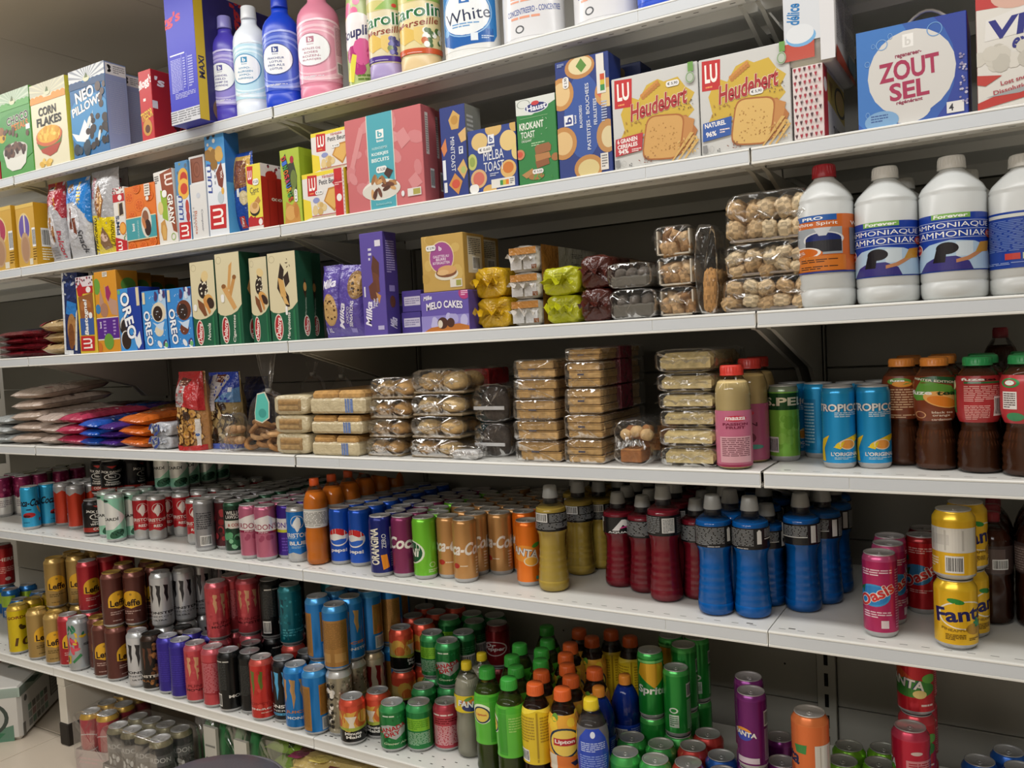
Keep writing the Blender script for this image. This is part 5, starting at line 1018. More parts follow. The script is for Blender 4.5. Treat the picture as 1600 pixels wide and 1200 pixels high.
for x, y, q in ((.14, .83, .15), (.46, .68, .16), (.2, .52, .14), (.82, .8, .13), (.4, .95, .13), (.14, .03, .14), (.52, .02, .14), (.85, .07, .13)): OR += [('e', x, y, q, q*.62, '#c85a22'), ('o', x, y, q*.9, q*.55, .12, '#e8843a')]+[('p', [(x, y), (x+q*.75*cos(a), y+q*.46*sin(a)), (x+q*.75*cos(a+.5), y+q*.46*sin(a+.5))], '#d96c28') for a in (0, 1.05, 2.1, 3.14, 4.2, 5.2)]
OR += [('r', 0, .13, 1, .5, '#e3d3a8'), ('r', 0, .145, 1, .485, '#4598a0'), ('e', .68, .39, .17, .24, '#d6d0c4'), ('e', .66, .46, .11, .12, '#8a5a40'), ('e', .72, .3, .11, .13, '#3a2420'), ('e', .6, .38, .05, .1, '#c07a4a', 20), ('t', 'boni', .24, .34, .12, .09, '#e8e8e4', {'rot': 90, 'b': .06}), ('t', 'ORANGINES', .4, .3, .28, .05, '#a8d0d0', {'rot': 90}), ('r', .68, .8, .86, .99, '#e2ddd4'), ('l', .7, .82, .84, .98, 4, '#7a6a5a'), ('e', .76, .76, .05, .035, '#e2ddd4')]
carton('biscuit_box', 'orange biscuit box with teal band and citrus pattern', 'biscuits', 1, 201.5, 248, 294, '#d9722a', OR, y=.008, d=.05, tc='#d8894a')
carton('biscuit_box', 'white and brown box with GRANY lettering running down', 'biscuits', 1, 250, 279, 269, '#dcd9d2', [('p', [(.35, .96), (1, 1), (1, .12), (.8, .16), (.62, .5), (.4, .7)], '#8f4a30'), ('t', 'LU', .78, .86, .16, .4, '#e8dcd4', {'rot': -90, 'b': .04}), ('p', [(.3, .74), (.62, .7), (.58, .3), (.3, .36)], '#8fae3a'), ('t', 'GRANY', .78, .45, .42, .28, '#f2ede6', {'rot': -90, 'b': .08, 'out': '#4a2a1c'}), ('e', .24, .5, .14, .09, '#d8c486'), ('p', [(.18, .3), (.4, .34), (.48, .2), (.4, .05), (.22, .06), (.14, .18)], '#c0904c'), ('e', .32, .17, .1, .1, '#d0a660'), ('o', .78, .08, .12, .05, .25, '#8fae5a'), ('l', .06, .84, .28, .95, 4, '#6a6460')], y=.01, d=.05, sticker=[(.52, .68, .26, .1, '', 0)], lean=-2.5)
carton('biscuit_box', 'blue box with jam biscuits and LULU lettering running up', 'biscuits', 1, 281, 300.5, 254, '#4f86b4', [('r', 0, .0, 1, .58, '#cdd6e0'), ('s', 10, 4, .2, .72, .9, .98, .1, ['#5a6a7a', '#8a8a50', '#3a5a80']), ('e', .62, .78, .42, .13, '#d9a640'), ('e', .66, .78, .28, .08, '#b83a28'), ('e', .62, .65, .46, .13, '#e0b04a'), ('e', .64, .65, .28, .07, '#c2432e'), ('t', 'LULU', .3, .42, .3, .34, '#3a4a94', {'rot': 90, 'b': .08, 'sh': .15}), ('e', .8, .42, .14, .09, '#b8483a'), ('e', .82, .3, .14, .07, '#a83a38')]+LUlogo(.04, .02, .98, .24, 90), y=.012, d=.05)
cx = carton('biscuit_box', 'lower white biscuit box of two stacked, with sideways lettering', 'biscuits', 1, 302, 327, 289, '#d6d5d3', [('t', 'Biscuits', .28, .3, .42, .16, '#b8705a', {'rot': -90}), ('t', 'Comptoir', .66, .32, .4, .14, '#6a6a78', {'rot': -90, 'sh': .2}), ('l', .1, .2, .2, .6, 6, '#b8b4b0'), ('e', .5, .78, .12, .05, '#c2c6ce'), ('o', .14, .42, .07, .04, .2, '#a8a8b0')], y=.012, d=.08)
carton('biscuit_box', 'upper white biscuit box with chocolate biscuit on its end', 'biscuits', 1, 297, 321, 246, '#d9d7d4', [('r', .12, .06, .92, .92, '#7a4632'), ('r', .18, .1, .86, .88, '#8a5440'), ('o', .5, .5, .22, .28, .12, '#6a3a28'), ('e', .5, .5, .1, .14, '#7d4a36')], [('l', .2, .5, .9, .9, 7, '#7a7a78'), ('l', .2, .12, .5, .3, 3, '#a8a8a4')], y=.02, d=.07, z=cx[2]+.001, tc='#dcdad6')
LUL = [('r', 0, 0, 1, .68, '#dbe0e6'), ('s', 8, 3, .1, .68, .95, .82, .18, ['#a8803c', '#c29a50', '#8a6428']), ('s', 5, 8, .1, .86, .95, .98, .08, ['#3a302c', '#d8d0c4']), ('t', 'LULU', .17, .56, .28, .22, '#34488f', {'rot': 90, 'b': .08, 'sh': .15}), ('p', [(.5, .6), (.8, .7), (.9, .56), (.8, .44), (.6, .48)], '#7a3a2a'), ('t', 'XXL', .78, .58, .08, .1, '#e8d8d0', {'rot': 90, 'b': .03}), ('l', .42, .48, .5, .66, 3, '#8a8a94'), ('e', .68, .36, .16, .06, '#b8c4cc'), ('e', .8, .42, .07, .035, '#d9a84a')]+LUlogo(.06, .06, .92, .3, 90)
carton('biscuit_box', 'tall white and blue box with LULU lettering reaching the shelf above', 'biscuits', 1, 329, 359, 210, '#4a90c8', LUL, [('r', 0, 0, 1, .5, '#4f9ad0')], sc='#2a6ab4', y=.008, d=.05)
standbag('biscuit_pack', 'blue pack with chocolate biscuit picture beside the tall box', 1, 361, 389, 236, .045, '#24479c', [('p', [(.05, .55), (.1, .98), (.95, .95), (.98, .6)], '#c09a4a'), ('p', [(.1, .52), (.2, .9), (.8, .88), (.9, .56)], '#6f3f2a'), ('p', [(.22, .56), (.3, .82), (.72, .8), (.78, .6)], '#7e4c34'), ('t', 'Leibniz', .05, .4, .3, .12, '#e8e4e0', {'rot': 88, 'b': .03}), ('e', .7, .42, .22, .09, '#c8b890'), ('r', .3, .06, .62, .2, '#b8382c'), ('t', 'Tasty', .46, .13, .12, .18, '#f0e0d8', {'rot': 80, 'b': .03}), ('r', .38, .44, .52, .54, '#d8dce0')], y=.018, seed=12, amp=.002)
def cent(red): return [('p', [(.06, .78), (.1, .98), (.5, .97), (.42, .68), (.1, .72)], '#bf2a2c'), ('t', 'LU', .27, .84, .26, .14, '#f2eee8', {'b': .06}), ('t', 'Cent', .52, .6, .58, .09, '#2a3046', {'b': .0}), ('l', .3, .52, .8, .56, 1, '#a89a4a'), ('p', [(.46, .42), (.76, .5), (.9, .42), (.6, .34)], '#b8824a'), ('e', .48, .3, .34, .1, '#2a2420'), ('e', .46, .33, .33, .09, '#d8b078'), ('e', .5, .36, .18, .05, '#b88a50'), ('r', 0, 0, 1, .17, '#b3262e'), ('p', [(.02, .18), (.2, .22), (.35, .18), (.5, .2), (.52, .12), (.3, .02), (.05, .1)], '#b3262e'), ('e', .82, .1, .13, .05, '#e6e0dc'), ('r', 0, 0, 1, .045, '#dcd4d0')]
carton('biscuit_pack', 'narrow yellow pack with serif CENT lettering and red side', 'biscuits', 1, 389.5, 412.5, 259, '#dfd04a', cent(0), [('r', 0, 0, 1, .8, '#a8261f'), ('r', 0, .8, 1, 1, '#d8ccd0'), ('s', 10, 2, .05, .82, .95, .98, .05, ['#3a2830', '#8a2838']), ('t', '000', .7, .46, .5, .05, '#e0d0c8', {'b': .03}), ('r', .3, .0, .34, .78, '#921f1a'), ('r', .7, .0, .74, .78, '#921f1a'), ('e', .5, .82, .28, .08, '#a8261f')], sc='#a8261f', tc='#d8c8a8', y=.006, d=.07, sticker=[(.66, .72, .4, .1, '€ 2,20', 0)])
carton('biscuit_pack', 'second narrow yellow pack peeking out behind the first', 'biscuits', 1, 420, 441, 268, '#c8ba4a', cent(0), y=.09, d=.07)
DINO = [('p', [(.1, .86), (.3, .95), (.4, .8), (.7, .82), (.84, .62), (.8, .4), (.55, .34), (.4, .44), (.2, .62)], '#3a4030'), ('e', .66, .58, .16, .13, '#6a7a3a'), ('e', .62, .42, .12, .06, '#7a8a4a'), ('e', .62, .85, .1, .05, '#a3283a'), ('p', [(.08, 0), (.9, 0), (.86, .18), (.7, .3), (.5, .24), (.2, .3)], '#c08a44'), ('e', .4, .14, .26, .1, '#d0a05a'), ('e', .7, .16, .12, .1, '#b87a38')]
for i, ch in enumerate('DINOSAURUS'): DINO.append(('t', ch, .2+.03*i, .88-.062*i, .05, .26, ['#c83a3a', '#3a6ac8', '#4a9a4a', '#d8722a', '#c83a3a', '#c23a6a', '#3a6ac8', '#d8a02a', '#4a9a4a', '#c8502a'][i], {'rot': -72, 'b': .09, 'out': '#1c1a14'}))
carton('biscuit_box', 'tall lime green box with rainbow DINOSAURUS lettering', 'biscuits', 1, 443.5, 473.5, 236, '#a7ba3e', DINO, [('r', 0, 0, 1, 1, '#8fa832'), ('r', .2, .2, .8, .9, '#86a02c')], sc='#8fa832', tc='#b4c45a', y=.006, d=.08, sticker=[(.74, .36, .16, .17, '€ 2,10', 90)])
PB = lambda: [('r', .0, .0, 1, 1, '#dcd8d4'), ('p', [(0, .9), (1, .93), (1, 1), (0, 1)], '#e2cc3a'), ('p', [(0, 0), (.2, .05), (.18, .4), (0, .48)], '#e2cc3a')]+LUlogo(.12, .5, .36, .96)+[('t', 'Véritable', .62, .88, .28, .07, '#b3404a', {'sh': .25, 'b': .01}), ('t', 'Petit Beurre', .67, .77, .52, .11, '#3a3a44', {'b': .01}), ('p', [(.5, .36), (.62, .62), (.88, .64), (.96, .5), (.74, .1)], '#b8803a'), ('p', [(.53, .36), (.64, .58), (.87, .6), (.93, .5), (.74, .16)], '#d8aa5c'), ('s', 6, 3, .22, .14, .5, .32, .06, ['#d8c08a', '#c8a868']), ('e', .32, .4, .08, .06, '#8a92c0'), ('r', .2, .06, .9, .075, '#b84a3a'), ('r', .2, .03, .8, .04, '#c8a04a')]
pk = carton('biscuit_box', 'lower yellow and white butter biscuit box with red band', 'biscuits', 1, 476, 541, 274, '#dfc93c', [e for e in PB()]+[('r', .77, 0, .96, 1, '#bf2a30'), ('p', [(.72, .72), (.8, .8), (.87, .74), (.94, .8), (1, .72), (.87, .54)], '#b02530'), ('l', .78, .64, .96, .72, 2, '#e8b8b4'), ('e', .87, .38, .06, .08, '#e6e0dc'), ('r', .96, 0, 1, 1, '#d8c8c4')]+[('e', .985, .05+.08*k, .006, .016, '#b3384a') for k in range(12)], y=.006, d=.07, tc='#e0cc4a', sticker=[(.4, .56, .18, .09, '€ 3,30', 0)])
carton('biscuit_box', 'upper yellow and white butter biscuit box', 'biscuits', 1, 489, 553, 210, '#dfc93c', PB(), y=.012, d=.07, z=pk[2]+.001, tc='#e0cc4a', sticker=[(.6, .58, .2, .1, '€ 3,30', 0)])
PK = [('s', 16, 5, .02, .03, .98, .97, .09, ['#cd8688', '#c97d80', '#d08f90'], .6)]+[('p', [(.05, .5), (.1, .46), (.26, .86), (.2, .9)], '#cf8a8b'), ('p', [(.66, .74), (.78, .8), (.86, .66), (.74, .58)], '#ce8789'), ('p', [(.8, .25), (.9, .32), (.98, .2), (.86, .14)], '#ce8789'), ('r', .295, 0, .645, 1, '#d8d2c4'), ('r', .305, 0, .635, 1, '#4ba2b0'), ('r', .42, .74, .52, .83, '#e8eae6'), ('t', 'b', .47, .785, .06, .065, '#4ba2b0', {'b': .08}), ('t', 'boni', .47, .715, .09, .028, '#e8eae6', B_), ('t', 'HUISHOUDMIX', .46, .64, .2, .026, '#bcdcdc'), ('t', 'KOEKJES', .46, .575, .22, .04, '#dcecea', {'b': .05}), ('t', 'BISCUITS', .46, .515, .23, .04, '#dcecea', {'b': .05}), ('e', .45, .2, .25, .11, '#e2dfd6'), ('e', .45, .19, .25, .085, '#d2cec4')]+[('e', .45+.2*cos(k*1.7)*(.3+.7*((k*37) % 10)/10), .24+.08*sin(k*2.3), .055, .022, ['#6a4030', '#b0804e', '#c89a64', '#523024', '#9a6a40'][k % 5], k*47) for k in range(16)]+[('p', [(.5, .36), (.56, .3), (.62, .38), (.54, .42)], '#4a3028'), ('t', 'biscuits', .48, .05, .2, .025, '#9accd0'), ('e', .73, .12, .02, .03, '#dfe2e4'), ('r', .79, .08, .96, .16, '#ddd8d4'), ('r', .86, .09, .95, .15, '#a8a050')]
PKS = [('r', .25, .5, .45, .93, '#d5cdc8'), ('l', .27, .52, .43, .9, 16, '#8a8480'), ('b', .45, .16, .72, .36)]
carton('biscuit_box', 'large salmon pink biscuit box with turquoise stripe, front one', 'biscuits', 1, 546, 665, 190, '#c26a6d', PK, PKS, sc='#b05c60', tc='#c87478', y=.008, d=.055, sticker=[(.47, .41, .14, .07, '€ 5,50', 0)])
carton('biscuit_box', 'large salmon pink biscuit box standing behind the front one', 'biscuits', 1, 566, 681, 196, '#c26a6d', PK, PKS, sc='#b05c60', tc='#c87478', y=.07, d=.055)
TT = lambda x, y, r, c1, c2: [('e', x, y, r, r*.8, c1), ('e', x, y, r*.7, r*.55, c2)]
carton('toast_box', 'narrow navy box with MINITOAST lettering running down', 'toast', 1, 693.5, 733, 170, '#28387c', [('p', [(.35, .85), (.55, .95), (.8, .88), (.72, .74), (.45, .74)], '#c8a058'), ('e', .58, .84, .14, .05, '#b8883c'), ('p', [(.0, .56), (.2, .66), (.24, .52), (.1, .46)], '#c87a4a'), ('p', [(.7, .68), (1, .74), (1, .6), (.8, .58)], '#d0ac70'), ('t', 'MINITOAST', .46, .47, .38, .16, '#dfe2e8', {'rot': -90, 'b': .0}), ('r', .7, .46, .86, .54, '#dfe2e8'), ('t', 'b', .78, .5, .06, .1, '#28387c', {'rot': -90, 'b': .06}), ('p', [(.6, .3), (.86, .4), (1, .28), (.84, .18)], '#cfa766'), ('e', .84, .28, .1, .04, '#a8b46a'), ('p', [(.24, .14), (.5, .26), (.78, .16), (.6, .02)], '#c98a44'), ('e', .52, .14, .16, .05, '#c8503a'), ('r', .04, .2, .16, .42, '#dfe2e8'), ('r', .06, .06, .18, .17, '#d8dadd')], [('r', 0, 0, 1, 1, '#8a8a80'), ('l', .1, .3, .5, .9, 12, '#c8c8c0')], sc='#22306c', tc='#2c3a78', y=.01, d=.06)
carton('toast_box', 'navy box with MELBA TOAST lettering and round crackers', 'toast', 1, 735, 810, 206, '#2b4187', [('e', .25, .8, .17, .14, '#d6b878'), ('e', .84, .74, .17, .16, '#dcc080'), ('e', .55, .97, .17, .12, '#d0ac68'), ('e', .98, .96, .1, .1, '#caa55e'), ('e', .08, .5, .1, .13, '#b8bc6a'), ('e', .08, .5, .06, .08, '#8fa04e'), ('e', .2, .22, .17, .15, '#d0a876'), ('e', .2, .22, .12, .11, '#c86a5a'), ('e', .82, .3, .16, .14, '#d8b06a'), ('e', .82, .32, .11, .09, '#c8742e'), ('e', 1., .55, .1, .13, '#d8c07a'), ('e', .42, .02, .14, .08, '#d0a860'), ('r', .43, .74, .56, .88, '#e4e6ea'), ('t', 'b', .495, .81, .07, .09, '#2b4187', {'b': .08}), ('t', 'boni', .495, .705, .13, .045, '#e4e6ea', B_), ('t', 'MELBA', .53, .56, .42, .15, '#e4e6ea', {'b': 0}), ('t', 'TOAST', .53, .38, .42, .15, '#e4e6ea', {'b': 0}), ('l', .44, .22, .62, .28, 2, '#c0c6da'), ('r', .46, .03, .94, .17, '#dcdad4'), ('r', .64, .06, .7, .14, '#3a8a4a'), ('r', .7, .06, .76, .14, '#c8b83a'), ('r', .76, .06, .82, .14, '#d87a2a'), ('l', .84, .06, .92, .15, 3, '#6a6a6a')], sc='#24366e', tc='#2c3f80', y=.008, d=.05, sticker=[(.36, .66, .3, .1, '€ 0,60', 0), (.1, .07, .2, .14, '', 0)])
carton('toast_box', 'green toast box with KROKANT TOAST lettering', 'toast', 1, 812, 873, 158, '#2c7d3e', clip01([('p', [(0, .82), (.4, .8), (1, .92), (1, 1), (0, 1)], '#d4d8d2'), ('o', .2, .94, .17, .05, .12, '#8a928a'), ('e', .52, .88, .31, .065, '#d8dce0'), ('e', .52, .88, .28, .055, '#1f2a6a'), ('e', .5, .93, .1, .025, '#c23a3a'), ('t', 'Haust', .53, .88, .5, .07, '#e6e8f0', {'b': .06, 'rot': 3})])+[('t', 'KROKANT', .38, .68, .62, .085, '#dfe6d8', {'b': .03}), ('t', 'TOAST', .28, .58, .36, .075, '#dfe6d8', {'b': .02}), ('r', .1, .77, .8, .775, '#8fbf8a'), ('t', 'CROQUANT', .24, .505, .26, .03, '#dfe6d8', {'b': .01}), ('r', .1, .53, .45, .535, '#8fbf8a'), ('l', .36, .43, .7, .48, 2, '#a8d0a0'), ('p', [(.44, .41), (.5, .44), (.8, .45), (.86, .41), (.84, .35), (.46, .33)], '#94603a'), ('p', [(.44, .33), (.8, .34), (.84, .27), (.46, .24)], '#b07a48'), ('p', [(.44, .25), (.78, .27), (.8, .2), (.48, .17)], '#8a5632'), ('e', .95, .27, .1, .045, '#a06a3c'), ('p', [(.08, .12), (.36, .18), (.42, .12), (.2, .07)], '#b0824e'), ('e', .45, .08, .2, .04, '#a0703e'), ('s', 10, 4, .4, .03, .95, .14, .05, ['#4f9a4a', '#3f8a40'], .3), ('e', .06, .36, .12, .06, '#c8805a'), ('e', .06, .36, .07, .035, '#c8503a'), ('s', 5, 8, .6, .5, .95, .75, .02, ['#cfe0c8'], .3)], y=.006, d=.05, tc='#cdd2ca', sticker=[(.5, .135, .28, .055, '€ 2,50', 0)])
PAST = [('e', .5, .5, .36, .36, '#33539c'), ('e', .47, .92, .28, .1, '#b8824a'), ('e', .48, .93, .22, .075, '#dccda0'), ('p', [(.4, .93), (.5, .99), (.6, .92), (.5, .87)], '#5a8a3a'), ('e', .1, .72, .24, .14, '#c08a4c'), ('e', .1, .72, .17, .1, '#dcbc86'), ('e', .1, .3, .26, .14, '#bd874a'), ('e', .1, .3, .18, .1, '#dab880'), ('e', .95, .66, .22, .12, '#c48f54'), ('p', [(.76, .66), (.84, .76), (.92, .7), (.88, .6)], '#cf6a4a'), ('e', .98, .62, .14, .08, '#d8c08a'), ('e', .93, .3, .2, .14, '#b98850'), ('e', .95, .29, .13, .09, '#d6c69a'), ('e', .56, .06, .27, .11, '#ba8448'), ('e', .56, .05, .2, .08, '#d4c288'), ('r', .14, .44, .31, .53, '#e6e8ee'), ('t', 'b', .225, .485, .06, .12, '#28387c', {'rot': 90, 'b': .08}), ('t', 'boni', .35, .485, .07, .04, '#e6e8ee', {'rot': 90, 'b': .04}), ('t', 'BLADERDEEG', .455, .5, .19, .05, '#dfe4ee', {'rot': 90}), ('t', 'PASTEITJES - BOUCHEES', .6, .49, .56, .085, '#e6eaf2', {'rot': 90, 'b': .005}), ('t', 'FEUILLETEES', .725, .52, .22, .06, '#dfe4ee', {'rot': 90}), ('l', .84, .42, .94, .6, 8, '#b8c2dc'), ('r', .78, .84, .92, .99, '#ddd9d2'), ('r', .78, .66, .94, .84, '#ddd9d2'), ('r', .84, .68, .92, .73, '#3a8a4a'), ('r', .84, .73, .92, .77, '#c8b83a'), ('r', .84, .77, .92, .82, '#c8502a'), ('r', .79, .02, .93, .16, '#ddd9d2'), ('l', .81, .04, .91, .15, 5, '#6a6a6a'), ('l', .05, .95, .18, .98, 3, '#a8b4d4')]
carton('pastry_box', 'tall navy box with pastry cups and lettering running up', 'pastry', 1, 875, 958, 99, '#26397c', PAST, y=.006, d=.06, sc='#20306c', tc='#28387a', sticker=[(.2, .81, .12, .1, '€ 2,90', 90)])
carton('pastry_box', 'dark navy box behind the white toast boxes', 'pastry', 1, 960, 1008, 106, '#1c2a58', [('e', .3, .92, .2, .06, '#6a5a40')], y=.1, d=.06, sc='#1a264e', tc='#22305c')
def heud(bg, lab, l1, l2, l3, c):
    o = [('p', [(.1, .6), (.2, .78), (.32, .72), (.42, .86), (.55, .9), (.62, .86), (.78, .88), (.86, .76), (.96, .68), (.9, .58), (.95, .5), (.84, .4), (.5, .38), (.2, .3), (.06, .28), (.14, .42)], '#cbab3e')]+LUlogo(.03, .66, .25, .98)
    for k in range(7): o += [('e', .36+.03*k, .76+.018*k, .022, .018, '#c98a44', 40), ('e', .375+.03*k, .73+.018*k, .022, .018, '#b87a38', -20)]
    o += [('t', 'Heudebert', .55, .635, .66, .19, '#a82c30', {'sh': .2, 'b': .05, 'rot': 8, 'out': '#e3d8b8', 'ow': .03}), ('s', 16, 3, .1, .3, .4, .5, .018, ['#8a6a2a', '#a8803c'], .4), ('s', 14, 6, .78, .5, .95, .62, .012, ['#5a4a34', '#7a6444'], .4)]
    o += [('p', [(.42, .1), (.7, .02), (.9, .12), (.98, .28), (.86, .46), (.6, .46)], '#b0703a'), ('p', [(.66, .2), (.82, .46), (.95, .4), (.9, .2), (.78, .1)], '#c0864a')]+TOASTP(.59, .27, .5, .5, '#a86630', c)
    o += [('p', [(.02, .14), (.03, .33), (.36, .36), (.34, .17)], bg), ('t', l1, .17, .305, .26 if len(l1) > 8 else .24, .05, '#f2eeea', {'b': .03, 'rot': 3}), ('t', l2, .17, .245, .24, .045, '#f2eeea', {'b': .03, 'rot': 3}) if l2 else ('r', 0, 0, .001, .001, bg), ('t', l3, .12, .185 if l2 else .21, .12, .055, '#f2eeea', {'b': .05, 'rot': 3}), ('l', .22, .165 if l2 else .2, .33, .205 if l2 else .25, 2, '#f0dcd8')]
    o += [('s', 14, 11, .26, .02, .5, .1, .014, ['#8a5a4a', '#6a5040'], .35)]
    for k in range(3): o += [('p', [(.68+.07*k, .0), (.7+.07*k, 0), (.94+.03*k, .26-.04*k), (.9+.03*k, .27-.04*k)], '#d2ab62'), ('s', 10, 20+k, .76+.05*k, .06, .92+.03*k, .22, .016, ['#c29648', '#dcbc78'], .4)]
    o += [('r', .02, .02, .07, .1, '#8a8a8a'), ('o', .12, .05, .03, .035, .15, '#b0b0ae'), ('t', 'x2', .2, .03, .04, .035, '#3a3a3a'), ('e', .92, .84, .05, .06, '#b4bcae'), ('o', .92, .84, .045, .055, .2, '#7a9a6a'), ('r', .9, .9, .96, 1, '#6a9a4a')]
    return o
carton('toast_box', 'white toast box with red corner label, left of two', 'toast', 1, 961, 1095, 125, '#c9c9c6', heud('#b8323a', '', '6 GRANEN', 'CEREALES', '94%', '#cfa05c'), y=.006, d=.075, tc='#d6d4d0', sticker=[(.72, .82, .15, .065, '€ 5,90', 0)])
carton('toast_box', 'white toast box with blue NATUREL label, right of two', 'toast', 1, 1097, 1238, 95, '#c9c9c6', heud('#2c57a4', '', 'NATUREL', '', '96%', '#d8b268'), y=.006, d=.075, tc='#d6d4d0', sticker=[(.64, .565, .15, .065, '€ 5,90', 0)])
dl = carton('biscuit_pack', 'pack lying upside down with heart patterned wrapper end', 'biscuits', 1, 1241.5, 1289, 107, '#dcd0ce', hearts(6, 11, 0, 0, .98, 1, .045)+[('r', .3, 0, .31, 1, '#b8aeac')], [('r', 0, 0, .18, 1, '#b8343c'), ('e', .09, .74, .07, .1, '#e6e0dc'), ('p', [(-.02, .42), (.04, .52), (.1, .46), (.16, .5), (.24, .42), (.22, .3), (.1, .2)], '#b02c38'), ('r', .18, 0, 1, 1, '#d8d4cc'), ('p', [(.18, .55), (.5, .5), (1, .42), (1, .95), (.18, .95)], '#c9b256'), ('p', [(.24, .86), (.36, .6), (.42, .86)], '#9a7a3a'), ('o', .78, .7, .28, .22, .2, '#2a2622'), ('e', .75, .74, .18, .13, '#d0b070'), ('t', 'Cent', .66, .16, .5, .22, '#2a2624', {'rot': 180})], sc='#d8d4cc', tc='#cfc6a8', y=.004, d=.2)
X0, X1, zs, h = spot(1, 1239, 1285, 0, .0, dl[2])
mb = MB(); wrapbox(mb, .082, .21, min(.15, ZS[0]-.034-dl[2]), '#cfcdca', 'gloss', 4, .0012, 30, 16, .25, .08, art=[('r', .0, .08, .6, .3, '#b84028'), ('r', .0, .3, .72, 1, '#cfd3d8'), ('e', .34, .36, .3, .12, '#6fa8d4'), ('e', .32, .4, .28, .12, '#d8dce0'), ('t', 'délice', .2, .66, .27, .26, '#2f78b4', {'rot': 88, 'sh': .15, 'b': .04}), ('r', .72, .02, 1, 1, '#d6d6d8')], side=[('p', [(0, .2), (.5, .12), (1, .04), (1, 0), (0, 0)], '#b84028'), ('l', .04, .3, .4, .96, 20, '#8a8988'), ('l', .45, .3, .95, .6, 8, '#98979a'), ('r', .6, .1, 1, .3, '#7a94a8'), ('l', .45, .66, .95, .95, 9, '#929194')])
o = tag(mb.build('biscuit_pack'), 'grey and white pack with blue cursive word on the heart wrapped pack', 'biscuits'); place(o, (X0+X1)/2+.003, .006, dl[2]+.0015)
ZOUT = [('e', .3, .5, .6, .7, '#2f5aa8'), ('e', .2, .55, .35, .6, '#3a74bc'), ('e', .5, .5, .4, .43, '#cfcdc9'), ('e', .47, .12, .2, .12, '#cfcdc9'), ('r', .43, .76, .53, .89, '#e8e7e4'), ('t', 'b', .48, .82, .055, .09, '#cfcdc9', {'b': .08}), ('t', 'regenereer-', .48, .68, .24, .045, '#8f2a4a', {'b': .03, 'rot': 2}), ('t', 'ZOUT', .48, .545, .55, .2, '#a32a50', {'b': .1, 'rot': 2}), ('t', 'SEL', .48, .335, .36, .18, '#a32a50', {'b': .1, 'rot': 2}), ('t', 'régénérant', .48, .215, .24, .045, '#8f2a4a', {'b': .03, 'rot': 2}), ('o', .72, .88, .07, .07, .12, '#6a9ad0'), ('o', .24, .83, .055, .055, .14, '#7aa6d8'), ('o', .16, .83, .02, .025, .2, '#7aa6d8'), ('o', .32, .9, .022, .03, .2, '#7aa6d8'), ('o', .1, .66, .025, .03, .2, '#7aa6d8'), ('o', .09, .14, .02, .03, .2, '#7aa6d8'), ('e', .22, .06, .16, .1, '#7aa4cc'), ('l', .12, .05, .28, .13, 3, '#3a5a94'), ('r', .81, .03, .96, .14, '#dddbd8'), ('t', '4', .85, .085, .04, .07, '#2a2a34', {'b': .03}), ('s', 30, 5, .93, .05, .99, .6, .012, ['#b8b4c8', '#8a84a8'])]
zx = carton('detergent_box', 'blue ZOUT SEL salt box with large grey bubble and string handle', 'dishwasher salt', 1, 1342, 1514, 53, '#2a3f96', ZOUT, lside=[('r', .2, .2, .8, .8, '#3a4fa4')], side=[('r', 0, 0, 1, 1, '#5a58a0')], sc='#4a4a94', tc='#34489c', y=.01, d=.13)
mb = MB(); X0, X1, zt = zx[0], zx[1], zx[2]
mb.tube([(X0+.055+.009*k, .075, zt-.002+.035*sin(PI*k/10)) for k in range(11)], .0028, '#c4c0b6', 'plas', 6)
o = mb.build('carry_handle', zx[3], None); o.location = tuple(-c for c in zx[3].location)
VIM = [('p', [(0, .96), (.3, 1), (.6, 1), (.3, .85), (0, .86)], '#b83a38'), ('e', .48, .94, .3, .12, '#d0a898'), ('e', .85, .95, .3, .12, '#5a8aa4'), ('p', [(.1, .58), (.12, .76), (1, .88), (1, .62)], '#dcdad6'), ('t', 'VIM', .56, .68, .86, .17, '#262a7c', {'b': .08, 'sh': .2, 'rot': 4}), ('t', 'express', .72, .52, .6, .12, '#262a7c', {'b': .06, 'sh': .3, 'rot': 5}), ('s', 22, 4, .0, .36, 1, .5, .12, ['#c9c5ba', '#bdb9ae', '#d3cfc6']), ('p', [(0, .3), (.3, .27), (.1, .2), (0, .22)], '#b83a30'), ('p', [(0, 0), (1, .1), (1, .2), (.3, .12), (0, .06)], '#b8342c'), ('t', 'Lost snel op', .5, .215, .44, .05, '#a8404a', {'rot': 8, 'b': .02}), ('t', 'Dissolution rapide', .56, .155, .74, .05, '#a8404a', {'rot': 8, 'b': .02}), ('p', [(.1, .1), (.6, .15), (1, .2), (1, .17), (.5, .1)], '#9aa0a2')]
carton('detergent_box', 'white, red and blue powder box cut by the right photo edge', 'washing powder', 1, 1528, 1662, -8, '#d6d3cc', VIM, lside=[('r', 0, 0, 1, 1, '#b3302c')], y=.006, d=.08)

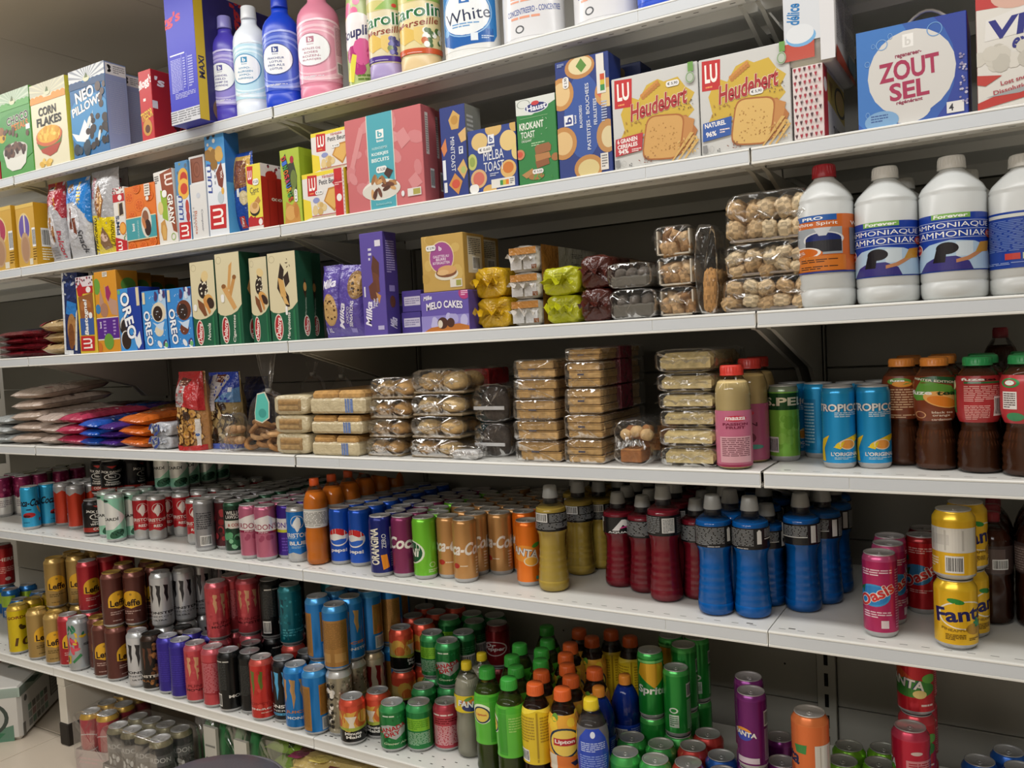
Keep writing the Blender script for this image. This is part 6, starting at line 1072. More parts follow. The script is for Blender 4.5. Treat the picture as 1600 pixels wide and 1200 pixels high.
# ------------------------------------------------------------------ third shelf: boxed goods
carton('biscuit_pack', 'shiny navy wafer pack leaning beside the peanut bags', 'biscuits', 2, 101.5, 125, 428, '#22305e', [('p', [(0, 0), (.12, 0), (.14, 1), (0, 1)], '#d3d6da'), ('p', [(.2, .5), (.9, .45), (.9, .62), (.3, .66)], '#2f78c0'), ('e', .56, .3, .3, .2, '#a87a48'), ('e', .5, .22, .2, .16, '#7a4a28'), ('p', [(.7, .05), (.85, .05), (.95, .55), (.85, .5)], '#d6d2c8'), ('s', 14, 3, .1, .7, .95, .98, .12, ['#151c3c', '#aab0bc', '#3a4a80'], .4), ('r', .0, .0, .6, .05, '#d8dadc')], y=.02, d=.04, mat='film', lean=3)
carton('biscuit_box', 'yellow edged box with white Bastogne lettering running up', 'biscuits', 2, 126.5, 153, 434, '#d6b83c', [('r', 0, .86, 1, 1, '#d8ccd0'), ('s', 22, 4, .03, .88, .97, .99, .04, ['#4a3038', '#8a3040']), ('r', .35, .78, .98, .87, '#b3262e'), ('p', [(.04, .86), (.3, .92), (.44, .84), (.3, .72), (.1, .76)], '#b02530'), ('e', .72, .825, .14, .04, '#e6e0dc'), ('p', [(.1, .74), (.95, .78), (.95, .46), (.15, .44)], '#8f5a30'), ('e', .5, .62, .32, .08, '#a86a38'), ('e', .6, .52, .32, .08, '#96582c'), ('p', [(.12, .24), (.12, .46), (.92, .46), (.9, .24)], '#3a5a9a'), ('t', 'Bastogne!', .5, .47, .46, .28, '#f0eeea', {'rot': 90, 'b': .05, 'sh': .2, 'out': '#3a3a54', 'ow': .03})]+LUlogo(.06, .03, .9, .23, 90), y=.006, d=.06, sticker=[(.76, .49, .2, .08, '', 0)])
ORP = [('e', .1, .82, .16, .1, '#6a9a3c'), ('p', [(.24, .8), (.4, .6), (.5, .46), (.3, .44), (.18, .62)], '#b08a78'), ('p', [(.44, .84), (.7, .66), (.98, .62), (.98, .44), (.72, .46), (.5, .66)], '#b9907a'), ('p', [(.5, .8), (.64, .82), (.74, .72), (.6, .62), (.5, .68)], '#9a2e62'), ('e', .38, .52, .18, .09, '#a87a60'), ('e', .1, .54, .12, .06, '#3a7ab0'), ('r', 0, .15, 1, .43, '#e2dcd2'), ('r', 0, .165, 1, .42, '#57288a'), ('t', 'boni', .16, .34, .08, .09, '#e6e2ec', {'rot': 90, 'b': .06}), ('l', .3, .2, .42, .4, 5, '#b49ad0'), ('l', .74, .2, .86, .4, 5, '#b49ad0'), ('e', .5, .13, .22, .1, '#6a9a3c'), ('e', .04, .06, .14, .07, '#c8702a'), ('r', .4, .93, .62, .99, '#e0dace'), ('l', .42, .935, .6, .985, 3, '#7a7060')]
ops = [('e', .55, .82, .34, .09, '#5a8a36'), ('e', .6, .45, .2, .1, '#b08a78')]
for k in range(4):
    carton('biscuit_box', ['mustard orange box with purple panel and green leaves, front of its row', 'mustard orange box, second in its row behind the front one', 'mustard orange box, third in its row', 'mustard orange box, last in its row'][k], 'biscuits', 2, 155.5 + k*20, 189 + k*22.5, 426+k*4, '#d2912c', ORP, ops, sc='#b87a1c', tc='#d8a04a', y=.006+k*.075, d=.072, H=None)
def oreo(bg, ck, ck2): return [('e', .5, .5, .6, .6, bg), ('p', [(.5, .5), (.75, .95), (1, .9), (1, .5)], '#a9c8e4'), ('e', .68, .62, .3, .17, ck), ('e', .64, .6, .2, .13, '#33241e'), ('e', .66, .31, .18, .1, ck2), ('p', [(.4, .46), (.6, .42), (.9, .46), (.8, .3), (.6, .36)], '#c3d6ea'), ('s', 26, 4, .3, .05, .98, .95, .016, ['#d8e4f2']), ('s', 6, 3, .5, .86, .95, .98, .1, ['#4a3a6a', '#d0d8e4'], .6), ('s', 5, 6, .6, .02, .95, .12, .1, ['#4a3a6a', '#e0e4ea'], .6), ('t', 'OREO', .22, .36, .6, .26, '#eef2f8', {'rot': -84, 'b': .1, 'out': '#16347a', 'ow': .07}), ('r', .04, .78, .15, .98, '#d8cba8'), ('e', .92, .06, .07, .04, '#6ab070')]
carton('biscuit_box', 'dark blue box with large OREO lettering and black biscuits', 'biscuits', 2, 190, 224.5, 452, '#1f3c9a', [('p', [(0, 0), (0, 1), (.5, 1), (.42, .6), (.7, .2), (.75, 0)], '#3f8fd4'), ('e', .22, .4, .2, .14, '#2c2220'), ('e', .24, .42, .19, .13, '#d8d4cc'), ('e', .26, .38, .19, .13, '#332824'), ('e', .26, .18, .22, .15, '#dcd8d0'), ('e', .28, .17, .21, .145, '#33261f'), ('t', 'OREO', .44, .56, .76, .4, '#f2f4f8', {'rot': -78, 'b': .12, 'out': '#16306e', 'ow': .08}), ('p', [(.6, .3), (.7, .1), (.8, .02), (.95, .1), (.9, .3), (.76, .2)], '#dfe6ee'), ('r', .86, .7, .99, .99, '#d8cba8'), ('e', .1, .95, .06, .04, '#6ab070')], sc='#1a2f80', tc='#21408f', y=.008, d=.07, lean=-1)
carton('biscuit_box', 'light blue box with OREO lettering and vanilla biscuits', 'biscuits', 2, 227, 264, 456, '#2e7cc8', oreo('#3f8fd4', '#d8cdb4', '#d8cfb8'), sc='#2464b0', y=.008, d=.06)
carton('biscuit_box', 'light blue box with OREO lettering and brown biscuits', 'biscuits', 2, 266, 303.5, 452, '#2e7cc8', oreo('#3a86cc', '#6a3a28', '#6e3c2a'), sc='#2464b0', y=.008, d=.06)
def delac(nm, pic): return [('p', [(0, .36), (.1, .33), (.3, .315), (.55, .325), (.8, .36), (1, .43), (1, 1), (0, 1)], '#d3c9a6'), ('o', .15, .93, .11, .04, .12, '#a89c7a')]+pic+[('e', .28, .16, .16, .15, '#dcd2c4'), ('e', .28, .16, .135, .135, '#a92a30'), ('t', 'Delacre', .28, .16, .22, .17, '#f0e6e0', {'rot': 84, 'sh': .2, 'b': .02}), ('t', nm, .66, .17, .3 if len(nm) > 8 else .2, .13, '#e6e4da', {'rot': 86, 'sh': .2}), ('p', [(.82, 0), (.9, 0), (.9, .36), (.82, .33)], '#28704a')]
P1 = [('e', .55, .75, .13, .1, '#3a2c22'), ('e', .6, .82, .16, .06, '#d8c08a', 60), ('e', .5, .66, .2, .1, '#2e2420'), ('s', 16, 3, .36, .6, .7, .76, .03, ['#e4dcc4']), ('e', .7, .52, .2, .09, '#cf9c54', 40), ('e', .78, .5, .14, .07, '#3a2820', 40), ('p', [(.25, .56), (.5, .5), (.62, .36), (.5, .35), (.28, .46)], '#7a4a2c'), ('p', [(.48, .55), (.58, .57), (.78, .4), (.7, .37)], '#c88a4a')]
P2 = [('p', [(.56, .86), (.7, .9), (.56, .6), (.44, .6)], '#c8985a'), ('p', [(.68, .72), (.84, .74), (.6, .52), (.5, .56)], '#bf8d50'), ('p', [(.22, .62), (.38, .66), (.8, .4), (.66, .37)], '#cb9c60'), ('e', .3, .64, .09, .025, '#8a5a30'), ('e', .76, .73, .08, .025, '#8a5a30')]
P3 = [('p', [(.34, .7), (.46, .88), (.58, .8), (.5, .62), (.7, .5), (.72, .38), (.6, .38), (.44, .5), (.3, .6)], '#2f221c'), ('p', [(.34, .72), (.54, .68), (.62, .5), (.42, .5)], '#cba05e'), ('p', [(.54, .72), (.72, .78), (.76, .66), (.6, .6)], '#34261f'), ('p', [(.44, .54), (.58, .5), (.7, .4), (.54, .42)], '#d2a968'), ('s', 5, 4, .66, .82, .82, .92, .04, ['#3a2a22'], .3)]
DS = [('r', 0, 0, 1, 1, '#1d4a36'), ('e', .5, .16, .2, .12, '#dcd2c4'), ('e', .5, .16, .15, .105, '#a92a30'), ('t', 'Delacre', .5, .16, .17, .2, '#f0e6e0', {'rot': 84, 'sh': .2, 'b': .02}), ('t', 'Marquisette', .5, .38, .2, .12, '#a8b8a8', {'rot': 86, 'sh': .2})]
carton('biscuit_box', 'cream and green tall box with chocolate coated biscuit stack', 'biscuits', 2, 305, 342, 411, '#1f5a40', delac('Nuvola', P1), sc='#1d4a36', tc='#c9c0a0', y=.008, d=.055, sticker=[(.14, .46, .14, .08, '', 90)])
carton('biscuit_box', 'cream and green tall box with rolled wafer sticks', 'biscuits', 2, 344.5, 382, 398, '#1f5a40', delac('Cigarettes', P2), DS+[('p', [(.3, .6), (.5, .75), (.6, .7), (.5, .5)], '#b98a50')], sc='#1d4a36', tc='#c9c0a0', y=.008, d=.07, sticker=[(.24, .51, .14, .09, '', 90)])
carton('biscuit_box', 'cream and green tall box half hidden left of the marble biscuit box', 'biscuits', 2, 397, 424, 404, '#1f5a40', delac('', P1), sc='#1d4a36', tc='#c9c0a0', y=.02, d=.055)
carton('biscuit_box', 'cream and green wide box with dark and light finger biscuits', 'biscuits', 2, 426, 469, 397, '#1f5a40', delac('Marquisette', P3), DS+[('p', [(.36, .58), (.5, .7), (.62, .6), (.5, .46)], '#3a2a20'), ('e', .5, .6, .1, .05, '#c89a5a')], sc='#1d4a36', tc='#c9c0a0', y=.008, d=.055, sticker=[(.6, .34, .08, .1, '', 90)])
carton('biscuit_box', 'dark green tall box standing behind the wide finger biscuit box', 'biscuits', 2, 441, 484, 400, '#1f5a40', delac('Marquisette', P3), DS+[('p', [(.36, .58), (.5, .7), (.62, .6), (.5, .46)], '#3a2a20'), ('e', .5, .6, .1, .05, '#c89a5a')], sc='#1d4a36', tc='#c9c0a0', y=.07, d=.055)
MIL = '#5a4a9c'
standbag('biscuit_pack', 'purple pack with large chocolate chip cookie, left of two', 2, 500, 530, 414, .045, MIL, [('t', 'Milka', .5, .74, .7, .12, '#e4e0ee', {'sh': .3, 'b': .05, 'rot': 8}), ('e', .46, .38, .38, .22, '#b8925a'), ('e', .46, .38, .35, .2, '#c09c66'), ('s', 12, 3, .2, .24, .72, .52, .04, ['#4a3020', '#3a2418']), ('t', 'XL', .36, .1, .22, .06, '#d6d0e6', {'b': .03}), ('r', .06, .04, .16, .14, '#8a80c0')], seed=21, amp=.0015, y=.016)
standbag('biscuit_pack', 'purple pack with chocolate cookie, leaning right of two', 2, 521, 560, 414, .04, MIL, [('e', .78, .72, .3, .2, '#8a6a44'), ('e', .82, .72, .22, .15, '#b8925a'), ('s', 8, 4, .66, .6, .95, .84, .04, ['#3a2418']), ('t', 'Milka', .22, .3, .36, .24, '#e8e4f2', {'rot': 82, 'sh': .25, 'b': .08}), ('t', 'CHOCO', .48, .3, .24, .11, '#d6d0e6', {'rot': 82}), ('t', 'SENSATIONS', .64, .32, .36, .12, '#e4e0ee', {'rot': 82, 'b': .02}), ('r', .55, .06, .78, .12, '#8a80c0')], seed=22, amp=.0015, y=.012, lean=4)
TMO = [('p', [(.55, .78), (.8, .7), (.78, .56), (.5, .54), (.46, .66)], '#5a3424'), ('p', [(.5, .62), (.76, .58), (.78, .42), (.5, .4)], '#6a3e2a'), ('p', [(.3, .48), (.6, .54), (.68, .4), (.6, .32), (.36, .36)], '#63382a'), ('p', [(.6, .42), (.82, .38), (.72, .3)], '#b8854a'), ('l', .36, .72, .5, .86, 3, '#d8d4e6'), ('t', 'Milka', .26, .22, .24, .26, '#e8e4f2', {'rot': 84, 'sh': .25, 'b': .08}), ('t', 'Tender', .5, .31, .1, .1, '#e8e4f2', {'rot': 84}), ('t', 'Moo', .62, .32, .08, .1, '#e8e4f2', {'rot': 84}), ('r', .66, .86, .9, .92, '#d8d4e0'), ('r', .62, .05, .88, .09, '#b4aed4'), ('r', .1, .38, .16, .48, '#d8d4e0')]
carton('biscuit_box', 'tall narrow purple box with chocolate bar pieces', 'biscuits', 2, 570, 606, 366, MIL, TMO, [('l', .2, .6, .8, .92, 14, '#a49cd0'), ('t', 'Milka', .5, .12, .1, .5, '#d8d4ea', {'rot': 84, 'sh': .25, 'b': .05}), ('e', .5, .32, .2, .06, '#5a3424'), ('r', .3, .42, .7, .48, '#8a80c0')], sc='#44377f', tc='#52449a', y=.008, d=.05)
zz = ZS[2]
for k in range(2):
    q = carton('biscuit_box', 'small purple box with pale end stripe, '+pos(k, 2), 'biscuits', 2, 629, 659, 0, '#4a3c8a', [('r', .12, .3, .95, .72, '#c9c4d8'), ('l', .16, .36, .9, .66, 3, '#8a84a8')], y=.05, d=.11, z=zz, H=.049, group=None, tc='#55479a'); zz = q[2]+.0006
carton('biscuit_box', 'small purple box set back left of the two stacked ones', 'biscuits', 2, 617, 636, 0, '#43367e', [('r', .2, .4, .9, .7, '#5a4c9a')], y=.11, d=.11, H=.07, tc='#4c3e8c')
mc = carton('cake_box', 'purple box with Melo Cakes lettering and dome cakes', 'cakes', 2, 660, 734, 459, '#6455a8', [('r', 0, 0, 1, .4, '#8f86c8'), ('s', 7, 3, .1, .14, .9, .34, .1, ['#b8b4de', '#a8a2d4'], .7), ('p', [(.05, 0), (1, 0), (1, .1), (.8, .17), (.5, .14), (.2, .1)], '#b8702e'), ('e', .45, .2, .11, .15, '#4a2a20'), ('e', .4, .18, .05, .1, '#d8d0c0'), ('e', .62, .2, .08, .12, '#4a2a20'), ('t', 'Milka', .16, .87, .18, .11, '#e8e4f2', {'sh': .25, 'b': .06, 'rot': 6}), ('t', 'MELO CAKES', .5, .63, .76, .19, '#eae6f0', {'b': .1, 'arc': .25, 'out': '#44387e', 'ow': .05}), ('e', .93, .93, .12, .16, '#b03a78'), ('l', .86, .86, 1, 1, 3, '#e8c0d8')], sc='#50428e', tc='#5c4ea0', y=.008, d=.11)
GAL = [('s', 8, 5, .05, .05, .95, .95, .14, ['#c8a85e', '#b8954a'], .8), ('e', .48, .6, .3, .29, '#dcc89a'), ('e', .48, .6, .28, .27, '#9a4a8a'), ('t', 'b', .46, .76, .07, .08, '#e8dce4', {'b': .08}), ('t', 'GALETTES AU', .47, .62, .38, .045, '#ecdce8', {'b': .01}), ('t', 'BEURRE', .47, .565, .24, .045, '#ecdce8', {'b': .01}), ('t', 'BOTERGALETTEN', .47, .505, .4, .045, '#ecdce8', {'b': .01}), ('e', .58, .3, .28, .11, '#d8d0bc'), ('e', .58, .33, .25, .09, '#7a4a2c'), ('e', .6, .37, .22, .08, '#cf9f68'), ('e', .5, .33, .14, .05, '#d8b07c'), ('r', .66, .06, .94, .2, '#d8d2c6'), ('r', .8, .08, .92, .18, '#9a9a4a')]
GS = [('r', .2, .3, .85, .95, '#cfc8b4'), ('l', .24, .62, .8, .92, 9, '#55504a'), ('b', .4, .36, .76, .6)]
carton('biscuit_box', 'tan butter biscuit box with purple oval on the purple cake box', 'biscuits', 2, 662, 727, 371, '#bd9a50', GAL, GS, sc='#a98845', tc='#c8a860', y=.012, d=.085, z=mc[2]+.0008, sticker=[(.24, .78, .24, .1, '€ 2,90', 0)])
carton('cake_box', 'second purple cake box behind the front one', 'cakes', 2, 676, 750, 0, '#4a3e84', y=.122, d=.11, H=mc[2]-ZS[2])
carton('biscuit_box', 'tan butter biscuit box standing behind the front tan one', 'biscuits', 2, 690, 752, 0, '#bd9a50', GAL, GS, sc='#a98845', tc='#c8a860', y=.125, d=.085, z=mc[2]+.0008, H=.128)
# ------------------------------------------------------------------ third shelf: soft packs
def lying(name, label, lv, x, y, z, w, l, t, base, art=(), rz=0, seed=1, cat='snack bag', mat='film', group=None, back=None, tilt=0, parts=None, roll=0):
    """a pillow bag lying flat with its end to the front; art is read from the front (y up = away)"""
    mb = MB(); pillow(mb, w, l, t*1.08, base, art, mat, seed, .0026, 14, back, (), .17)
    o = tag(mb.build(name), label, cat, group)
    o.location = (x, y, z+t/2); o.rotation_euler = (-PI/2+rad(tilt), rad(roll), rz)
    return o
def peanut(seed):
    rr = random.Random(seed); o = []
    for k in range(60): o.append(('e', rr.uniform(.05, .95), rr.uniform(.05, .95), .06, .035, rr.choice(['#c9ab7c', '#b8986a', '#d6bb90', '#a98a5c']), rr.uniform(0, 180)))
    return o
xa = X_at(14, .02, ZS[2]); 
for k in range(4):
    lying('snack_bag', 'dark red snack bag at the far left, '+pos(k, 4), 2, xa+.01*(k % 2), .02, ZS[2]+.021*k+.001, .15, .3, .026, '#6a1820', [('s', 26, k+3, .05, .05, .95, .95, .09, ['#8f2630', '#3a1014', '#55565a', '#a8323c'], .5)], .12*(k % 2)-.05, 30+k)
xa = X_at(-6, .2, ZS[2])
for k in range(3):
    lying('snack_bag', 'navy and silver snack bag lying behind the dark red ones, '+pos(k, 3), 2, X_at(30+6*k, .3, ZS[2]), .3, ZS[2]+.037*k+.001, .17, .19, .04, '#1d2464', [('r', .1, .3, .9, .6, '#8f9096'), ('l', .15, .35, .85, .55, 3, '#2a2a3a')], .2, 40+k)
xa = X_at(82, .02, ZS[2])
for k in range(3):
    lying('peanut_bag', 'clear bag of peanuts beside the dark red bags, '+pos(k, 3), 2, xa+.006*k, .018+.01*(k == 1), ZS[2]+.036*k+.001, .125, .3, .04, '#b59a6e', peanut(k)+[('p', [(0, .0), (.1, .0), (.14, .3), (0, .4)], '#8a2028')], -.05+.06*k, 50+k, 'peanuts')
# crumpled foil and film packs of cakes
def foil(label, lv, uL, uR, z, h, d, base, seed, art=(), side=(), top=(), y=.012, tail=0, amp=.005, cat='cakes', name='cake_pack', mat='film', dx=0, rz=0, group=None, ex=.5):
    X0, X1 = X_at(uL, y, z), X_at(uR, y, z)
    mb = MB(); wrapbox(mb, X1-X0, d, h, base, mat, seed, amp, 30, 16, ex, .16, 0, tail, art, side, top)
    o = tag(mb.build(name), label, cat, group); place(o, (X0+X1)/2+dx, y+tail, z, rz)
    return o
z = ZS[2]+.001
for k in range(2):
    foil('crumpled golden yellow foil pack, %s by the purple cake box' % pos(k, 2), 2, 739-4*k, 789-8*k, z, .066, .19, '#c9a01c', 60+k, [('l', .5, .3, .9, .8, 6, '#a8841a')], y=.022, tail=.02, amp=.006); z += .065
z = ZS[2]+.001
CK = lambda k: [('r', .02, .66, .98, .92, '#b07a3c'), ('r', .06, .1, .46, .55, '#d5d4d4'), ('r', .52, .1, .94, .55, '#d0cfd0'), ('r', .8, .1, .98, .26, '#7a4a28')]
for k in range(3):
    foil('white and tan cake pack with gathered film end, '+pos(k, 3), 2, 794-2*k, 838-2*k, z, .0565, .3, '#c8c3bb', 64+k, CK(k), [('r', 0, 0, .28, 1, '#a8743a'), ('r', .28, 0, 1, 1, '#c9c7c4'), ('t', 'Everyday', .62, .35, .24, .22, '#6a6a6a', {'sh': .2}), ('l', .5, .6, .7, .8, 3, '#8a8a8a')], y=.03, tail=.02, amp=.004); z += .0568
z = ZS[2]+.001
for k in range(2):
    foil('shiny lime yellow cake pack with pinched end, '+pos(k, 2), 2, 846-6*k, 899-2*k, z, .0585, .26, '#b3b41c', 70+k, [('l', .4, .4, .8, .8, 4, '#8f9018')], y=.024, tail=.022, amp=.006); z += .0585
z = ZS[2]+.001
for k in range(2):
    foil('dark brown cake pack with swirl picture on its side, '+pos(k, 2), 2, 903, 952-2*k, z, .066, .3, '#4a1f18', 74+k, [('l', .3, .4, .6, .6, 2, '#6a3a30')], [('r', .3, .15, .8, .9, '#a88a68'), ('o', .45, .5, .1, .3, .3, '#5a3a2a'), ('o', .62, .5, .1, .3, .3, '#5a3a2a'), ('o', .54, .5, .06, .3, .3, '#d8c4a4'), ('r', .84, .1, .97, .95, '#8a2a2a')], y=.02, tail=.012, amp=.005); z += .066
def clearpack(label, cat, lv, uL, uR, z, h, d, content, seed, y=.012, name='cake_pack', tail=0, amp=.004, ex=.4, extra=None, X=None, rz=0, group=None, ry=0):
    """food part(s) inside a clear wrapper"""
    X0, X1 = X or (X_at(uL, y, z), X_at(uR, y, z)); w = X1-X0
    t = thing(name, label, cat, ((X0+X1)/2, y+tail, z), rz, group)
    if ry: t.rotation_euler.y = ry
    content(t, w-.008, d-.016, h-.005)
    mb = MB(); wrapbox(mb, w, d, h, '#ffffff', 'clear', seed, amp, 30, 16, ex, .14, 0, tail); mb.build('clear_wrapper', t)
    if extra: extra(t, w, d, h)
    return t
def c_tray(col):
    def f(t, w, d, h):
        mb = MB(); mb.box((-w/2, .008, .002), (w/2, d, h*.55), col, 'plas', .004); mb.build('tray', t)
        mb = MB()
        for i in range(3):
            for j in range(4): blob(mb, (-w*.3+w*.3*i, .03+j*(d-.05)/3.2, h*.62), (w*.15, d*.11, h*.3), '#5d564f', 'food', 10, i*7+j)
        mb.build('cakes', t)
    return f
z = ZS[2]+.001
for k in range(2):
    clearpack('clear pack of dark cakes on a grey tray, '+pos(k, 2), 'cakes', 2, 952-4*k, 1022-8*k, z, .058 if k == 0 else .05, .22, c_tray('#5a564e'), 80+k, .016); z += .0595
def c_roll(t, w, d, h):
    mb = MB(); e = .003
    mb.box((-w/2, .006, .002), (w/2, d, .005), '#cdc5b4', 'card'); mb.box((-w/2, .006, .002), (-w/2+e, d, h*.94), '#cdc5b4', 'card'); mb.box((w/2-e, .006, .002), (w/2, d, h*.94), '#cdc5b4', 'card')
    mb.build('card_tray', t)
    mb = MB(); rr = random.Random(int(w*1e5))
    for i in range(3):
        for j in range(4):
            wlump(mb, (-w*.29+w*.29*i, .032+j*(d-.06)/3, h*.34), (w*.19, .032, h*.3), ['#b08a60', '#c6a276', '#a57e54'], i+9*j+int(w*1e5), .1, 1.6, .4, 14)
            if j < 2: wlump(mb, (-w*.24+w*.25*i, .03+j*.05, h*.68), (w*.19, .03, h*.21), ['#96704a', '#b99468', '#d2b48c'], i+5*j+int(w*2e5), .12, 1.6, .5, 14)
    mb.build('pastries', t)
z = ZS[2]+.001
for k in range(3):
    clearpack('cream card tray of rolled pastries in film, '+pos(k, 3), 'pastries', 2, 1022-3*k, 1080-3*k, z, .057, .24, c_roll, 84+k, .012, 'pastry_tray', .022, .003, .3, rz=(.0 if k < 2 else .05)); z += .0578
def wrow(t, w, d, h):
    for k in range(3):
        mb = MB(); wlump(mb, (0, .03+k*.04, h*.27), (w*.44, .018, h*.26), ['#b98a52', '#c0945c'], 5+k, .06, 4, .08, 26); mb.build('waffle', t)
clearpack('tall clear bag of waffles on edge beside the rolled pastry trays', 'waffles', 2, 1089, 1121, ZS[2]+.001, .165, .15, wrow, 88, .014, 'waffle_bag', 0, .006, .5)
def lumps(t, w, d, h):
    mb = MB(); mb.box((-w/2, .006, .001), (w/2, d, .006), '#8a8078', 'plas', .002); mb.build('tray', t)
    rr = random.Random(int(d*1e5+h*1e6))
    for r_ in range(2):
        for i in range(5):
            mb = MB()
            for j in range(4): wlump(mb, (-w*.4+w*.2*i+rr.uniform(-.005, .005), .03+j*(d-.05)/3.3, h*(.27+.42*r_)+rr.uniform(-.002, .002)), (w*.112, .03, h*.23), ['#cdb188', '#d8c09a', '#c4a478', '#dcc8a4'], i*7+j+r_*31+int(h*1e4), .09, 3, .55)
            mb.build('sugar_waffle_row', t)
z = ZS[2]+.001
for k in range(3):
    clearpack('tray of pale sugar waffles, '+pos(k, 3), 'waffles', 2, 1126+3*k, 1264-k, z, (.062, .06, .088)[k], (.25, .25, .19)[k], lumps, 90+k, .01, 'waffle_tray', .012, .004, .35); z += (.063, .061, .09)[k]
bottle('solvent_bottle', 'white bottle with red cap and orange label', 2, 1312, 476, .0465, 254, 'chemorange', rot=4, xy=None)
bottle('cleaner_bottle', 'white cleaner bottle with blue label beside the orange labelled one', 2, 1387, 471, .0495, 260, 'chemblue', rot=-3)
bottle('cleaner_bottle', 'white cleaner bottle with blue label, between two others like it', 2, 1473, 466, .0495, 247, 'chemblue', rot=4)
bottle('cleaner_bottle', 'white cleaner bottle turned to its back label', 2, 1566, 461, .0495, 247, 'chemback', rot=0)
for uu, nm in ((1407, 'behind the left blue labelled bottle'), (1494, 'behind the middle blue labelled bottle')):
    bottle('cleaner_bottle', 'white cleaner bottle '+nm, 2, 0, 0, .0495, .222, 'chemblue', xy=(X_at(uu+8, .165, ZS[2]+.2), .165))
settle(2)

# ------------------------------------------------------------------ fourth shelf: bags at the left
BG = '#bba99b'
def bagart(sd, cs): return [('s', 10, sd, .08, .1, .92, .9, .1, cs, .5), ('l', .2, .3, .8, .5, 3, cs[0])]
zf = ZS[3]
def stack(desc, u, y, n, w, l, t, base, cs, seed, w0='', rz=0, z0=0., step=None, ug=0):
    z = zf+.001+z0
    t = (step or t*.86)*1.0
    for k in range(n):
        x = X_at(u, y, zf)+rnd.uniform(-.006, .006)
        lying('snack_bag', (desc+', '+pos(k, n)) if n > 1 else desc, 3, x, y+rnd.uniform(-.004, .012), z, w, l, t, base, bagart(seed+k, cs), rz+rnd.uniform(-.07, .07), seed+k, roll=rnd.uniform(-3, 3), tilt=1.3*k)
        z += t*.97
    return z
stack('taupe brown snack bag at the far left', 40, .02, 5, .15, .28, .036, BG, ['#8a7a70', '#bdb0a6', '#9a5a58'], 100, rz=.12, step=.037)
stack('silver grey snack bag at the left photo edge', -2, .014, 3, .12, .24, .036, '#a3a7a6', ['#8a8e90', '#c4c6c8'], 110)
stack('taupe brown snack bag beside the pink ones', 72, .012, 3, .1, .28, .034, '#bcaba0', ['#d0c6c0', '#8a7a70'], 116, rz=-.05, step=.034)
stack('raspberry pink snack bag', 108, .014, 3, .125, .25, .036, '#b23656', ['#c84a68', '#d8c0c8', '#8a2440'], 122, rz=.06, step=.034)
stack('bright blue snack bag', 137, .012, 3, .085, .22, .028, '#1f55b4', ['#2f6acc', '#a8c0e8', '#173f8a'], 130, rz=.02, step=.027)
stack('violet snack bag', 163, .01, 3, .085, .24, .028, '#4c2c80', ['#6a4aa4', '#c0b0d8', '#38205f'], 136, rz=-.03, step=.024)
stack('orange snack bag', 206, .01, 3, .115, .25, .033, '#c8641f', ['#dd8440', '#e8d8b8', '#a04c14'], 142, rz=-.04, step=.033)
for i, (u, c, cs, nm) in enumerate(((150, '#8a2a50', ['#b04a70', '#4a8a3a'], 'maroon and green'), (182, '#20509e', ['#3a70c0', '#8a2a4a'], 'dark blue'), (215, '#3a2468', ['#5a3a90', '#2a1848'], 'dark violet'), (240, '#6e4420', ['#3f6a30', '#8a5a2a'], 'brown and green'))):
    stack(nm+' snack bag in the rear row', u, .3, 4, .1, .19, .03, c, cs, 150+i*7, step=.0245)
z = zf+.001
for k in range(2):
    foil('crumpled silver white snack bag beside the red cookie bag, '+pos(k, 2), 3, 232, 262, z, .038, .2, '#b9bcc2', 180+k, [('s', 6, 3, .1, .2, .9, .9, .12, ['#2a2a30', '#8a8d94', '#3a4a8a'], .4)], y=.012, amp=.007, cat='snack bag', name='snack_bag', tail=.008); z += .037
def gusset(label, uL, uR, vt, base, art, seed, y=.012, t=.07, top='#'):
    X0, X1, zs, h = spot(3, uL, uR, vt, y)
    mb = MB(); N = wob(seed, 5); w = X1-X0
    def P(a, b, s, o):
        e = max(0, sin(PI*a))**.35*(1 if b < .62 else max(.02, 1-((b-.62)/.38)**1.5))
        x = (a-.5)*w*(1-.1*max(0, b-.3))
        return Vector((x, -s*(t/2*e+o)+.004*N(a, b)*(.3+e), b*h))
    mb.grid(16, 22, lambda a, b: P(a, b, 1, 0), base, 'film'); mb.grid(16, 22, lambda a, b: P(1-a, b, -1, .0004), base, 'film')
    mb.art(Surf(lambda x, y_, h_: P(min(1, max(0, x)), min(1, max(0, y_)), 1, h_), w, h, 1/16, 1/22), art, 'film', .0005, .00006)
    o = tag(mb.build('cookie_bag'), label, 'cookie bag'); place(o, (X0+X1)/2, y+t/2+.006, zs+.001)
    return o
rr = random.Random(5)
ck = []
for k in range(46):
    x, y_ = rr.uniform(.08, .9), rr.uniform(.1, .52); c = rr.choice(['#c89a58', '#d6ac6c', '#b8863f', '#cfa05c'])
    ck += [('e', x, y_, .11, .055, '#6a4420', rr.uniform(0, 180)), ('e', x, y_+.004, .1, .048, c, rr.uniform(0, 180)), ('e', x, y_, .035, .016, rr.choice(['#7a3a28', '#8a5a30', '#3a241a']))]
ck += [('e', .25, .36, .11, .07, '#2e2019'), ('e', .22, .34, .08, .05, '#3f2d22'), ('e', .62, .44, .12, .055, '#3a281e'), ('e', .12, .15, .1, .05, '#33251c')]
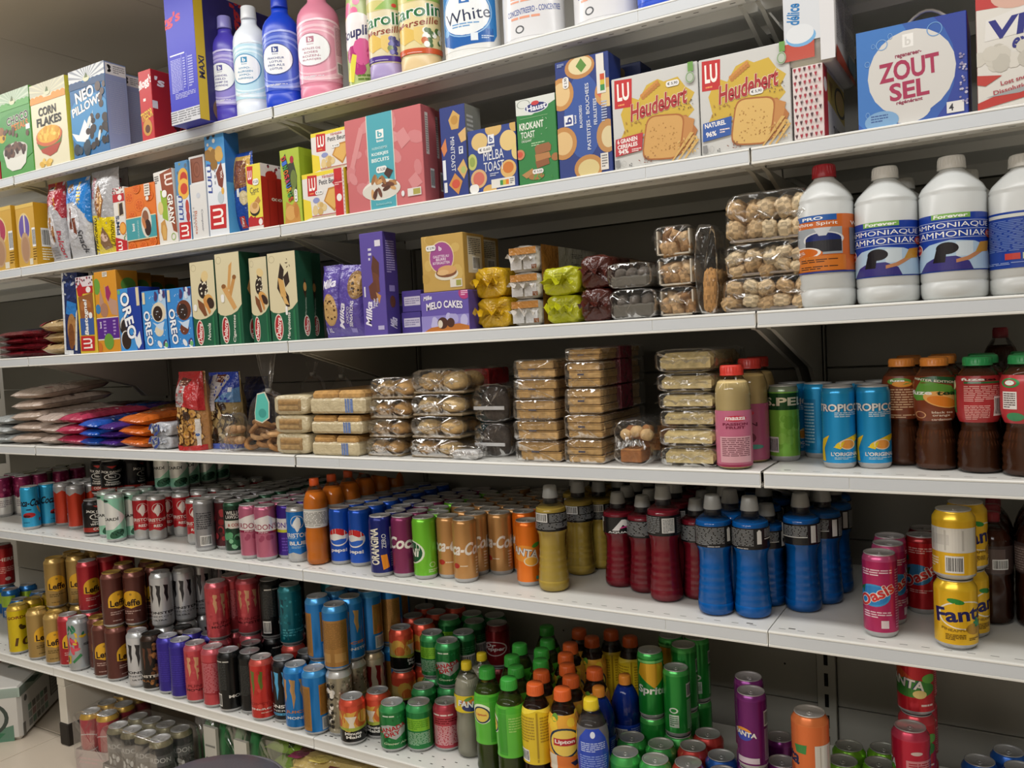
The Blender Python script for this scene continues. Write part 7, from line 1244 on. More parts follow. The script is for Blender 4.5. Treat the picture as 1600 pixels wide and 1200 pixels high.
gusset('clear fronted cookie bag with red printed top and base', 271, 311, 582, '#a9794a', ck+[('p', [(0, .66), (.5, .56), (1, .5), (1, 1), (0, 1)], '#a8262a')]+[('p', [(.1, .56), (.1, .78), (.2, .9), (.5, .86), (.55, .62), (.45, .55)], '#a9a2a0'), ('l', .14, .58, .5, .74, 8, '#6a5a58'), ('p', [(.2, .82), (.3, .93), (.7, .9), (.6, .82)], '#5a2a20'), ('l', .3, .84, .6, .89, 2, '#d8b8a0'), ('r', .86, .06, .96, .4, '#c9c2bc'), ('e', .9, .2, .04, .02, '#2f5a9a'), ('p', [(0, 0), (1, 0), (1, .07), (.5, .05), (0, .08)], '#b32a2c')], 190)
rr = random.Random(8); ck = []
for k in range(40):
    x, y_, a = rr.uniform(.05, .9), rr.uniform(.1, .58), rr.uniform(0, 180)
    ck += [('e', x, y_, .12, .05, '#3a2a20', a), ('e', x, y_+.005, .105, .04, rr.choice(['#c2aa78', '#cdb788', '#b39a66', '#3a2a24', '#2e221c']), a)]
gusset('clear fronted cookie bag with blue printed top', 316, 366, 583, '#9a8458', ck+[('p', [(0, .56), (.3, .62), (.6, .7), (.6, .62), (1, .6), (1, 1), (0, 1)], '#233c9a'), ('p', [(.5, .62), (1, .6), (1, .8), (.7, .72)], '#5a86b8'), ('p', [(.26, .66), (.2, .96), (.34, .98), (.4, .9), (.6, .92), (.7, .98), (.78, .92), (.5, .62), (.46, .5), (.24, .48)], '#b4aeb0'), ('p', [(.36, .88), (.36, .97), (.66, .97), (.62, .86)], '#5a2c20'), ('l', .4, .9, .62, .95, 2, '#d8c0a8'), ('l', .3, .54, .44, .8, 7, '#8a8488'), ('r', .8, .74, .9, .8, '#d0d4dc'), ('p', [(0, 0), (1, 0), (1, .08), (0, .06)], '#4a5fae'), ('e', .4, .14, .24, .05, '#1e1814')], 194, .06)
gusset('dark navy cookie bag behind the blue topped bag', 372, 410, 590, '#151f4c', [('r', .1, .6, .9, .8, '#27346a')], 197, .2)
# tied clear bags with ring cookies
def tied(label, uL, uR, vt, y, seed, n, neck, tagc=None, tail=True, cols=('#b98c5c', '#a97b4c', '#c79d6e')):
    X0, X1, zs, h = spot(3, uL, uR, vt, y); w = X1-X0
    t = thing('cookie_bag', label, 'cookie bag', ((X0+X1)/2, y+w*.4, zs+.001), 0)
    rr = random.Random(seed); N = wob(seed, 5)
    for k in range(n):
        mb = MB(); R0, r0 = .02, .0068
        lay = k//5
        x = (-w*.32+w*.16*(k % 5)+rr.uniform(-.006, .006))*(1 if lay < 2 else .8); yy = rr.uniform(-w*.2, w*.18); zz = .016+.024*lay+rr.uniform(0, .008)
        A = Matrix.Rotation(rr.uniform(0, PI), 4, 'Z') @ Matrix.Rotation(rr.uniform(-.9, .9), 4, 'X')
        c = rr.choice(cols)
        mb.grid(14, 8, lambda u, v: A @ Vector(((R0+r0*cos(2*PI*v))*cos(2*PI*u), (R0+r0*cos(2*PI*v))*sin(2*PI*u), r0*sin(2*PI*v))), c, 'food', True)
        o = mb.build('ring_cookie', t); o.location = (x, yy, zz)
    mb = MB(); nz = neck*h
    def P(u, v):
        a = 2*PI*u; z = v*h
        if v < neck: k = max(.0, sin(PI*min(1, .08+.5*(1-v/neck)*1.1+.42)))**.6; k = (1-(v/neck)**3.2)**.5*.96+.06
        else: k = .06+.34*((v-neck)/(1-neck))**.7
        if v == 0: k = .72
        r = w/2*k*(1+.08*N(cos(a)*.5, v+sin(a)*.3)+(.12*sin(7*a) if v > neck else .02*sin(9*a)))
        return Vector((r*cos(a), r*.75*sin(a), z+.002))
    mb.grid(32, 26, P, '#fff', 'clear', True); mb.build('clear_bag', t)
    mb = MB(); mb.lathe([(.006, nz-.004), (.0085, nz-.005), (.0085, nz+.007), (.006, nz+.006)], 14, '#c9c9c6', 'plas'); mb.build('tie', t)
    if tagc:
        mb = MB(); P2 = [(.0-.02, .0), (-.012, .05), (.012, .056), (.026, .03), (.026, -.012), (.004, -.026), (-.018, -.02)]
        vs = [(x, 0, z) for x, z in P2]+[(x, .0012, z) for x, z in P2]; n = len(P2)
        mb.add(vs, [tuple(range(n)), tuple(range(2*n-1, n-1, -1))]+[(i, (i+1) % n, n+(i+1) % n, n+i)[::-1] for i in range(n)], '#d8d6c4', 'card')
        P3 = [(x*.9, z*.92+.001) for x, z in P2]
        mb.add([(x, -.0004, z) for x, z in P3], [tuple(range(n))], tagc, 'card')
        mb.add([(.005+.012*cos(k), -.0007, .0+.012*sin(k)) for k in [2*PI*i/14 for i in range(14)]], [tuple(range(14))], '#3f9a92', 'card')
        o = mb.build('label_tag', t); o.location = (.03, -w*.375-.006, h*.41); o.rotation_euler = (0, rad(4), rad(10))
    return t
tied('clear tied bag of ring cookies with turquoise label tag', 372, 430, 556, .012, 200, 14, .62, '#58bcb0')
tied('clear tied bag of cookies behind the cream bread packs', 456, 500, 568, .29, 204, 9, .84)
tied('clear tied bag of cookies further right behind the bread packs', 506, 545, 566, .3, 206, 8, .8)
def crumb(label, uL, uR, vt, y, seed):
    def f(t, w, d, h):
        rr = random.Random(seed)
        for k in range(9):
            mb = MB(); blob(mb, (-w*.34+w*.085*k, .02+rr.uniform(0, d*.5), h*(.3+.3*(k % 2))), (.016, .016, .011), rr.choice(['#b08a62', '#c09c74', '#a37c54']), 'food', 12, k, .16); mb.build('cookie', t)
    X0, X1, zs, h = spot(3, uL, uR, vt, y)
    clearpack(label, 'cookies', 3, uL, uR, zs+.001, h, .05, f, seed, y, 'cookie_pack', .0, .006, .55)
crumb('clear crinkled pack of cookies in front of the blue topped bag', 342, 369, 648, .006, 210)

# ------------------------------------------------------------------ fourth shelf: bread and pastry
CRM = '#c6b896'
def bun(label, uL, uR, z, h, d, seed, side=True, y=.012, X=None):
    X0, X1 = X_at(uL, y, z), X_at(uR, y, z); w = X1-X0
    t = thing('bread_pack', label, 'bread', ((X0+X1)/2, y, z)); mb = MB()
    st = [('r', .2, .0, .24, 1, '#6a7fae'), ('r', .26, .0, .29, 1, '#6a7fae'), ('r', .31, .0, .35, 1, '#6a7fae'), ('l', .42, .3, .68, .8, 6, '#8a806a'), ('l', .74, .25, .94, .85, 6, '#9a907a')] if side else []
    wrapbox(mb, w, d, h, CRM, 'film', seed, .0032, 30, 16, .42, .14, 0, 0, [], st); mb.build('paper_wrapper', t)
    mb = MB(); e = .0035                     # window in the end with the rolls behind it
    mb.box((-w*.33, -e, h*.2), (w*.33, .004, h*.8), '#a98a5e', 'food', .004)
    for k in range(2): mb.box((-w*.3, -e-.0015, h*(.24+.27*k)), (w*.3, .004, h*(.47+.27*k)), ['#c2a06a', '#b08a54'][k], 'food', .004)
    mb.build('bread_rolls', t)
    mb = MB(); N = wob(seed)
    mb.grid(12, 8, lambda a, b: Vector(((a-.5)*w*.74, -.0068-.0016*N(a, b), h*(.14+.72*b))), '#fff', 'clear'); mb.build('clear_window', t)
    return t
z = zf+.001
for k, hh in enumerate((.052, .046, .05)):
    bun('cream bread pack with end window, '+pos(k, 3), 431-2*k, 482-1*k, z, hh, .27, 220+k); z += hh+.0008
def loaf(label, uL, uR, z, h, d, seed, y=.01):
    X0, X1 = X_at(uL, y, z), X_at(uR, y, z); w = X1-X0
    t = thing('bread_pack', label, 'bread', ((X0+X1)/2, y, z)); mb = MB()
    mb.box((-w/2, 0, 0), (w/2, d, h*.62), CRM, 'film', .006)
    mb.art(flat((-w/2, -.0002, 0), (1, 0, 0), (0, 0, 1), (0, -1, 0), w, h*.62), [('r', .66, .06, .69, .94, '#6a7fae'), ('r', .7, .06, .74, .94, '#6a7fae'), ('r', .75, .06, .8, .94, '#6a7fae')], 'film'); mb.build('paper_tray', t)
    for k in range(2):
        mb = MB(); mb.box((-w*.48+k*w*.48, .004, h*.5), (-w*.48+(k+.97)*w*.48, d-.004, h*.9), ['#b58a50', '#bd945a'][k], 'food', .008); mb.build('bread', t)
    mb = MB(); N = wob(seed)
    mb.grid(16, 10, lambda a, b: Vector(((a-.5)*w*1.01, -.001+b*(d+.002), h*.62+h*.36*max(0, sin(PI*b))**.25*max(0, sin(PI*a))**.2+.001*N(a, b))), '#fff', 'clear'); mb.build('clear_film', t)
    return t
z = zf+.001
for k, hh in enumerate((.053, .048, .062)):
    loaf('flat bread in cream paper tray under film, '+pos(k, 3), 487-1.5*k, 560+5*k, z, hh, .21, 226+k); z += hh+.0008
def puffs(col, lab):
    def f(t, w, d, h):
        rr = random.Random(int(w*1e5)+len(lab))
        mb = MB(); mb.box((-w/2, .004, 0), (w/2, d, .005), '#8a7a60', 'plas', .002); mb.build('tray', t)
        for i in range(2):
            for j in range(3):
                mb = MB(); blob(mb, (-w*.24+w*.48*i, .035+j*(d-.06)/2.6, h*.5), (w*.235, .034, h*.42), rr.choice(col), 'food', 14, i*5+j, .1); mb.build('pastry', t)
        if lab:
            mb = MB(); mb.box((w*.06, d*.45, h*.12), (w*.5+.006, d*.9, h*.97), lab, 'film', .004); mb.build('card_label', t)
    return f
GOLD = ['#c29a60', '#cdaa70', '#b88e54', '#d4b680']
z = zf+.001
for k, hh in enumerate((.044, .044, .046, .05)):
    clearpack('golden puff pastries beside the flat breads, '+pos(k, 4), 'pastries', 3, 566+2*k, 622+6*k, z, hh, .2, puffs(GOLD, ''), 232+k, .012, 'pastry_pack', .012, .005, .5); z += hh+.0008
z = zf+.001
for k, hh in enumerate((.044, .05, .05, .056)):
    clearpack('golden pastries with %s label, %s' % (('white', 'teal', 'teal', 'red')[k], pos(k, 4)), 'pastries', 3, 634+1*k, 712+3*k, z, hh, .23, puffs(GOLD, ('#b0b4b4', '#1f6a74', '#226f78', '#8a2024')[k]), 240+k, .014, 'pastry_pack', .012, .005, .5); z += hh+.0008
def whitetray(t, w, d, h):
    mb = MB(); mb.box((-w/2, .0, .0), (w/2, d, h*.8), '#c8c8c8', 'plas', .008); mb.build('tray', t)
clearpack('white foam tray in front of the dark round cakes', 'cakes', 3, 691, 739, zf+.001, .03, .05, whitetray, 248, .004, 'cake_pack', .012, .004, .5, X=(X_at(696, .0, zf), X_at(741, .0, zf)))
def dark(t, w, d, h):
    for k in range(3):
        mb = MB(); A = Matrix.Translation((0, .03+k*(d-.05)/3, h/2)) @ Matrix.Rotation(PI/2, 4, 'X')
        mb.lathe([(0, -.016), (w*.36, -.016), (w*.44, -.008), (w*.44, .008), (w*.36, .016), (w*.2, .018), (0, .012)], 22, '#3d342e', 'food', A); mb.build('round_cake', t)
    mb = MB(); mb.box((-w*.46, -.0065, h*.36), (w*.46, -.0045, h*.46), '#b9b9ba', 'film', .0005); mb.build('seam_strip', t)
z = zf+.001
for k, hh in enumerate((.077, .085)):
    clearpack('clear crinkled pack of dark round cakes, '+pos(k, 2), 'cakes', 3, 741-2*k, 797-1*k, z, hh, .17, dark, 250+k, .06-.0*k, 'cake_pack', 0, .006, .55); z += hh+.0008
def wafers(n, lab):
    def f(t, w, d, h):
        rr = random.Random(n+int(w*1e5)); th = h/n
        for k in range(n):
            mb = MB(); o = rr.uniform(-.003, .003)
            waffle(mb, -w/2+.003+o, .006+abs(o), k*th+.002, w/2-.003+o, d, (k+.94)*th+.002, rr.choice(['#b5925c', '#ad8a54', '#bd9a66']), '#a07d48', .018); mb.build('waffle', t)
        if lab:
            mb = MB(); mb.box((-w/2-.001, d*.42, h*.04), (w/2+.0055, d*.72, h+.0048), lab, 'film', .002); mb.build('label_band', t)
        mb = MB(); mb.box((-w*.12, -.0028, h*.52), (w*.06, -.0018, h*.6), '#4a4a58', 'paper'); mb.build('date_mark', t)
    return f
z = zf+.001
for k, hh in enumerate((.044, .043, .043, .043, .04)):
    clearpack('pack of thin waffles in the left tall stack, '+pos(k, 5), 'waffles', 3, 803+(2 if k == 0 else -2), 873-1.2*k+(4 if k == 0 else 0), z, hh, .2, wafers(2 if k else 2, None), 256+k, .018, 'waffle_pack', 0, .0028, .25); z += hh+.0006
z = zf+.001
for k, hh in enumerate((.05, .05, .053, .053, .027)):
    clearpack('pack of thin waffles in the right tall stack, '+pos(k, 5), 'waffles', 3, 881, 945-1.4*k, z, hh, .23, wafers((3, 3, 3, 3, 2)[k], '#6a2c3a' if k > 1 else None), 264+k, .012, 'waffle_pack', 0, .0028, .25, group=None); z += hh+.0006
z = zf+.001
for k in range(4):
    clearpack('waffle pack behind the right tall stack, '+pos(k, 4), 'waffles', 3, 905, 960, z, .054, .16, wafers(3, '#5a2430'), 272+k, .27, 'waffle_pack', 0, .0028, .25); z += .0546
def lattice(t, w, d, h):
    for k in range(3):
        mb = MB(); waffle(mb, -w*.42+.02*k, .012+k*.05, .004+.018*k, w*.2+.02*k, .075+k*.05, .03+.018*k, '#9a6234', '#b07a48', .013); mb.build('waffle', t)
    mb = MB()
    for k in range(7): blob(mb, (-w*.3+w*.1*k, .03+.01*(k % 3), h*.68+.006*(k % 2)), (.014, .016, .012), ['#c8a878', '#8a5a34', '#a87444'][k % 3], 'food', 10, k, .15)
    mb.build('nut_topping', t)
clearpack('clear bag with dark golden lattice waffles and nuts', 'waffles', 3, 954, 1014, zf+.001, .09, .11, lattice, 280, .0, 'waffle_bag', .012, .007, .6, X=(X_at(954, -.004, zf), X_at(1013, -.004, zf)))
def slab(t, w, d, h):
    mb = MB(); mb.box((-w*.48, .01, .004), (w*.48, d, h*.94), '#bca873', 'food', h*.3)
    mb.grid(10, 3, lambda a, b: Vector(((a-.5)*w*.9, .0094, h*(.2+.5*b))), '#cdbb88', 'food'); mb.build('flat_bread', t)
z = zf+.001
for k, hh in enumerate((.038, .035, .034, .033, .036, .045)):
    clearpack('pale flat bread near the pink bottles, '+pos(k, 6), 'bread', 3, 1030-2.5*k, 1119-1.5*k, z, hh, .22, slab, 284+k, .012, 'bread_pack', .016 if k > 1 else .004, .0035, .4); z += hh+.0006

# fourth shelf, right: bottles and slim cans
bottle('juice_bottle', 'pink labelled juice bottle with red cap, at the front', 3, 1149, 735, .0325, 570, 'passion', rot=6)
bottle('juice_bottle', 'pink labelled juice bottle with red cap, second in its row', 3, 0, 0, .0325, .2, 'passionback', xy=(1.118, .125), rot=10)
bottle('juice_bottle', 'pink labelled juice bottle with red cap, third in its row', 3, 0, 0, .0325, .2, 'passionback', xy=(1.105, .2))
cans(3, 'limepink', 1220, 722, 2, 'beside the pink juice bottles', 8)
cans(3, 'tropico', 1250, 714, 1, 'peeking out left behind another blue can', 10)
cans(3, 'tropicoback', 1273, 716, 1, 'right behind the left front one', 0)
cans(3, 'tropico', 1313, 733, 3, 'at the front, left of two', 0)
cans(3, 'tropico', 1370, 733, 3, 'at the front, right of two', 0)
bottle('tea_bottle', 'iced tea bottle with orange cap and brown small print label', 3, 1417, 730, .033, 560, 'teamangoback', rows=2, backlabel='iced tea bottle with orange cap further back in its row')
bottle('tea_bottle', 'iced tea bottle with orange cap and WINTER EDITION label', 3, 1468, 736, .0335, 558, 'teamango', rows=2, backlabel='iced tea bottle with orange cap further back in its row')
bottle('tea_bottle', 'iced tea bottle with green cap showing a barcode', 3, 1530, 741, .034, 557, 'teapeach', rows=2, backlabel='iced tea bottle with green cap further back in its row')
bottle('tea_bottle', 'iced tea bottle with green cap cut by the right photo edge', 3, 1592, 746, .0345, 554, 'teapeachb', rows=2, backlabel='iced tea bottle with green cap further back in its row')
bottle('tea_bottle', 'dark bottle with red cap at the back behind the green capped teas', 3, 0, 0, .033, .235, 'colaplastic', xy=(X_at(1563, .3, zf+.2), .33))
settle(3)
foil('dark wrapped bread pack at the back behind the golden pastries', 3, 640, 730, zf+.001, .1, .16, '#5a5448', 300, y=.3, cat='bread', name='bread_pack', amp=.003)
for k in range(3): lying('snack_bag', 'wine red snack bag at the back of the fourth shelf, '+pos(k, 3), 3, X_at(150+12*k, .34, zf), .32, zf+.036*k+.002, .16, .17, .036, '#4a1418', bagart(160+k, ['#6a2026', '#30100f']), .1, 160+k)
# ------------------------------------------------------------------ fifth shelf: cans and sport drinks
A = 4
cans(A, 'berry', 8, 808, 5, 'at the left photo edge')
cans(A, 'berry', 30, 803, 4, 'second from the left photo edge', 30)
cans(A, 'olive', 52, 797, 5, 'behind the sky blue cans')
cans(A, 'olive', 72, 796, 5, 'right behind the sky blue cans')
cans(A, 'bluecola', 55.5, 827, 1, 'at the front of the shelf')
cans(A, 'bluecola', 79, 823, 1, 'turned away, right of the front one', 70)
cans(A, 'orangered', 96, 822, 6, 'left of three')
cans(A, 'orangered', 122.5, 827, 6, 'at the front')
cans(A, 'orangered', 141, 818, 6, 'right of three', 40)
cans(A, 'whiskey', 157, 837, 3, 'at the front', 18)
cans(A, 'mint', 189, 846, 3, 'at the front', 4)
cans(A, 'mint', 208, 842, 3, 'just right of the front one', 30)
cans(A, 'whiskey', 163, 774, 2, 'in the upper layer, left', -10, low='whiskey')
cans(A, 'whiskey', 184, 775, 2, 'in the upper layer, facing front', 0, low='whiskey')
cans(A, 'whiskey', 205, 772, 2, 'in the upper layer, right', 60, low='whiskey')
cans(A, 'whiskey', 226, 768, 2, 'in the upper layer, far right', 90, low='whiskey')
cans(A, 'mint', 254, 768, 1, 'in the upper layer, leftmost of five', 0, low='redwolf')
for i, (u, v) in enumerate(((280, 765), (301, 761), (321, 757), (340, 753))): cans(A, 'mint', u, v, 1, 'in the upper layer, %s of five' % ('second', 'third', 'fourth', 'rightmost')[i], 10, low='redwolf')
cans(A, 'redwolf', 226, 842, 6, 'at the front, beside the mint green cans', 2)
cans(A, 'redwolf', 248, 836, 5, 'behind the front one', -20)
cans(A, 'redwolf', 265, 837, 6, 'set back, left of two facing front', 0)
cans(A, 'redwolf', 287, 839, 6, 'set back, right of two facing front', 0)
cans(A, 'redwolf', 309, 851, 6, 'half hidden by the pewter grey can', -8)
cans(A, 'silver', 328.5, 861, 7, 'at the front', 0)
cans(A, 'darkred', 350, 859, 7, 'between grey and green cans', 0)
cans(A, 'lawson', 370, 866, 7, 'at the front', 4)
cans(A, 'pinkgin', 397, 874, 7, 'at the front, left of two', 10)
cans(A, 'pinkgin', 421.5, 876, 7, 'at the front, right of two', 0)
cans(A, 'purplegin', 449, 874, 7, 'between pink and bright blue cans', 0)
cans(A, 'bluewolf', 468.5, 879, 7, 'left of the orange soda bottle', 0)
bottle('soda_bottle', 'orange soda bottle with white text label at the front', A, 499, 884, .031, 747, 'fizzorange', rows=5, backlabel='orange soda bottle further back in its row', rot=0)
cans(A, 'pepsi', 536, 883, 7, 'at the front, left of two', 0)
cans(A, 'pepsi', 566, 886, 7, 'at the front, right of two', -8)
cans(A, 'orangina', 599.5, 902, 7, 'at the front', 0)
cans(A, 'cherry', 634, 903, 7, 'left of the lime green can', -8)
cans(A, 'limewine', 667, 906.5, 6, 'at the front', 0)
cans(A, 'caramel', 705, 905, 6, 'at the front, leftmost', 0)
cans(A, 'caramelback', 731, 892, 5, '', 10)
cans(A, 'caramel', 754, 900, 6, 'at the front, middle of three facing front', -26)
cans(A, 'caramel', 790, 899, 6, 'at the front, rightmost', -26)
cans(A, 'fantacan', 811, 898, 5, 'behind the front one', -20)
cans(A, 'fantacan', 828.5, 917, 1, 'at the front', 0)
sb = 'sport drink bottle'
bottle('sport_bottle', 'yellow sport drink bottle at the front with barcode', A, 867, 927, .034, 758, 'sportyellow', rot=0)
bottle('sport_bottle', 'yellow sport drink bottle, second from the front', A, 909, 901, .034, 752, 'sportyellow', rot=10, rows=3, backlabel='yellow sport drink bottle deep in the shelf')
bottle('sport_bottle', 'yellow sport drink bottle close to the red ones', A, 941, 891, .034, .205, 'sportyellow', rot=30, rows=2, backlabel='yellow sport drink bottle deep in the shelf')
bottle('sport_bottle', 'red sport drink bottle showing a large white letter A', A, 972, 920, .034, .205, 'sportred', rows=4, backlabel='red sport drink bottle further back in its row')
bottle('sport_bottle', 'red sport drink bottle covered in small print', A, 1009, 929, .034, .205, 'sportredtext', rows=4, backlabel='red sport drink bottle further back in its row')
bottle('sport_bottle', 'red sport drink bottle at the front with pale table on its label', A, 1048, 943, .034, 758, 'sportredback', rows=3, backlabel='red sport drink bottle further back in its row')
bottle('sport_bottle', 'red sport drink bottle beside the blue ones', A, 1088, 940, .033, .205, 'sportredtext', rows=3, backlabel='red sport drink bottle further back in its row', rot=10)
bottle('sport_bottle', 'blue sport drink bottle at the front, left of two', A, 1124, 965, .0345, 773, 'sportblue', rows=3, backlabel='blue sport drink bottle further back in its row', rot=16)
bottle('sport_bottle', 'blue sport drink bottle at the front, right of two', A, 1174, 969, .0345, 775, 'sportblue', rows=3, backlabel='blue sport drink bottle further back in its row', rot=-10)
bottle('sport_bottle', 'blue sport drink bottle, second from the right', A, 1213, 952, .034, .2, 'sportblueback', rows=3, backlabel='blue sport drink bottle further back in its row', rot=20)
bottle('sport_bottle', 'blue sport drink bottle at the right end of the group', A, 1246, 958, .0345, 769, 'sportblueback', rows=4, backlabel='blue sport drink bottle further back in its row', rot=0)
cans(A, 'oasis', 1377.5, 998, 1, 'at the front', 0)
cans(A, 'oasis', 1391, 978, 1, 'right behind the front one', 60)
cans(A, 'oasis', 1394, 962, 1, 'third from the front', 60)
cans(A, 'oasisred', 1443, 961, 2, 'behind the golden yellow cans', 0)
cans(A, 'pineback', 1494, 908, 1, 'in the upper layer, facing front', 0, low='pine')
cans(A, 'pine', 1509, 896, 1, 'in the upper layer, behind the stickered one', 60, low='pine')
bottle('cola_bottle', 'dark brown cola bottle with red cap', A, 1566, 980, .033, 800, 'colaplastic', rows=2, backlabel='dark brown cola bottle further back in its row')
bottle('cola_bottle', 'dark brown cola bottle cut by the right photo edge', A, 1608, 985, .033, .21, 'colaplastic', rows=2, backlabel='dark brown cola bottle further back in its row')
settle(A)

# ------------------------------------------------------------------ bottom shelf
B = 5
cans(B, 'redjug', 10, 917, 1, 'standing on the blue cans', 0, low='bluelime')
cans(B, 'bluelime', 38, 985, 2, 'at the left end', 0)
cans(B, 'bluelime', 20, 968, 2, 'second from the left end', 0)
cans(B, 'greycap', 62, 980, 3, 'behind the yellow beer cans', 0)
cans(B, 'strongale', 34, 1022, 1, 'at the front', 0)
cans(B, 'strongale', 55, 1012, 2, 'behind the gold beer cans', 0)
cans(B, 'blondale', 60, 1034, 1, 'at the front, left of two', 34)
cans(B, 'blondale', 83, 1041, 1, 'at the front, right of two', 0)
cans(B, 'blondale', 87, 953, 2, 'in the upper layer, left of two', 4, low='blondale')
cans(B, 'blondale', 121, 947, 3, 'in the upper layer, right of two', 0, low='blondale')
cans(B, 'redale', 111, 1042, 1, 'behind the silver tropical can', 10)
cans(B, 'redale', 140, 958, 3, 'in the upper layer', 30, low='redale')
cans(B, 'tropicsilver', 129, 1050, 1, 'at the front', 0)
cans(B, 'brownale', 149, 1048, 1, 'at the front, leftmost', 10)
cans(B, 'brownale', 173, 1066, 1, 'at the front, middle', 4)
cans(B, 'brownale', 203, 1060, 1, 'at the front, rightmost', 4)
cans(B, 'brownale', 170, 984, 4, 'in the upper layer, left of two', 24, low='brownale')
cans(B, 'brownale', 203, 980, 4, 'in the upper layer, right of two', -24, low='brownale')
cans(B, 'monwhite', 220, 1079, 1, 'at the front', 6)
cans(B, 'monwhite', 254, 984, 1, 'in the upper layer, left of two', -14, low='monwhite')
cans(B, 'monwhite', 286, 974, 3, 'in the upper layer, right of two', 0, low='monwhite')
cans(B, 'monmule', 241, 1084, 2, 'at the front', 0)
cans(B, 'violet', 265, 1088, 2, 'at the front, left of two', 0)
cans(B, 'violet', 292, 1093, 2, 'at the front, right of two', 10)
cans(B, 'pinkpunch', 314, 1096, 1, 'at the front, facing out', 4)
cans(B, 'pinkback', 337, 1103, 2, 'at the front', 0)
cans(B, 'pinkpunch', 320, 1007, 1, 'in the upper layer, left', 38, low='pinkpunch')
cans(B, 'pinkback', 351, 997, 2, 'in the upper layer, middle', 0, low='pinkpunch')
cans(B, 'pinkpunch', 389, 994, 2, 'in the upper layer, right', 0, low='pinkpunch')
cans(B, 'monblack', 361, 1113, 4, 'at the front, with bold white letters', 0)
cans(B, 'mongreen', 388, 1118, 4, 'at the front', 0)
cans(B, 'monblack', 427, 999, 2, 'in the upper layer', 40, low='monblack')
cans(B, 'monred', 413, 1127, 3, 'at the front', 0)
cans(B, 'monblue', 444, 1132, 3, 'at the front', 0)
cans(B, 'teal', 458, 1010, 2, 'in the upper layer', 0, low='monred')
cans(B, 'juiced', 466, 1139, 1, 'at the front', 0)
cans(B, 'juicedback', 492, 1149, 1, 'at the front', 0)
cans(B, 'juicedback', 495, 1038, 3, 'in the upper layer, left', 0, low='juiced')
cans(B, 'tanpanel', 530, 1051, 1, 'in the upper layer', 0, low='goldgrey')
cans(B, 'juiced', 553, 1035, 1, 'in the upper layer, on a cream can', 0, low='goldgrey')
cans(B, 'juicedback', 580, 1023, 1, 'in the upper layer, third', 0, low='cream')
cans(B, 'tanpanel', 614, 1011, 2, 'in the upper layer, deep in the shelf', 0, low='juicedback')
cans(B, 'peach', 556.5, 1164, 3, 'at the front, left of two', 0)
cans(B, 'peach', 590, 1157, 3, 'at the front, right of two', -30)
cans(B, 'peach', 631, 1051, 3, 'in the upper layer, left', 60, low='peach')
cans(B, 'peach', 664, 1043, 3, 'in the upper layer, right', 40, low='peach')
cans(B, 'ginger', 618, 1177, 3, 'at the front', 10)
cans(B, 'gingerback', 659.5, 1177, 3, 'at the front', 0)
cans(B, 'gingerback', 679, 1062, 3, 'in the upper layer', 0, low='ginger')
cans(B, 'ginger', 703, 1077, 1, 'in the upper layer', 0, low='ginger')
cans(B, 'gingerbar', 728, 1062, 3, 'in the upper layer, right of the shield can', 0, low='gingerback')
cans(B, 'pinkfine', 700, 1176, 3, 'at the front', 0)
cans(B, 'pepper', 780, 1046, 1, 'in the upper layer', 0, low='pepper')
bottle('soda_bottle', 'cloudy lemon soda bottle at the front', B, 737, 1187, .0325, 1033, 'fizzlemon', rot=0)
bottle('soda_bottle', 'cloudy lemon soda bottle behind the front one', B, 760, 1160, .0325, 1020, 'fizzlemon', rot=-10)
def bcap(name, label, u, v, R, H, spec, rot=0, grp=None):
    p = on(2, ZS[B]+H, u, v); x, y = p.x, max(p.y, R+.003)
    bottle(name, label, B, 0, 0, R, H, spec, grp, xy=(x, y), rot=rot)
GR_ = 'iced tea bottle with green cap'
for i, (u, v, w_) in enumerate(((801, 1062, 'nearest to the lemon soda bottles'), (783, 1042, 'second, beside the lemon soda'), (820, 1048, 'second in its row'), (802, 1028, ''), (838, 1033, ''), (844, 1018, ''), (818, 1008, ''), (862, 1003, ''), (854, 978, ''))):
    bcap('iced_tea_bottle', GR_+(', '+w_ if w_ else ' in the rear rows'), u, v, .033, .238, 'icegreen', 0 if i == 0 else 60 if i == 1 else 20, None if w_ else GR_+' rear rows')
OR_ = 'iced tea bottle with orange cap'
for i, (u, v, w_) in enumerate(((856, 1086, 'and round emblem, at the front'), (835, 1070, 'and yellow text label'), (858, 1055, ''), (881, 1070, 'behind the yellow capped bottle'), (901, 1054, 'and round emblem, at the right of the group'), (879, 1040, ''), (877, 1025, ''), (892, 1011, ''), (911, 999, ''), (907, 986, ''), (944, 990, 'set apart at the back, left'), (980, 994, 'set apart at the back, right'))):
    bcap('iced_tea_bottle', OR_+(' '+w_ if w_ else ' in the rear rows'), u, v, .033, .238, ('iceorange', 'iceyellow')[i in (1, 10, 11)], 0, None if w_ else OR_+' rear rows')
bcap('iced_tea_bottle', 'grey and blue labelled drink bottle with yellow cap', 891, 1085, .033, .228, 'iceblue')
bcap('soda_bottle', 'deep blue soda bottle with orange cap at the front', 960, 1078, .033, .225, 'fizzblue', 6)
bcap('soda_bottle', 'deep blue soda bottle with orange cap behind the front one', 978, 1062, .033, .225, 'fizzblue', -20)
cans(B, 'spriteback', 1041, 1037, 1, 'in the upper layer, nearest', 0, low='mango', lid=True)
cans(B, 'sprite', 1010, 1014, 2, 'in the upper layer, left', 0, low='spriteback', lid=True)
cans(B, 'spriteback', 1055, 1014, 2, 'in the upper layer, behind the nearest', 20, low='spriteback', lid=True)
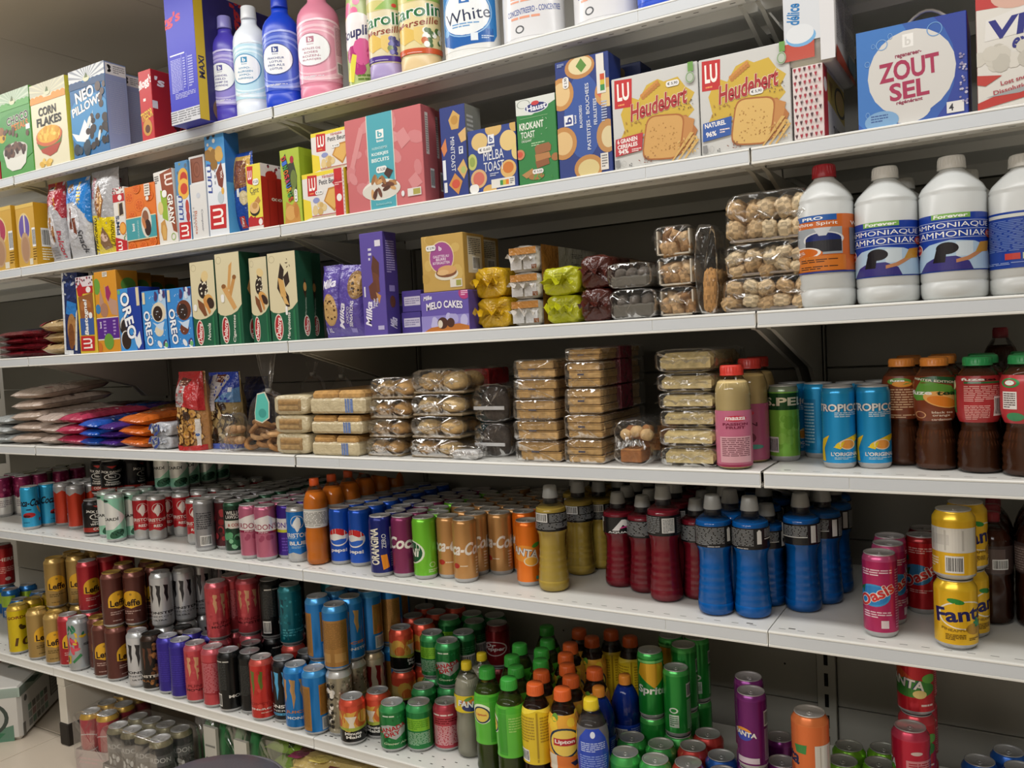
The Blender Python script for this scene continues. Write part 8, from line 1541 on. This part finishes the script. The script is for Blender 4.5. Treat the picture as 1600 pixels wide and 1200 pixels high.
for i, (d, u, v, w_) in enumerate((('mango', 1007, 1132, 'behind the lower ones, left'), ('mango', 994, 1148, 'third from the front'), ('mango', 978, 1167, 'at the front, left of two'), ('mango', 1032, 1157, 'beside the upright lemonade can'), ('mango', 1019, 1176, 'at the front, right of two'), ('redcola', 1085, 1147, 'third from the front'), ('redcola', 1073, 1165, 'second from the front'), ('redcola', 1061, 1184, 'at the front'), ('bluecan', 1120, 1184, 'left of the purple cans'), ('greycan', 1146, 1202, 'at the bottom photo edge'))):
    cans(B, d, u, v, 1, w_, 0, lid=True)
cans(B, 'grape', 1157, 1072, 1, 'in the upper layer, at the front', 0, low='grape', lid=True)
cans(B, 'grape', 1165, 1057, 1, 'in the upper layer, behind the front one', 30, low='grape', lid=True)
cans(B, 'grape', 1218, 1150, 1, 'by the peach orange can, behind', 0, lid=True)
cans(B, 'grape', 1216, 1189, 1, 'by the peach orange can, at the front', 0, lid=True)
cans(B, 'peachfanta', 1264, 1112, 1, 'on top of another can', 0, low='limecan', lid=True)
for i, (u, v) in enumerate(((1332, 1166), (1377, 1169), (1321, 1186), (1371, 1190))): cans(B, 'limecan', u, v, 1, ('rear left of four', 'rear right of four', 'front left of four', 'front right of four')[i], 0, lid=True)
cans(B, 'strawback', 1422, 1134, 1, 'on top of another, nearest', 0, low='strawback', lid=True)
x, y = px_place(1432, 1121, ZS[B]+.2314, .033)
def tower(X, Y):
    for k in range(3): spawn_can('straw', X, Y, ZS[B]+k*.1159, face_cam(X, Y)-.1, 'short strawberry red can in the tall tower, '+pos(k, 3).replace('of three stacked', 'can'))
reg(B, x, y, .033, tower)
def tower2(X, Y):
    for k in range(3): spawn_can('strawback', X, Y, ZS[B]+k*.1159, face_cam(X, Y)+.5, 'short crimson can in the tower behind, '+pos(k, 3).replace('of three stacked', 'can'))
reg(B, x-.005, y+.068, .033, tower2)
for i, (u, v) in enumerate(((1535, 1188), (1577, 1174), (1588, 1196))): cans(B, 'bluecan', u, v, 1, ('left of three at the right', 'rear of three at the right', 'right of three at the right')[i], 0, lid=True)
settle(B)

# ------------------------------------------------------------------ on the floor below
DES['greytray'] = ('tall', '#2e3032', '#8a8468', '#c2c2c2', [('r', -.5, .62, 1.5, .84, '#55585a'), ('t', 'GORDON', .5, .72, .9, .1, '#b9bcbc', {'arc': .3}), ('s', 6, 3, .35, .4, .65, .56, .08, ['#c8cccc', '#8a8e8e'], .5)], 'tall dark grey beer can')
DES['redtray'] = ('tall', '#b03a48', '#c9a040', '#b8b8b8', [('e', .5, .5, .42, .2, '#d8c8cc'), ('e', .5, .5, .38, .18, '#a8202e')], 'tall red beer can')
def tray(label, d, u0, v0, nx, ny, film, base, art, seed, ang):
    r, h = KIND[DES[d][0]]
    p = on(2, h, u0, v0)
    t = thing('can_tray', label, 'drink pack', (p.x, p.y, .0), rad(ang))
    if d not in PROTO: can_proto(d)
    for i in range(nx):
        for j in range(ny):
            for nm, me in zip(('can', 'can_lid', 'pull_tab'), PROTO[d]):
                o = D.objects.new(nm, me); COL.objects.link(o); o.parent = t; o.location = (i*2*r, j*2*r, .004); o.rotation_euler.z = .5+.2*((i*3+j) % 3-1)
    X0, X1, Y0, Y1 = -r-.002, (nx*2-1)*r+.002, -r-.002, (ny*2-1)*r+.002
    mb = MB(); bh = .062
    mb.box((X0, Y0, 0), (X1, Y1, .004), base, 'card')
    for a, b in (((X0, Y0-.0015, 0), (X1, Y0, bh)), ((X0, Y1, 0), (X1, Y1+.0015, bh)), ((X0-.0015, Y0, 0), (X0, Y1, bh)), ((X1, Y0, 0), (X1+.0015, Y1, bh))): mb.box(a, b, base, 'card')
    mb.art(flat((X0, Y0-.0017, 0), (1, 0, 0), (0, 0, 1), (0, -1, 0), X1-X0, bh), art, 'card'); mb.build('card_tray', t)
    mb = MB(); wrapbox(mb, X1-X0+.012, Y1-Y0+.012, h+.012, '#fff', 'shrink', seed, .003, 36, 18, .3, .1)
    o = mb.build('shrink_film', t); o.location = ((X0+X1)/2, Y0-.006, .0005)
    return t
tray('dark grey beer cans in a grey shrink wrapped tray on the floor', 'greytray', 185, 1134, 4, 2, 1, '#4a4c4e', [('b', .04, .06, .26, .9), ('t', 'GORDON', .5, .5, .3, .4, '#c9cccc'), ('l', .7, .2, .95, .8, 3, '#8a8e8e')], 300, 0)
tray('red beer cans with yellow rims in pink shrink film on the floor', 'redtray', 142, 1112, 2, 3, 1, '#b8a8a4', [('l', .1, .3, .9, .7, 2, '#c9a8a8')], 304, 12)
# big case of beer at the left edge
p = Vector((-1.32, -.023, 0)); a_ = 40
t = thing('beer_case', 'white and green shrink wrapped beer case at the left photo edge', 'drink pack', (-1.335, -.02, 0), rad(a_))
mb = MB(); CH = .18
mb.box((-.26, 0, 0), (0, .4, CH), '#dcdad4', 'card', .012)
mb.art(flat((0, 0, 0), (0, 1, 0), (0, 0, 1), (1, 0, 0), .4, CH), [('r', .0, .82, 1, 1, '#8a9a8e'), ('p', [(.1, 1), (.3, .86), (.42, .9), (.26, 1)], '#2f4a3c'), ('p', [(.42, 1), (.55, .88), (.66, .9), (.6, 1)], '#2f4a3c'), ('r', .62, .26, .84, .92, '#4a4844'), ('r', .64, .28, .82, .9, '#a9a7a0'), ('l', .66, .32, .8, .86, 8, '#7a7872')]+[('r', .14+.085*i, .12+.0*j+.15*j, .21+.085*i, .24+.15*j, ['#8a8a86', '#9aa09a', '#7aa08c', '#b08a8a', '#6a6a66', '#a8a69e'][(i*2+j) % 6]) for i in range(5) for j in range(3)]+[('r', .02, .05, .07, .3, '#6a6a64'), ('e', .1, .72, .03, .06, '#5a5a56')], 'card')
mb.art(flat((-.26, 0, 0), (1, 0, 0), (0, 0, 1), (0, -1, 0), .26, CH), [('r', 0, .82, 1, 1, '#9fb0a6'), ('p', [(.1, 0), (.9, 0), (.9, .3), (.6, .2), (.3, .34)], '#5f8a74'), ('e', .55, .45, .3, .34, '#2f3f38'), ('e', .55, .45, .25, .28, '#c2c4be'), ('p', [(.42, .3), (.5, .62), (.66, .5), (.7, .3)], '#33443c'), ('t', 'BEER', .55, .28, .36, .12, '#26342c', {'b': .04}), ('p', [(.3, .1), (.5, .22), (.8, .16), (.7, .04)], '#2f7a52')], 'card')
mb.art(flat((-.26, 0, CH), (1, 0, 0), (0, 1, 0), (0, 0, 1), .26, .4), [('s', 9, 3, .05, .05, .95, .95, .1, ['#4a5a50', '#8aa094', '#5f7a6a'], .5), ('r', .3, .2, .34, .8, '#b84a4a')], 'card')
mb.build('carton', t)
mb = MB(); mb.box((-.264, -.004, .0), (.004, .404, CH+.004), '#fff', 'shrink', .014); mb.build('shrink_film', t)
# bags of bottles and colourful packs under the shelf
def floorbag(label, x, y, w, d, h, seed, fill, cat='drink pack', name='bottle_pack', rz=0):
    t = thing(name, label, cat, (x, y, 0), rz)
    fill(t, w, d, h)
    mb = MB(); wrapbox(mb, w, d, h, '#fff', 'shrink', seed, .006, 32, 18, .5, .12); mb.build('shrink_film', t)
def pets(t, w, d, h):
    n = 0
    for i in range(2):
        for j in range(3):
            mb = MB(); r = w*.22
            mb.lathe([(r*.9, .004), (r, .02), (r, h*.6), (r*.5, h*.82), (r*.4, h*.88)], 16, '#2f7a44', 'liquid'); mb.build('bottle', t).location = (-w*.24+w*.48*i, .04+j*2.1*r, 0)
    mb = MB(); mb.box((-w*.1, -.004, h*.15), (w*.3, .006, h*.8), '#d0cec4', 'card'); mb.art(flat((-w*.1, -.0045, h*.15), (1, 0, 0), (0, 0, 1), (0, -1, 0), w*.4, h*.65), [('l', .1, .1, .9, .4, 4, '#3a3a38'), ('r', .1, .6, .9, .64, '#8a8a84')], 'card'); mb.build('card_sheet', t)
pp = on(1, .03, 318, 1150)
floorbag('clear wrapped green bottles with white card sheet, left of two', pp.x-.02, .06, .13, .3, .225, 310, pets)
floorbag('clear wrapped green bottles with white card sheet, right of two', pp.x+.12, .05, .13, .3, .215, 312, pets)
def snackfill(c, cs, sd):
    def f(t, w, d, h):
        for k in range(3):
            mb = MB(); pillow(mb, w*.9, d*.8, h*.3, c, bagart(sd+k, cs), 'film', sd+k); o = mb.build('snack_pouch', t); o.location = (0, .02, h*(.2+.28*k)); o.rotation_euler.x = -PI/2
    return f
pp = on(1, .06, 428, 1180)
floorbag('lime green printed pack lying under the bottom shelf', pp.x+.01, .06, .16, .28, .2, 316, snackfill('#7fa82a', ['#4a6a1a', '#a8c848', '#2a3a14'], 330), 'snack pack', 'snack_pack')
pp = on(1, .0, 500, 1195)
t = thing('juice_pack', 'yellow and purple wrapped pack under the bottom shelf joint', 'drink pack', (pp.x+.01, .005, 0), .1)
mb = MB(); mb.box((-.12, 0, 0), (.12, .3, .205), '#c9b06a', 'film', .02)
PKA = [('s', 14, 3, .02, .05, .98, .95, .12, ['#d8c23a', '#7a2a4a', '#8a8090', '#5a2418', '#e0cc70'], .7), ('o', .3, .6, .12, .22, .35, '#7a2a3a'), ('o', .6, .7, .14, .24, .3, '#5a2418'), ('o', .8, .4, .1, .2, .35, '#8a3a5a')]
mb.art(flat((-.12, 0, 0), (1, 0, 0), (0, 0, 1), (0, -1, 0), .24, .205), PKA, 'film'); mb.art(flat((-.12, 0, .205), (1, 0, 0), (0, 1, 0), (0, 0, 1), .24, .3), PKA, 'film'); mb.build('printed_wrap', t)
mb = MB(); mb.box((-.124, -.004, 0), (.124, .304, .209), '#fff', 'shrink', .022); mb.build('clear_film', t)
# padded stool in front of the shelf
t = thing('padded_stool', 'black padded round seat at the bottom photo edge', 'stool', (.045, -.36, 0))
mb = MB(); R_s, zt = .165, .335
mb.lathe([(.0, zt-.07), (R_s*.9, zt-.07), (R_s*.99, zt-.055), (R_s, zt-.035), (R_s*.97, zt-.016), (R_s*.86, zt-.004), (R_s*.6, zt+.002), (0, zt+.004)], 48, '#5a585e', 'leather'); mb.build('seat_cushion', t)
mb = MB(); mb.grid(60, 8, lambda u, v: ((R_s*.985+.005*cos(2*PI*v))*cos(2*PI*u), (R_s*.985+.005*cos(2*PI*v))*sin(2*PI*u), zt-.02+.005*sin(2*PI*v)), '#66646a', 'leather', True); mb.build('piping', t)
mb = MB(); mb.lathe([(.028, .03), (.028, zt-.12), (.06, zt-.072), (0, zt-.07)], 20, '#2c2c2e', 'plas'); mb.build('column', t)
for k in range(5):
    a = 2*PI*k/5+.3; mb = MB(); mb.tube([(.02*cos(a), .02*sin(a), .06), (.15*cos(a), .15*sin(a), .035)], [.016, .011], '#2c2c2e', 'plas'); mb.build('leg', t)
    mb = MB(); mb.lathe([(0, 0), (.012, .001), (.014, .012), (.012, .024), (0, .028)], 12, '#161616', 'rubber', Matrix.Translation((.15*cos(a), .15*sin(a), 0))); mb.build('glide', t)
